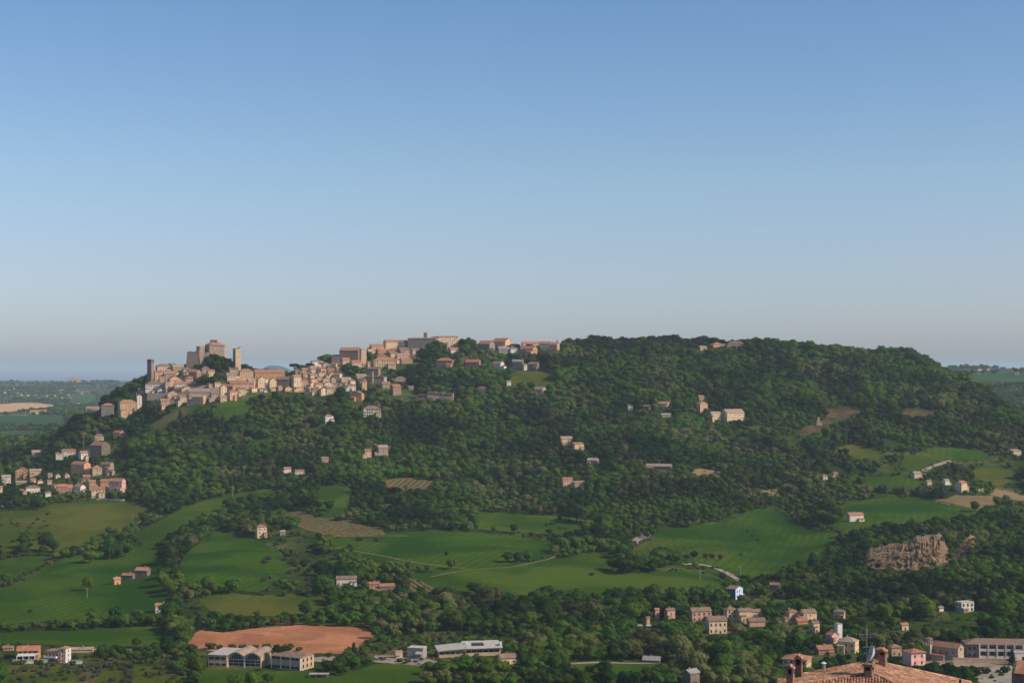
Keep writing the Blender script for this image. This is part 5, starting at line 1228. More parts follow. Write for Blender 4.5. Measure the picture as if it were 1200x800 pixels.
# poles
def pole(u, v0, v1, lab, twin=False):
    x, y, z = at(u, v1); hgt = (v1 - v0) * y / F
    e = empty('utility_pole', (x, y, z)); tag(e, lab, 'pole', 'utility poles in the fields')
    MB().tube([(0, 0, -.5), (0, 0, hgt)], [.22, .14], 8).build('mast', M_CONC, e)
    MB().box(-.9, .9, -.08, .08, hgt - 1.0, hgt - .85).build('crossarm', M_METAL, e)
    for s in (-.8, 0, .8): MB().tube([(s, 0, hgt - .85), (s, 0, hgt - .55)], [.08, .05], 6).build('insulator', M_WHITE, e)
    HRECT.append((u - 1, u + 1, v0 + 1, v1 - 2, y))
pole(155.5, 602, 616, 'pale utility pole at the lower end of the dirt track')
pole(102, 688, 700, 'pale utility pole in front of the lone tree on the wheat slope')
pole(820.5, 666, 680, 'white utility pole on the green field left of the blue house')
pole(868, 663, 674, 'utility pole beside the curving road above the blue house')
pole(98, 505, 526, 'tall pale pole among the trees above the hamlet')
pole(740, 613, 624, 'pale utility pole at the gravel bend')
pole(286, 546, 558, 'pale utility pole at the wood edge above the green strip')
pole(273, 568, 582, 'pale utility pole beside the green strip') 
pole(1006, 712, 728, 'thin pole in the dark wood at right') if False else None
# quarry rock face
QTOP = []
def quarry(pix_top, pix_bot, label, name='quarry_face'):
    n = 150; m = 46; vs = []; fs = []
    for i in range(n + 1):
        t = i / n * (len(pix_top) - 1); a = min(int(t), len(pix_top) - 2); f = t - a
        ut = pix_top[a][0] * (1 - f) + pix_top[a + 1][0] * f; vt = pix_top[a][1] * (1 - f) + pix_top[a + 1][1] * f
        t = i / n * (len(pix_bot) - 1); a = min(int(t), len(pix_bot) - 2); f = t - a
        ub = pix_bot[a][0] * (1 - f) + pix_bot[a + 1][0] * f; vb = pix_bot[a][1] * (1 - f) + pix_bot[a + 1][1] * f
        xb, yb, zb = at(ub, vb); xt, yt, zt = at(ut, vt)
        yt = min(yt, yb + 34); zt = CAMZ + float(slope_of_v(vt)) * yt; xt = (ut - 600) / F * yt
        for j in range(m + 1):
            s = j / m
            bulge = (float(vnoise(i * .19 + 3, j * .2)) - .5) * 6 + (float(vnoise(i * .6 + 30, j * .11)) - .5) * 4.5 + (float(vnoise(i * 1.4 + 60, j * .9)) - .5) * 2.2
            e_ = math.sin(math.pi * s) ** .5 * math.sin(math.pi * min(max(i / n, .02), .98)) ** .5
            px, py, pz = xb * (1 - s) + xt * s, yb * (1 - s) + yt * s - e_ * (2.5 + bulge), zb * (1 - s) + zt * s - (1 if j == 0 else 0) + e_ * bulge * .2
            for _ in range(14):
                if j == 0 or pz > float(ground(px, py)) + .6: break
                py -= 1.2; px *= py / (py + 1.2); pz += .18
            vs.append((px, py, pz))
        # top ledge running back into the hill, then buried
        QTOP.append((xt, yt, zt)); vs.append((xt * 1.01, yt + 12, zt + .5)); vs.append((xt * 1.02, yt + 40, float(ground(xt * 1.02, yt + 40)) - 2))
    k = m + 3
    for i in range(n):
        for j in range(k - 1):
            a = i * k + j; fs.append((a, a + k, a + k + 1, a + 1))
    me = bpy.data.meshes.new(name); me.from_pydata(vs, [], fs); me.update()
    me.materials.append(M_ROCK)
    o = bpy.data.objects.new(name, me); COL.objects.link(o); tag(o, label, kind='structure'); return o
M_ROCK = mat('quarry_rock', (.24, .155, .085), .95, .5, .3, second=(.065, .043, .024), bump=1.0, coord='World')
quarry([(1010, 654), (1018, 643), (1028, 641), (1040, 639), (1052, 638), (1064, 635), (1072, 629), (1084, 628), (1098, 626), (1102, 629), (1106, 640), (1114, 652)], [(1009, 660), (1026, 667), (1050, 669), (1080, 668), (1100, 661), (1114, 658)], 'brown eroded quarry face cut into the wooded slope')
quarry([(1108, 655), (1118, 645), (1128, 634), (1136, 627), (1143, 633)], [(1110, 661), (1122, 657), (1136, 653), (1144, 646)], 'small brown scar right of the large quarry face')
FIELD_POLYS.append([(1009, 656), (1018, 644), (1050, 638), (1072, 631), (1100, 628), (1106, 640), (1113, 654), (1100, 664), (1080, 670), (1030, 670)])
FIELD_POLYS.append([(1114, 655), (1124, 644), (1137, 631), (1142, 640), (1134, 652), (1122, 658)])
# ================================================================== the tiled roof close to the viewer
def tile_mat():
    m = bpy.data.materials.new('clay_roof_tile'); m.use_nodes = True; nt = m.node_tree; N = nt.nodes; L = nt.links
    b = N['Principled BSDF']; b.inputs['Roughness'].default_value = .9; b.inputs['Specular IOR Level'].default_value = .15
    a = N.new('ShaderNodeAttribute'); a.attribute_name = 'tile_tone'
    r = N.new('ShaderNodeValToRGB'); e = r.color_ramp.elements
    e[0].position = 0; e[0].color = (.22, .115, .07, 1); e[1].position = 1; e[1].color = (.54, .36, .24, 1)
    e.new(.35).color = (.37, .19, .115, 1); e.new(.7).color = (.45, .25, .15, 1)
    L.new(a.outputs['Fac'], r.inputs['Fac'])
    g = N.new('ShaderNodeTexCoord'); n = N.new('ShaderNodeTexNoise'); n.inputs['Scale'].default_value = 1.1; n.inputs['Detail'].default_value = 8; L.new(g.outputs['Object'], n.inputs['Vector'])
    o = N.new('ShaderNodeMixRGB'); o.blend_type = 'OVERLAY'; o.inputs['Fac'].default_value = .8; L.new(r.outputs['Color'], o.inputs['Color1']); L.new(n.outputs['Fac'], o.inputs['Color2'])
    L.new(o.outputs['Color'], b.inputs['Base Color'])
    return m
M_TILE = tile_mat(); M_UNDER = mat('old_gutter_tile', (.27, .15, .10), .95, .4, 2)
M_BRICKN = mat('chimney_brick', (.26, .12, .075), .9, .35, 6, kind='brick', bump=.2)
NY, NU = 114.0, 1022
nx = (NU - 600) / F * NY
e = empty('house', (nx, NY, CAMZ - 22.05 ), -math.atan2(NU - 600, F))
tag(e, 'nearest house at the bottom with sunlit clay tile roof, brick chimneys and aerial', 'house')
zg = float(ground(nx, NY)) - e.location.z
planes = {
 'right': ([(0, 4.7), (7.3, 10.2), (7.3, -7.3), (0, 0)], lambda a, b: -.32 * a, (1, 0)),
 'left': ([(0, 4.7), (0, 0), (-6.5, -2.4), (-6.5, .58)], lambda a, b: .12 * a, (-1, 0)),
 'front': ([(0, 0), (7.3, -7.3), (7.3, -8.5), (-6.5, -8.5), (-6.5, -2.4)], lambda a, b: .32 * b, (0, -1))}
rnd = random.Random(12)
def tiled(poly, zf, down, name, parent):
    d = Vector((down[0], down[1], 0)); s = Vector((-d.y, d.x, 0))
    sl = zf(d.x, d.y)                       # drop per metre
    dn = Vector((d.x, d.y, sl)).normalized(); up = s.cross(dn); up = up if up.z > 0 else -up
    pa = [p[0] * s.x + p[1] * s.y for p in poly]; pd = [p[0] * d.x + p[1] * d.y for p in poly]
    V = []; Fc = []; T = []
    a = min(pa) + .1; ci = 0
    while a < max(pa):
        q = min(pd) - rnd.random() * .36; k = 0; ct = rnd.gauss(.5, .1); wob = rnd.uniform(-.012, .012)
        while q < max(pd):
            c = s * a + d * q
            if inpoly([c.x], [c.y], poly)[0]:
                c = Vector((c.x, c.y, zf(c.x, c.y))) + s * (wob + rnd.uniform(-.012, .012))
                tone = min(1, max(0, ct + rnd.gauss(0, .24))); L_ = .42; tw = rnd.uniform(-.03, .03)
                o = len(V)
                for (t, r, lift) in ((-.04, .078, .045), (L_, .098, .075)):
                    for i in range(5):
                        an = math.pi * i / 4
                        V.append(tuple(c + dn * t + s * (math.cos(an) * r + tw * t) + up * (math.sin(an) * r * .95 + lift * .5 * (t > 0) - .02 + lift * .3)))
                    T += [tone] * 5
                Fc += [(o + i, o + i + 1, o + 6 + i, o + 5 + i) for i in range(4)] + [tuple(o + 5 + i for i in range(5))]
            q += .36; k += 1
        a += .212; ci += 1
    # cover tiles plus the gutter course beneath them as one roof skin
    me = bpy.data.meshes.new(name)
    sl_ = MB(); slab(sl_, [(p[0], p[1], zf(*p)) for p in poly], .22)
    o = len(V); V2 = V + [tuple(v) for v in sl_.v]; F2 = Fc + [tuple(i + o for i in f) for f in sl_.f]
    me.from_pydata(V2, [], F2); me.update(); me.materials.append(M_TILE); me.materials.append(M_UNDER)
    me.polygons.foreach_set('material_index', [0] * len(Fc) + [1] * len(sl_.f))
    at_ = me.attributes.new('tile_tone', 'FLOAT', 'POINT'); at_.data.foreach_set('value', T + [.3] * len(sl_.v))
    ob = bpy.data.objects.new(name, me); COL.objects.link(ob); ob.parent = parent; return ob
rr = None
for nm, (poly, zf, dn) in planes.items():
    o = tiled(poly, zf, dn, 'tiled_roof', e)
    if nm == 'right': rr = o
    if nm == 'front': rf_ = o
    if nm == 'left': rl_ = o
def ridge_caps(p, q, parent):
    p = Vector(p); q = Vector(q); n = int((q - p).length / .36); V = []; Fc = []; T = []
    d = (q - p).normalized(); s = d.cross(Vector((0, 0, 1))).normalized(); up = s.cross(d)
    for i in range(n):
        c = p + d * (i * .36); tone = min(1, max(0, rnd.gauss(.6, .2))); o = len(V)
        for (t, r, lf) in ((-.03, .118, .035), (.42, .108, .02)):
            for k in range(6):
                an = math.pi * k / 5; V.append(tuple(c + d * t + s * math.cos(an) * r + up * (math.sin(an) * r + lf)))
            T += [tone] * 6
        Fc += [(o + k, o + k + 1, o + 7 + k, o + 6 + k) for k in range(5)]
    me = bpy.data.meshes.new('ridge_tiles'); me.from_pydata(V, [], Fc); me.update(); me.materials.append(M_TILE)
    a = me.attributes.new('tile_tone', 'FLOAT', 'POINT'); a.data.foreach_set('value', T)
    ob = bpy.data.objects.new('ridge_tiles', me); COL.objects.link(ob); ob.parent = parent
ridge_caps((0, 4.7, .02), (0, 0, .02), e); ridge_caps((7.3, -7.3, -2.33), (0, 0, 0), e); ridge_caps((-6.5, -2.4, -.78), (0, 0, 0), e); ridge_caps((7.3, 10.2, -2.33), (0, 4.7, 0), e); ridge_caps((-6.5, .58, -.78), (0, 4.7, 0), e)
b = MB(); pw = [(6.8, 9.4), (0, 4.2), (-6.2, .4), (-6.2, -8), (6.8, -8)]
tops = [-2.45, -.3, -1.35, -2.9, -2.9]
k = len(pw); b.add([(p[0], p[1], zg - 6) for p in pw] + [(p[0], p[1], t) for p, t in zip(pw, tops)], [(i, k + i, k + (i + 1) % k, (i + 1) % k) for i in range(k)]); b.build('wall', WM['peach'], e)
def loc(u, Y): # local (a, b) of a pixel column at distance Y
    x = (u - 600) / F * Y; dx, dy = x - nx, Y - NY; an = math.atan2(NU - 600, F); return dx * math.cos(an) - dy * math.sin(an), dx * math.sin(an) + dy * math.cos(an)
def zl(v, Y): return CAMZ + float(slope_of_v(v)) * Y - e.location.z
def brick_chimney(u, Y, v0, v1, w, d, parent, open_=True, cap='gable', rz=-.35):
    a, b_ = loc(u, Y); z0, z1 = zl(v1, Y) - .5, zl(v0, Y)
    M = Matrix.Translation((a, b_, 0)) @ Matrix.Rotation(rz, 4, 'Z')
    H_ = z1 - z0; m = MB(); ch = .42 * (z1 - zl(v1, Y)) if open_ else .1
    m.box(-w / 2, w / 2, -d / 2, d / 2, z0, z1 - ch - .12, M)
    if open_:
        for sx in (-1, 1):
            for sy in (-1, 1):
                xs = sorted((sx * w / 2, sx * (w / 2 - .11))); ys = sorted((sy * d / 2, sy * (d / 2 - .11))); m.box(xs[0], xs[1], ys[0], ys[1], z1 - ch - .12, z1 - .2, M)
    o = m.build('chimney', M_BRICKN, parent)
    MB().box(-w / 2 + .1, w / 2 - .1, -d / 2 + .1, d / 2 - .1, z1 - ch - .119, z1 - ch + .25, M).build('flue', M_DARK, o)
    c = MB()
    if cap == 'gable':
        t = [(-w / 2 - .1, -d / 2 - .12, z1 - .2), (w / 2 + .1, -d / 2 - .12, z1 - .2), (w / 2 + .1, d / 2 + .12, z1 - .2), (-w / 2 - .1, d / 2 + .12, z1 - .2), (0, -d / 2 - .12, z1 + .08), (0, d / 2 + .12, z1 + .08)]
        c.add([tuple(M @ Vector(p)) for p in t], [(0, 4, 5, 3), (1, 2, 5, 4), (0, 1, 4), (2, 3, 5), (3, 2, 1, 0)])
    else: c.box(-w / 2 - .07, w / 2 + .07, -d / 2 - .07, d / 2 + .07, z1 - .19, z1, M)
    c.build('chimney_cap', M_UNDER if cap != 'gable' else RM['terracotta'], o); return o
brick_chimney(925, 113.5, 779, 797, .48, .5, rl_, rz=-.15); brick_chimney(935, 115.5, 767, 789, .48, .5, rl_, rz=-.15)
brick_chimney(1017, 113.6, 777, 791, .62, .55, rf_, cap='flat'); brick_chimney(1033, 117.8, 759.5, 772, .5, .6, rr, rz=-.2)
a, b_ = loc(964, 116.5); m = MB(); m.tube([(a, b_, zl(784, 116.5)), (a, b_, zl(777, 116.5))], .14, 10); vv = m.build('vent_pipe', M_METAL, rl_)
m = MB(); m.tube([(a, b_, zl(776.6, 116.5)), (a, b_, zl(775, 116.5))], [.22, .06], 10); m.build('vent_cap', M_WHITE, vv)
a, b_ = loc(1123.5, 113); MB().tube([(a, b_, zl(802, 113)), (a, b_, zl(795.5, 113))], .09, 10).build('flue_pipe', M_DARK, rr)
# aerial and satellite dish on the chimney
a, b_ = loc(1014.5, 114.6); m = MB(); m.tube([(a, b_, zl(780, 114.6)), (a, b_, zl(731, 114.6))], .026, 8); ant = m.build('aerial_mast', M_METAL, e)
m = MB(); zt = zl(743, 114.6); m.tube([(a - .55, b_ - .1, zt), (a + .75, b_ + .15, zt + .05)], .02, 6)
for q in range(7):
    t = q / 6; x_ = a - .5 + 1.15 * t; hh = .30 * (1 - .45 * t); m.tube([(x_, b_ + .02, zt - hh), (x_, b_ + .02, zt + hh)], .016, 5)
for s in (-1, 1): m.tube([(a - .5, b_, zt + s * .05), (a - .3, b_, zt + s * .42)], .014, 5)
m.build('television_aerial', M_METAL, ant)
m = MB(); zt2 = zl(757, 114.6); m.tube([(a - .3, b_ - .3, zt2), (a + .6, b_ + .35, zt2 - .05)], .016, 6)
for q in range(5): m.tube([(a - .25 + q * .18, b_ - .25 + q * .13, zt2), (a - .1 + q * .18, b_ - .45 + q * .13, zt2)], .012, 5); 
m.build('small_aerial', M_METAL, ant)
m = MB(); n = 20; ctr = Vector((*loc(1023, 114.2), zl(765.5, 114.2))); ax = Vector((-.93, -.24, .25)).normalized(); s = ax.cross(Vector((0, 0, 1))).normalized(); upv = s.cross(ax)
vs = []; fs = []
for side in (0, .03):
    for j in range(5):
        r = .52 * j / 4
        for i in range(n):
            t = 2 * math.pi * i / n; vs.append(tuple(ctr + s * math.cos(t) * r + upv * math.sin(t) * r * 1.12 + ax * (.30 * (j / 4) ** 2 - side)))
for sd_ in (0, 1):
    for j in range(4):
        for i in range(n): o = sd_ * 5 * n; fs.append((o + j * n + i, o + j * n + (i + 1) % n, o + (j + 1) * n + (i + 1) % n, o + (j + 1) * n + i))
for i in range(n): fs.append((4 * n + i, 4 * n + (i + 1) % n, 9 * n + (i + 1) % n, 9 * n + i))
m.add(vs, fs); ds = m.build('satellite_dish', mat('dish_paint', (.55, .55, .53), .5, .1, 2), ant, smooth=True)
m = MB(); m.tube([ctr + upv * -.5 + ax * .25, ctr + ax * .62 - upv * .1], .018, 6); m.tube([ctr + ax * .55 - upv * .1, ctr + ax * .7 - upv * .1], .05, 8); m.build('dish_arm', M_METAL, ds)
MB().tube([ctr - ax * .03, (a, b_, ctr.z)], .03, 6).build('dish_bracket', M_METAL, ds)
# the dark roofed neighbour at the right edge
x = (1200 - 600) / F * 300; e2 = empty('house', (x, 300, float(CAMZ + slope_of_v(800) * 300)), -.5)
tag(e2, 'dark walled house with brown and orange roofs at the bottom right corner', 'house')
MB().box(-2.2, 6, -2, 5, -9, 2.2).build('wall', WM['brown'], e2)
rb = MB(); slab(rb, [(-1.7, -2.6, 2.2), (6.5, -2.6, 2.2), (6.5, 2, 3.9), (-1.7, 2, 3.9)], .2); slab(rb, [(-1.7, 6, 2.2), (-1.7, 2, 3.9), (6.5, 2, 3.9), (6.5, 6, 2.2)], .2); rb.build('roof', RM['terracotta'], e2)
rb = MB(); slab(rb, [(-4.5, -8, -1.4), (6.5, -8, -1.4), (6.5, -2.1, .1), (-4.5, -2.1, .1)], .25); rb.build('porch_roof', RM['orange'], e2)
window(e2, 1.4, -2, .5, 0, (.8, .8))
HRECT.append((900, 1142, 770, 800, 110)); HRECT.append((1176, 1200, 774, 800, 300)); HRECT.append((918, 940, 762, 780, 110)); HRECT.append((1008, 1040, 728, 775, 110))
sheet('paved_yard', [(1141, 812), (1142, 786), (1152, 783), (1166, 780), (1186, 779.5), (1188, 812)], mat('concrete_ramp', (.30, .26, .19), .9, .35, .05, coord='World'), 'sloping beige concrete ground at the bottom right')
# ================================================================== trees
def T(u, v, rp, kind, label, group=None, hs=1.0, seed=None):
    """tree standing at photograph pixel (u, v), crown radius rp pixels"""
    x, y, z = at(u, v); return make_tree(x, y, rp * y / F, hs, kind, label, group, seed)
def line(pts, n, kind, label, group, rp, jit=2.0, hs=1.0, rnd=random.Random(5)):
    L_ = [math.dist(a, b) for a, b in zip(pts[:-1], pts[1:])]; tot = sum(L_)
    for i in range(n):
        d = (i + .5) / n * tot; k = 0
        while k < len(L_) - 1 and d > L_[k]: d -= L_[k]; k += 1
        t = d / L_[k]; u = pts[k][0] + (pts[k + 1][0] - pts[k][0]) * t + rnd.uniform(-jit, jit); v = pts[k][1] + (pts[k + 1][1] - pts[k][1]) * t + rnd.uniform(-jit, jit) * .4
        T(u, v, rnd.uniform(*rp), kind, label, group, hs * rnd.uniform(.85, 1.15))
# lone trees
T(103, 692, 7.5, 'broad', 'lone round tree standing on the dark green wheat slope', hs=1.25)
T(35, 717, 3.6, 'shrub', 'lone small bush low on the wheat slope')
T(106, 660, 11, 'broad', 'left, paler tree of the clump on the upper wheat slope', hs=.85)
T(128, 656, 11, 'broad', 'middle tree of the clump on the upper wheat slope', hs=1.0)
T(147, 653, 13, 'broad', 'right, largest tree of the clump on the upper wheat slope', hs=.95)
T(137, 655, 10, 'broad', 'tree squeezed between middle and right crowns of the slope clump', hs=1.0)
T(529, 667, 7, 'broad', 'lone dark round tree at the fork of the farm tracks', hs=1.0)
T(523, 652, 3, 'pine', 'thin dark tree above the fork of the farm tracks', hs=1.2)
T(479, 669, 5.5, 'broad', 'tree with bare trunk at the end of the row behind the white farm', hs=1.25)
T(595, 659, 8, 'broad', 'left tree of the pair at the middle of the green field edge', hs=.9)
T(607, 659, 9, 'broad', 'right tree of the pair at the middle of the green field edge', hs=.8)
T(693, 674, 4, 'shrub', 'lone bush on the long green field below the oak clump')
T(443, 634, 5, 'olive', 'round grey bush beside the pale track below the vineyard', hs=1.2)
T(422, 633, 6, 'olive', 'wide grey bush at the left end of the pale track')
T(877, 623, 3, 'shrub', 'upper bush of three on the right green field', 'three bushes on the right green field')
T(883, 628, 3, 'shrub', 'middle bush of three on the right green field', 'three bushes on the right green field')
T(888, 633, 3, 'shrub', 'lower bush of three on the right green field', 'three bushes on the right green field')
T(869, 651, 4, 'shrub', 'low bush in the middle of the right green field')
T(329, 780, 13, 'broad', 'round tree in front of the vaulted warehouse', hs=1.1)
T(1099, 794, 10, 'shrub', 'dense dark bush between near roof and church', hs=1.3); T(1117, 796, 11, 'shrub', 'second dense bush right behind the near roof', hs=1.2)
T(1108, 790, 9, 'shrub', 'middle dense bush behind the near roof', hs=1.2)
T(1156, 789, 7, 'olive', 'grey green bush above the beige concrete ground', hs=1.2); T(1178, 788, 7, 'shrub', 'dark bush right of the grey green one', hs=1.4); T(1186, 779, 8, 'pine', 'bluish dark tree in front of the long pillared building', hs=.8)
T(805, 791, 0.1, 'shrub', 'x') if False else None
T(784, 794, 4.5, 'shrub', 'left small round bush beside the gabled barn at the bottom'); T(796, 794, 4.5, 'shrub', 'right small round bush beside the gabled barn at the bottom')
# rows and clumps
g_ = 'big trees in the slanting row'
line([(186, 661), (205, 648), (225, 634), (250, 620), (280, 606), (305, 600)], 15, 'broad', 'big tree of the slanting row between the two green slopes', g_, (7, 9.5), 2, .9)
line([(196, 664), (190, 690), (205, 700)], 5, 'broad', 'tree of the dark clump beside the small wheat slope farm', 'dark clump beside the small farm', (9, 11.5), 3, 1)
line([(195, 722), (205, 740), (214, 752)], 5, 'broad', 'big tree left of the ploughed field', 'big trees left of the ploughed field', (11, 14), 4, 1.05)
line([(208, 696), (228, 694), (250, 696), (275, 694)], 7, 'broad', 'tree of the dark row under the small green field', 'dark row under the small green field', (8, 11), 3, .95)
line([(0, 655), (30, 651), (60, 651), (80, 646), (100, 640)], 13, 'shrub', 'bush of the hedge above the small left field', 'hedge above the small left field', (3.5, 6), 1.5, 1.0)
line([(0, 688), (20, 680), (45, 668), (65, 657), (90, 648)], 13, 'shrub', 'bush of the hedge along the top of the wheat slope', 'hedge along the top of the wheat slope', (3.5, 6.5), 2, 1.1)
line([(0, 738), (30, 736), (70, 734), (100, 733), (140, 731), (190, 729)], 20, 'shrub', 'bush of the hedge behind the red roofed villa', 'hedge behind the red roofed villa', (4, 8), 2, 1.1)
line([(30, 650), (50, 618), (56, 600)], 7, 'shrub', 'bush in the gully between the two olive pastures', 'bushes in the pasture gully', (3, 4.5), 2)
line([(405, 684), (430, 679), (450, 678), (470, 679)], 8, 'broad', 'tall tree of the row right behind the long white farm', 'row behind the white farm', (8, 11), 3, 1.1)
line([(240, 761), (252, 760), (276, 760), (290, 761), (326, 762), (350, 762), (358, 762)], 9, 'shrub', 'bush between warehouses and ploughed field', 'bushes behind the warehouses', (5, 8), 3, 1.2)
line([(676, 612), (712, 622), (690, 640), (655, 648)], 12, 'broad', 'tree of the clump left of the gravel bend', 'clump left of the gravel bend', (8, 12), 5, .95)
line([(716, 668), (735, 672), (752, 668), (775, 662), (798, 660)], 11, 'broad', 'oak of the dark clump between the green fields', 'dark oak clump between the green fields', (9, 12), 3, .95)
line([(800, 656), (825, 655), (850, 658)], 5, 'broad', 'smaller tree right of the dark oak clump', 'small trees beyond the oak clump', (4, 6), 2, .9)
line([(300, 600), (340, 598), (370, 597), (395, 600)], 7, 'broad', 'tree at the upper edge of the vineyard slope', 'trees above the vineyard', (7, 10), 3, .95)
line([(950, 612), (968, 618), (985, 616), (975, 604), (958, 600)], 8, 'broad', 'tree of the dark clump left of the field shed', 'dark clump left of the field shed', (9, 12), 4, .95)
line([(1000, 572), (1040, 578), (1080, 582), (1110, 584)], 10, 'olive', 'tree of the loose row above the dark green field', 'loose row above the dark green field', (6, 9), 3, 1.3)
for (u0_, u1_, v0_, v1_, n_, lab, grp) in ((310, 370, 622, 700, 26, 'olive tree dotted on the slope below the two storeyed cream house', 'olive grove below the cream house'), (8, 225, 776, 802, 105, 'olive tree of the grove at the bottom left corner', 'olive grove at the bottom left'), (640, 700, 607, 626, 14, 'small tree dotted on the clearing under the large wood', 'small trees of the clearing'), (420, 560, 742, 776, 30, 'pale small tree of the orchard above the paved yard', 'orchard above the paved yard'), (0, 60, 596, 640, 16, 'small tree dotted on the left striped pasture', 'small trees of the left pasture')):
    rn = random.Random(int(u0_ + n_))
    for i in range(n_): T(rn.uniform(u0_, u1_), rn.uniform(v0_, v1_), rn.uniform(3.2, 5.8) if v0_ > 620 else rn.uniform(2, 3.4), 'olive', lab, grp, rn.uniform(1.0, 1.5))
for i_, (qu, qv) in enumerate(((1022, 647), (1035, 644), (1047, 641), (1058, 642), (1068, 636), (1030, 664), (1044, 668), (1064, 669), (1082, 667), (1094, 662), (1104, 650), (1109, 657), (1076, 650), (1052, 655))):
    T(qu, qv, 3 + (i_ * 7 % 4) * .7, 'shrub', 'shrub clinging to the edge of the brown quarry face', 'shrubs on the quarry', 1.1)
for k_q in range(4, len(QTOP) - 4, 9):
    qx, qy, qz = QTOP[k_q]; fr_ = (k_q // 9) % 2; make_tree(qx + rng.uniform(-2, 2), qy + (-1.5 if fr_ else 4), rng.uniform(2.2, 3.4) if fr_ else rng.uniform(2.6, 4.4), rng.uniform(.75, 1.0), 'broad', 'leafy tree on the upper rim of the brown quarry', 'trees on the quarry rim', z=qz - (5.2 if fr_ else 1.6))
line([(500, 788), (520, 792), (545, 788), (570, 793), (595, 789)], 11, 'broad', 'dark round tree in front of the low modern building', 'dark trees before the low modern building', (9, 12), 4, .9)
line([(205, 790), (222, 782), (236, 792)], 5, 'broad', 'dark tree left in front of the vaulted warehouse', 'dark trees left of the warehouse front', (9, 12), 4, .95)
# conifers and cypresses of the town
line([(160, 446), (166, 442), (171, 441), (176, 441), (163, 450), (170, 447)], 10, 'broad', 'tree on the steep edge below the dark bell tower', 'trees below the bell tower', (4, 5.5), 1.5, 1)
line([(262, 428), (268, 430), (273, 434), (270, 438)], 6, 'broad', 'dark tree between castle clump and ruined tower', 'trees at the ruined tower foot', (4, 5.5), 1.5, 1)
CY = [(256, 423, 2.6, 'tallest dark conifer in front of the castle keep', 1.3), (267, 421, 1.5, 'slim cypress between keep and ruined tower', 1.0)]
T(256, 425, 5, 'pine', 'tall dark conifer in front of the castle keep', hs=1.15); T(267, 423, 1.6, 'cypress', 'slim cypress between castle keep and ruined tower')
line([(240, 424), (250, 428), (258, 431), (268, 428), (262, 437), (254, 436), (246, 432), (244, 424), (262, 424)], 20, 'broad', 'dark tree of the clump in front of the castle', 'dark clump in front of the castle', (5.5, 8), 2, 1.0)
line([(262, 444), (252, 450), (240, 452), (228, 450)], 8, 'broad', 'tree among the houses under the castle', 'trees under the castle', (5, 6.5), 2, .9)
for i, (u, v) in enumerate(((345, 435), (352, 433), (358, 430), (363, 428), (371, 425), (381, 424), (387, 423))): T(u, v, (7, 6, 5, 5.5, 3.5, 5.5, 4.5)[i], 'broad' if i % 3 else 'umbrella', f'{ORD[i]} from left of the skyline trees on the saddle', 'skyline trees on the saddle', 1.05)
for i, (u, v) in enumerate(((135, 583), (103, 587), (102, 569), (426, 468), (432, 466), (419, 460), (653, 402), (168, 480), (171, 481), (176, 484))): T(u, v, (2.4, 2.0, 1.7, 2.6, 2.6, 2.4, 1.5, 2.4, 2.6, 2.6)[i], 'cypress', ('cypress at the right of the hamlet houses', 'dark cypress at the front of the hamlet', 'slim cypress in the middle of the hamlet', 'left cypress at the town foot', 'right cypress at the town foot', 'cypress beside the white house at the town foot', 'lone cypress on the ridge above the pink house', 'left cypress below the slim white tower', 'middle cypress below the slim white tower', 'right cypress below the slim white tower')[i], None if i not in (7, 8, 9) else 'cypresses below the slim white tower', hs=.85)
line([(420, 440), (410, 436), (400, 438)], 5, 'broad', 'tree under the wide brick block in the old town', 'trees under the brick block', (5, 7), 2)
line([(432, 418), (434, 424)], 2, 'broad', 'tree between narrow pale tower and yellow villa', 'trees by the yellow villa', (4, 5), 1)
line([(500, 420), (508, 418), (516, 416), (505, 424), (494, 424)], 7, 'broad', 'dense tree in front of the shaded summit palace', 'trees in front of the summit palace', (7, 9), 3, .95)
line([(542, 408), (550, 407), (556, 408)], 3, 'broad', 'tree in the gap between summit palace and red roofs', 'trees in the ridge gap', (6, 8), 1, .9)
line([(601, 404), (608, 405)], 2, 'umbrella', 'round tree between the red roofed houses on the ridge', 'round trees between the ridge houses', (6, 7), 1, .6)
line([(618, 408), (624, 408)], 2, 'broad', 'tree behind the orange ridge house', 'trees behind the orange ridge house', (4, 5), 1)
for i, (u, v) in enumerate(((1116, 435), (1124, 435), (1132, 434), (1140, 433), (1152, 433), (1165, 431))):
    x, y = (u - 600) / F * 4850, 4850.0; make_tree(x, y, 3.9 * y / F, .8, 'broad', f'{ORD[i]} from left of the hazy trees on the far right hill', 'hazy trees on the far right hill')
for i, (u, v) in enumerate(((1190, 432), (1196, 430))):
    x, y = (u - 600) / F * 4850, 4850.0; make_tree(x, y, 3.6 * y / F, 1.2, 'broad', ('left', 'right')[i] + ' hazy tall tree at the far right end of the far hill', 'tall trees on the far hill')
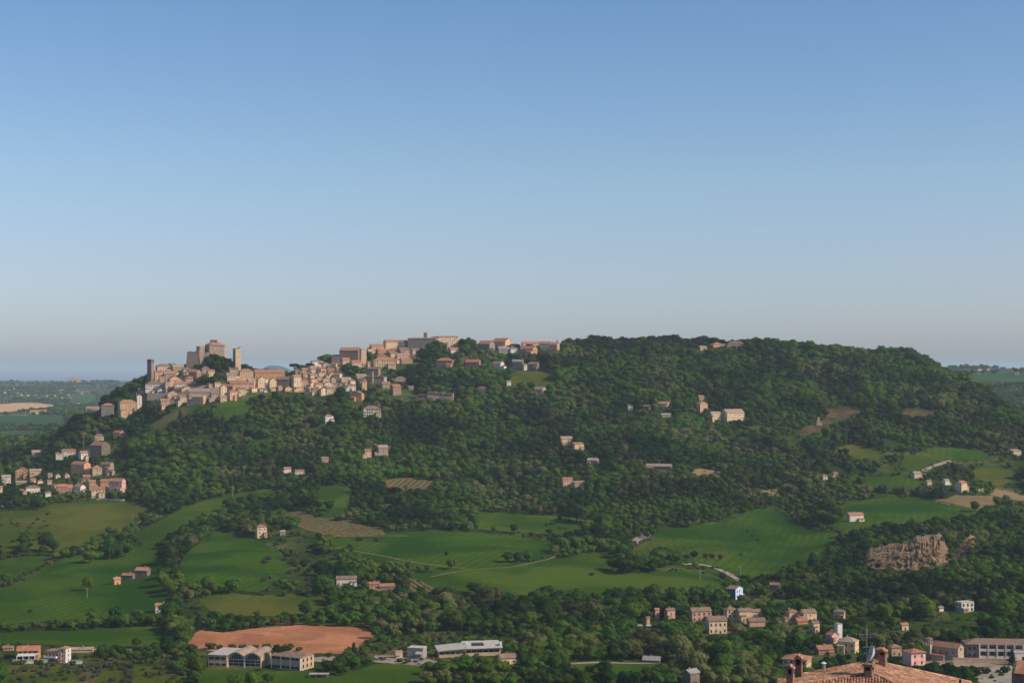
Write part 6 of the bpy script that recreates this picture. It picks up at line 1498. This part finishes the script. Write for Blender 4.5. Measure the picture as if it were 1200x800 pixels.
# far houses, hazy
rn = random.Random(21); FHN = 0
def far_house(u, v, w, lab, hgt=None, wc='white', grp='hazy white houses on the far plain'):
    x, y, z = at(u, v); s = y / F; e = empty('house', (x, y, z), rn.uniform(-.6, .6)); tag(e, lab, 'house', grp)
    W_ = w * s; H_ = (hgt or w * .55) * s; wall_mb(W_, W_ * .7, H_, 'gable', W_ * .14, dig=12).build('wall', WM[wc], e); roof_mb(W_, W_ * .7, H_, 'gable', W_ * .14, oh=.6).build('roof', RM['terracotta'], e)
for (ua, ub, va, vb, n, lab) in ((2, 20, 455, 463, 9, 'hazy white house of the village at the far left'), (24, 33, 459, 465, 5, 'hazy white house left of the middle of the far plain'), (44, 56, 464, 470, 5, 'hazy white house above the tan far field'), (64, 82, 456, 468, 15, 'hazy white house of the dense village on the far plain'), (84, 100, 457, 462, 6, 'hazy white house right of the dense far village'), (60, 88, 477, 484, 14, 'hazy white house at the right end of the tan far field'), (0, 8, 470, 475, 3, 'hazy white house at the left end of the tan far field'), (84, 96, 474, 478, 3, 'hazy white house beside the wooded hill edge')):
    for i in range(n): far_house(rn.uniform(ua, ub), rn.uniform(va, vb), rn.uniform(1.8, 3.4), lab, grp=lab.replace('house', 'houses'), wc=rn.choice(['white', 'white', 'cream', 'white', 'pink']))
far_house(45, 484.5, 19, 'long pale hall behind the hazy green far field', 1.6, 'white', None); far_house(58, 485.5, 4.5, 'white box beside the long pale far hall', 1.8, 'white', None)
far_house(87, 447.5, 14, 'long reddish building on the far hilltop', 2.2, 'pink', None); far_house(89, 450.5, 6, 'white building under the far hilltop one', 1.2, 'white', None)
for i, (u, v, w_) in enumerate(((1158, 433.5, 3), (1162, 432.5, 3.5), (1148, 434.5, 4), (1195, 435, 5), (1192, 440, 6))): far_house(u, v, w_, f'{ORD[i]} hazy pale house on the far right hill' if False else ('small hazy house between the far right trees', 'second small hazy house right of the far trees', 'low pale hazy house left of the far pair', 'hazy pale house near the right edge of the far hill', 'long pale hazy house below the one near the right edge')[i], grp=None)

# ---- woods: many trees, drawn as one body except for those that show largest
def scatter():
    rg = np.random.default_rng(99)
    P = []
    # jittered lattice over the hill and valley, spacing grows slowly with distance
    y = 935.0
    while y < 2860:
        sp = 7.6 + (y - 950) * .0014
        smin, smax = (-360 - 0) / F * 1.0, 1.0
        x0, x1 = -.40 * y, .40 * y
        n = int((x1 - x0) / sp)
        xs = x0 + (np.arange(n) + rg.uniform(-.42, .42, n)) * sp; ys = y + rg.uniform(-.45, .45, n) * sp
        P.append(np.stack([xs, ys], 1)); y += sp * .92
    P = np.concatenate(P)
    z = ground(P[:, 0], P[:, 1]); u, v = project(P[:, 0], P[:, 1], z)
    stand = vnoise(P[:, 0] / 60 + 41, P[:, 1] / 80 + 13)
    r = (rg.uniform(2.6, 5.2, len(P)) * (.62 + .85 * stand) + .6) * np.where(rg.random(len(P)) < .10, 1.35, 1.0) * (1 + .32 * np.clip((P[:, 1] - 1850) / 550, 0, 1)); hs = rg.uniform(.8, 1.15, len(P))
    keep = np.ones(len(P), bool)
    # small glades and scrubby gaps
    gl = vnoise(P[:, 0] / 34 + 91, P[:, 1] / 46 + 57) * .65 + vnoise(P[:, 0] / 120 + 11, P[:, 1] / 170 + 37) * .35
    keep &= ~((gl > .73) & (P[:, 1] < 2250))
    # is the ground point itself in view, or behind a nearer ridge
    i = np.clip(((u - UG[0]) / 3).astype(int), 0, len(UG) - 1); j = np.clip(np.searchsorted(YG, P[:, 1]) - 1, 0, len(YG) - 1)
    hidden = v > _VMIN[i, j] + 3.0
    skyv_ = _VMIN[i, -1]
    # fields, roads and yards stay open; their far sides too
    for poly in FIELD_POLYS:
        pu = [p[0] for p in poly]; pv = [p[1] for p in poly]
        m = (u > min(pu) - 2) & (u < max(pu) + 2) & (v > min(pv) - 2) & (v < max(pv) + 9) & ~hidden
        idx = np.where(m)[0]
        if len(idx) == 0: continue
        rp = r[idx] * F / P[idx, 1]
        ins = inpoly(u[idx], v[idx], poly)
        # a tall crown standing just in front must not cover the whole field: allow overlap of the edge only
        ins |= inpoly(u[idx], v[idx] - rp * 1.1, poly) & (rg.random(len(idx)) < .85)
        keep[idx[ins]] = False
    # the packed town has few trees
    for poly, pr in (([(165, 430), (200, 425), (345, 432), (364, 418), (400, 405), (435, 398), (470, 394), (492, 398), (494, 426), (470, 434), (432, 450), (400, 464), (350, 466), (300, 462), (285, 476), (220, 478), (160, 478)], .16),
                     ([(0, 545), (60, 540), (100, 515), (135, 502), (152, 520), (150, 584), (60, 584), (0, 580)], .45), ([(560, 400), (660, 398), (660, 414), (560, 418)], .4),
                     ([(1130, 756), (1240, 750), (1240, 790), (1130, 790)], .1), ([(1085, 760), (1130, 756), (1130, 790), (1085, 785)], .15), ([(900, 705), (1010, 700), (1060, 750), (1060, 790), (900, 790)], .8),
                     ([(0, 748), (115, 748), (115, 780), (0, 780)], .15), ([(232, 748), (372, 748), (372, 790), (232, 790)], .1), ([(470, 745), (610, 745), (610, 782), (470, 782)], .45), ([(310, 622), (372, 622), (372, 702), (310, 702)], .15), ([(0, 774), (225, 774), (225, 806), (0, 806)], .05), ([(416, 740), (565, 740), (565, 780), (416, 780)], .3),
                     ([(800, 705), (900, 705), (900, 745), (800, 745)], .4), ([(1030, 530), (1200, 530), (1200, 580), (1030, 580)], .45), ([(1000, 715), (1075, 712), (1080, 752), (1020, 752)], .95)):
        m = inpoly(u, v, poly) & ~hidden; keep &= ~(m & (rg.random(len(P)) > pr))
        big = m; r[big] *= .72
    # keep buildings in sight
    for (a, b_, c, d, yy) in HRECT:
        rp = r * F / P[:, 1]; top = v - rp * 1.9 * hs
        woodland_one = (520 < (a + b_) / 2 or c > 470) and yy > 1200 and b_ - a < 60
        cut = .36 * (d - c) if woodland_one else .05 * (d - c); si = .12 * (b_ - a) if woodland_one else 0
        m = (P[:, 1] < yy + 3) & (u + rp * .8 > a + si) & (u - rp * .8 < b_ - si) & (top < d - cut) & (v > c)
        keep &= ~m
        # nor stand inside one
        keep &= ~((np.abs(P[:, 1] - yy) < 10) & (u > a - 1.5) & (u < b_ + 1.5))
    # keep hand placed trees apart
    TX = np.array([(t[0], t[1], t[2]) for t in TREES])
    for (tx, ty, tr) in TX: keep &= ~((P[:, 0] - tx) ** 2 + (P[:, 1] - ty) ** 2 < (tr * .9) ** 2)
    # the seaward end of the hill loses its wood at the plain
    keep &= ~((P[:, 1] > 2520) & (u < 60) & (rg.random(len(P)) > .5))
    # which kind: dark conifer stands here and there
    pine = np.zeros(len(P), bool)
    for poly, pr in (([(668, 396), (700, 388), (780, 390), (826, 398), (826, 412), (790, 414), (740, 416), (690, 416), (668, 408)], .92), ([(965, 424), (1005, 424), (1010, 470), (985, 474), (962, 460)], .85), ([(1052, 466), (1096, 464), (1098, 484), (1052, 486)], .9),
                     ([(166, 462), (200, 476), (290, 472), (292, 500), (240, 512), (180, 508), (162, 490)], .55), ([(985, 690), (1180, 684), (1180, 712), (985, 716)], .5), ([(560, 466), (640, 462), (640, 500), (560, 500)], .4), ([(800, 430), (836, 426), (840, 470), (812, 468)], .6), ([(400, 455), (560, 440), (560, 476), (420, 480)], .35), ([(905, 420), (965, 420), (965, 445), (905, 445)], .4)):
        m = inpoly(u, v, poly); pine |= m & (rg.random(len(P)) < pr)
    pine |= rg.random(len(P)) < .02
    hs = np.where(pine, hs * .82, hs)
    return P[keep], r[keep], hs[keep], u[keep], v[keep], hidden[keep], pine[keep]
P_, r_, hs_, u_, v_, hid_, pine_ = scatter()
inframe = (u_ > -6) & (u_ < 1206) & (v_ < 812) & ~hid_
size_px = r_ * F / P_[:, 1]
MARKS = [(60, 790, 'at the bottom left behind the olive grove'), (215, 775, 'left of the vaulted warehouse'), (290, 725, 'behind the ploughed field'), (400, 720, 'right behind the ploughed field'), (400, 780, 'right of the square warehouse'), (470, 725, 'below the long white farm'), (520, 790, 'in front of the low modern building'), (560, 730, 'behind the low modern building'), (620, 760, 'right of the low modern building'), (640, 715, 'in the middle of the valley wood'), (700, 745, 'in the valley wood behind the green strip'), (720, 795, 'in front of the green strip at the bottom'), (780, 745, 'below the narrow pink houses in the valley'), (860, 760, 'below the row of houses in the wood'), (850, 705, 'between blue house and row of houses'), (900, 700, 'right of the blue house'), (930, 745, 'left of the valley village'), (880, 795, 'left of the near tiled roof'), (960, 700, 'above the valley village'), (1010, 735, 'right of the slim white tower'), (1040, 690, 'below the quarry face'), (1080, 740, 'behind the salmon pink cube house'), (1110, 730, 'behind the small stone church'), (1160, 735, 'behind the long pillared building'), (1120, 690, 'between quarry and white flat roofed villa'), (1180, 690, 'at the right edge beside the quarry slope'), (1060, 620, 'above the quarry face'), (1160, 640, 'on the steep slope right of the quarry'), (960, 650, 'right of the right green field')]
def mark(u, v): return min(MARKS, key=lambda m: (m[0] - u) ** 2 + (m[1] - v) ** 2 * 2)[2]
single = np.zeros(len(P_), bool)
pale_ = ~pine_ & (vnoise(P_[:, 0] / 45 + 71, P_[:, 1] / 60 + 29) > .66) & (np.random.default_rng(8).random(len(P_)) < .55)
for kind, sel in (('broad', ~pine_ & ~pale_), ('pine', pine_), ('pale', pale_)):
    have = sum(1 for t in TREES if t[4] in ('broad', 'pale')) + (55 if kind == 'broad' else 0)
    idx = np.where(sel & inframe)[0]; idx = idx[np.argsort(-size_px[idx])][:max(0, 299 - have) if kind != 'pine' else 150]
    if kind != 'broad': idx = idx[:150]
    for i in idx:
        single[i] = True; m = mark(u_[i], v_[i])
        make_tree(float(P_[i, 0]), float(P_[i, 1]), float(r_[i]), float(hs_[i]), kind, {'broad': 'leafy green tree of the wood ', 'pine': 'dark conifer of the wood ', 'pale': 'pale olive tree of the wood '}[kind] + m, {'broad': 'leafy trees ', 'pine': 'dark conifers ', 'pale': 'pale trees '}[kind] + m, seed=(1 + int(i) % 2) if kind == 'pine' and P_[i, 1] > 1900 else None)
rest = ~single
print('WOOD', rest.sum(), 'single', single.sum(), 'trees', len(TREES))
# sources are real trees of the scene
def find_tree(me):
    for o in COL.objects:
        if o.data is me: return o, [c for c in o.parent.children if c is not o][0]
def wood_object(name, label, P, r, hs, var, kinds, zoff=-.2):
    me = bpy.data.meshes.new(name); n = len(P)
    z = ground(P[:, 0], P[:, 1]) + zoff
    me.vertices.add(n); me.vertices.foreach_set('co', np.stack([P[:, 0], P[:, 1], z], 1).astype(np.float32).ravel())
    a = me.attributes.new('tree_scale', 'FLOAT_VECTOR', 'POINT'); a.data.foreach_set('vector', np.stack([r, r, r * hs], 1).astype(np.float32).ravel())
    a = me.attributes.new('tree_turn', 'FLOAT', 'POINT'); a.data.foreach_set('value', rng.uniform(0, 6.28, n).astype(np.float32))
    a = me.attributes.new('tree_kind', 'INT', 'POINT'); a.data.foreach_set('value', np.asarray(var, np.int32))
    ob = bpy.data.objects.new(name, me); COL.objects.link(ob); tag(ob, label, kind='stuff')
    ng = bpy.data.node_groups.new(name + '_nodes', 'GeometryNodeTree'); ng.interface.new_socket('Geometry', in_out='INPUT', socket_type='NodeSocketGeometry'); ng.interface.new_socket('Geometry', in_out='OUTPUT', socket_type='NodeSocketGeometry')
    N = ng.nodes; L = ng.links; gi = N.new('NodeGroupInput'); go = N.new('NodeGroupOutput')
    jn = N.new('GeometryNodeJoinGeometry')
    srcs = []
    for kd in kinds:
        for c, t in PROTO[kd]: srcs.append((c, t))
    for c, t in srcs[::-1]:        # joined inputs are read last-linked first
        co_, to_ = find_tree(c)
        j2 = N.new('GeometryNodeJoinGeometry')
        for q in (co_, to_):
            oi = N.new('GeometryNodeObjectInfo'); oi.inputs['Object'].default_value = q; oi.transform_space = 'ORIGINAL'; L.new(oi.outputs['Geometry'], j2.inputs['Geometry'])
        gti = N.new('GeometryNodeGeometryToInstance'); L.new(j2.outputs['Geometry'], gti.inputs['Geometry']); L.new(gti.outputs['Instances'], jn.inputs['Geometry'])
    m2p = N.new('GeometryNodeMeshToPoints'); L.new(gi.outputs[0], m2p.inputs['Mesh'])
    iop = N.new('GeometryNodeInstanceOnPoints'); L.new(m2p.outputs['Points'], iop.inputs['Points']); L.new(jn.outputs['Geometry'], iop.inputs['Instance']); iop.inputs['Pick Instance'].default_value = True
    def attr(nm, tp):
        x = N.new('GeometryNodeInputNamedAttribute'); x.data_type = tp; x.inputs['Name'].default_value = nm; return x.outputs['Attribute']
    L.new(attr('tree_kind', 'INT'), iop.inputs['Instance Index']); L.new(attr('tree_scale', 'FLOAT_VECTOR'), iop.inputs['Scale'])
    cx = N.new('ShaderNodeCombineXYZ'); L.new(attr('tree_turn', 'FLOAT'), cx.inputs['Z'])
    L.new(cx.outputs[0], iop.inputs['Rotation']); L.new(iop.outputs['Instances'], go.inputs[0])
    md = ob.modifiers.new('trees', 'NODES'); md.node_group = ng
    return ob
k_ = np.where(pale_, 5 + rng.integers(0, 3, len(P_)), np.where(pine_, np.where((P_[:, 1] > 2150) | (rng.random(len(P_)) < .45), 9 + rng.integers(0, 2, len(P_)), 8), rng.integers(0, 5, len(P_))))
wood_object('woodland', 'dense mixed green woodland covering hill and valley', P_[rest], r_[rest], hs_[rest], k_[rest], ['broad', 'pale', 'pine'])
# far woods and hedgerows of the plain beyond the hill
rg = np.random.default_rng(4); Q = []
y = 3000.0
while y < 11500:
    sp = 15 + (y - 3000) * .0035; n = int(.86 * y / sp); xs = -.43 * y + (np.arange(n) + rg.uniform(-.4, .4, n)) * sp; ys = y + rg.uniform(-.4, .4, n) * sp
    Q.append(np.stack([xs, ys], 1)); y += sp
Q = np.concatenate(Q); zq = ground(Q[:, 0], Q[:, 1]); uq, vq = project(Q[:, 0], Q[:, 1], zq)
dens = vnoise(Q[:, 0] / 240 + 5, Q[:, 1] / 420 + 3)
hedge = np.abs(((Q[:, 1] + Q[:, 0] * .35) / 460) % 1 - .5) < .045
k = (dens > .57) | hedge
for poly in ([(-60, 487), (-60, 500), (78, 500), (76, 487)], [(-60, 473), (0, 473), (20, 471.5), (44, 471.5), (66, 475), (60, 480), (30, 482), (0, 485), (-60, 485)], [(-60, 505), (60, 506), (45, 515), (-60, 513)], [(80, 463), (106, 461), (119, 468), (100, 475), (82, 473)], [(1130, 442), (1170, 436), (1240, 432), (1240, 448), (1190, 450), (1150, 449)]): k &= ~inpoly(uq, vq, poly)
k |= inpoly(uq, vq, [(-60, 500), (76, 500), (76, 505), (-60, 505)]) & (rg.random(len(Q)) < .7)
k |= inpoly(uq, vq, [(1135, 452), (1240, 449), (1240, 500), (1150, 500)])
k |= inpoly(uq, vq, [(-60, 514), (100, 512), (100, 530), (-60, 530)]) & (rg.random(len(Q)) < .7)
k &= (((uq > -60) & (uq < 140)) | (uq > 1095)) & (uq < 1270)
Q = Q[k]; rq = rg.uniform(5, 8.5, len(Q)) * (1 + (Q[:, 1] - 3000) / 9000)
print('FARWOOD', len(Q))
wood_object('far_woodland', 'hazy dark woods and hedgerows on the plain beyond the hill', Q, rq, rg.uniform(.55, .9, len(Q)), rg.integers(0, 5, len(Q)), ['broad'])
# rows of vines
def vines(poly, ang, sp, name, label):
    W = [at(u, v)[:2] for u, v in poly]; A = np.array(W); c, s = math.cos(ang), math.sin(ang)
    x0, y0 = A.min(0); x1, y1 = A.max(0); D_ = math.hypot(x1 - x0, y1 - y0); cx_, cy_ = (x0 + x1) / 2, (y0 + y1) / 2; pts = []
    for a in np.arange(-D_ / 2, D_ / 2, sp):
        for t in np.arange(-D_ / 2, D_ / 2, 1.8): pts.append((cx_ + c * t - s * a + rng.uniform(-.2, .2), cy_ + s * t + c * a + rng.uniform(-.2, .2)))
    pts = np.array(pts); pts = pts[inpoly(pts[:, 0], pts[:, 1], W)]
    r = rng.uniform(.7, 1.1, len(pts)); wood_object(name, label, pts, r, rng.uniform(1.0, 1.5, len(pts)), rng.integers(0, 3, len(pts)), ['shrub'])
vines([(330, 602), (350, 600), (372, 607), (400, 612), (444, 619), (448, 625), (420, 628), (385, 628), (352, 617)], 1.0, 6.5, 'vine_rows', 'rows of green vines on the tan vineyard slope')
vines([(473, 681), (490, 679), (507, 688), (503, 694), (484, 693)], 1.9, 5, 'vine_rows', 'rows of vines in the little plot beside the farm buildings')
vines([(454, 563), (480, 561), (512, 565), (510, 571), (470, 573), (452, 570)], 1.4, 7, 'vine_rows', 'rows of vines on the small hillside terrace')
# rough undergrowth and shrubs along open edges
sx = rg.uniform(-6, 1206, 9000); sv = rg.uniform(520, 800, 9000); pts = []
for a, b_ in zip(sx, sv):
    near = False
    for poly in FIELD_POLYS[:34]:
        if poly[0][0] - 400 < a < poly[0][0] + 400 and inpoly([a], [b_], poly)[0]: near = True; break
    if near: continue
    ok = True
    for (q0, q1, q2, q3, yy) in HRECT:
        if q0 - 1 < a < q1 + 1 and q2 < b_ < q3 + 3: ok = False; break
    if ok: pts.append(at(a, b_)[:2])
pts = np.array(pts); r = rg.uniform(1.0, 2.4, len(pts))
wood_object('undergrowth', 'low shrubs and rough growth between the trees', pts, r, rg.uniform(.9, 1.4, len(pts)), rg.integers(0, 3, len(pts)), ['shrub'])
# ================================================================== light, air, camera
SUN_EL, SUN_AZ = R(36), R(108)       # azimuth clockwise from the view direction (+Y): to the right, a little behind the viewer
sd = Vector((math.sin(SUN_AZ) * math.cos(SUN_EL), math.cos(SUN_AZ) * math.cos(SUN_EL), math.sin(SUN_EL)))
w = bpy.data.worlds.new('World'); scene.world = w; w.use_nodes = True
nt = w.node_tree; bg = nt.nodes['Background']
sky = nt.nodes.new('ShaderNodeTexSky'); sky.sky_type = 'NISHITA'; sky.sun_disc = False
sky.sun_elevation = SUN_EL; sky.sun_rotation = SUN_AZ; sky.altitude = 300; sky.air_density = 1.0; sky.dust_density = 1.0; sky.ozone_density = 6
tint = nt.nodes.new('ShaderNodeMixRGB'); tint.blend_type = 'MULTIPLY'; tint.inputs['Fac'].default_value = 1; tint.inputs['Color2'].default_value = (.895, .925, .925, 1)
nt.links.new(sky.outputs['Color'], tint.inputs['Color1']); 
# colour correction of the sky: a gentle gain by elevation pales its middle a little
tcw = nt.nodes.new('ShaderNodeTexCoord'); sxz = nt.nodes.new('ShaderNodeSeparateXYZ'); nt.links.new(tcw.outputs['Generated'], sxz.inputs[0])
rw = nt.nodes.new('ShaderNodeValToRGB'); nt.links.new(sxz.outputs['Z'], rw.inputs['Fac'])
stops = [(0.0, (1.0, .94, 1.05)), (.07, (1.13, .965, .975)), (.12, (1.16, 1.03, .955)), (.24, (.94, .955, .955))]
while len(rw.color_ramp.elements) < 4: rw.color_ramp.elements.new(.5)
for el_, (p_, c_) in zip(rw.color_ramp.elements, stops): el_.position = p_; el_.color = (*[q_ / 1.2 for q_ in c_], 1)
gain = nt.nodes.new('ShaderNodeMixRGB'); gain.blend_type = 'MULTIPLY'; gain.inputs['Fac'].default_value = 1
nt.links.new(tint.outputs['Color'], gain.inputs['Color1']); nt.links.new(rw.outputs['Color'], gain.inputs['Color2']); nt.links.new(gain.outputs['Color'], bg.inputs['Color'])
tint.inputs['Color2'].default_value = tuple(1.2 * q_ for q_ in (.895, .925, .925)) + (1,)
bg.inputs['Strength'].default_value = .145
sl = bpy.data.lights.new('sun', 'SUN'); sl.energy = 4.6; sl.angle = R(.53); sl.color = (1.0, .84, .66)
so = bpy.data.objects.new('sun', sl); COL.objects.link(so)
so.rotation_euler = (-sd).to_track_quat('-Z', 'Y').to_euler(); so.location = (400, -200, 600)

hz = MB().box(-150200, 150200, -500, 150200, 20, 372).build('haze', None)
hz.data.materials.clear()
hm = bpy.data.materials.new('haze_air'); hm.use_nodes = True; hn = hm.node_tree
hn.nodes.remove(hn.nodes['Principled BSDF'])
pv = hn.nodes.new('ShaderNodeVolumePrincipled'); pv.inputs['Color'].default_value = (.72, .89, 1.0, 1); pv.inputs['Density'].default_value = HAZE_D; pv.inputs['Anisotropy'].default_value = .0
hn.links.new(pv.outputs['Volume'], hn.nodes['Material Output'].inputs['Volume'])
hz.data.materials.append(hm); tag(hz, kind='stuff')
hz.display_type = 'WIRE'

cam = bpy.data.cameras.new('camera'); co = bpy.data.objects.new('camera', cam); COL.objects.link(co)
cam.sensor_width = 36; cam.lens = 36 * F / 1200; cam.clip_start = 1; cam.clip_end = 400000
co.location = (0, 0, CAMZ); co.rotation_euler = (math.pi / 2 + PITCH, 0, 0)
scene.camera = co
scene.view_settings.view_transform = 'Standard'; scene.view_settings.look = 'None'; scene.view_settings.gamma = 1; scene.view_settings.use_curve_mapping = False
scene.view_settings.exposure = EXPO
scene.render.engine = 'CYCLES'
scene.cycles.max_bounces = 5; scene.cycles.diffuse_bounces = 3; scene.cycles.glossy_bounces = 2; scene.cycles.transmission_bounces = 2; scene.cycles.volume_bounces = 0; scene.cycles.transparent_max_bounces = 8
scene.cycles.use_adaptive_sampling = True; scene.cycles.adaptive_threshold = .02
scene.cycles.use_denoising = DENOISE
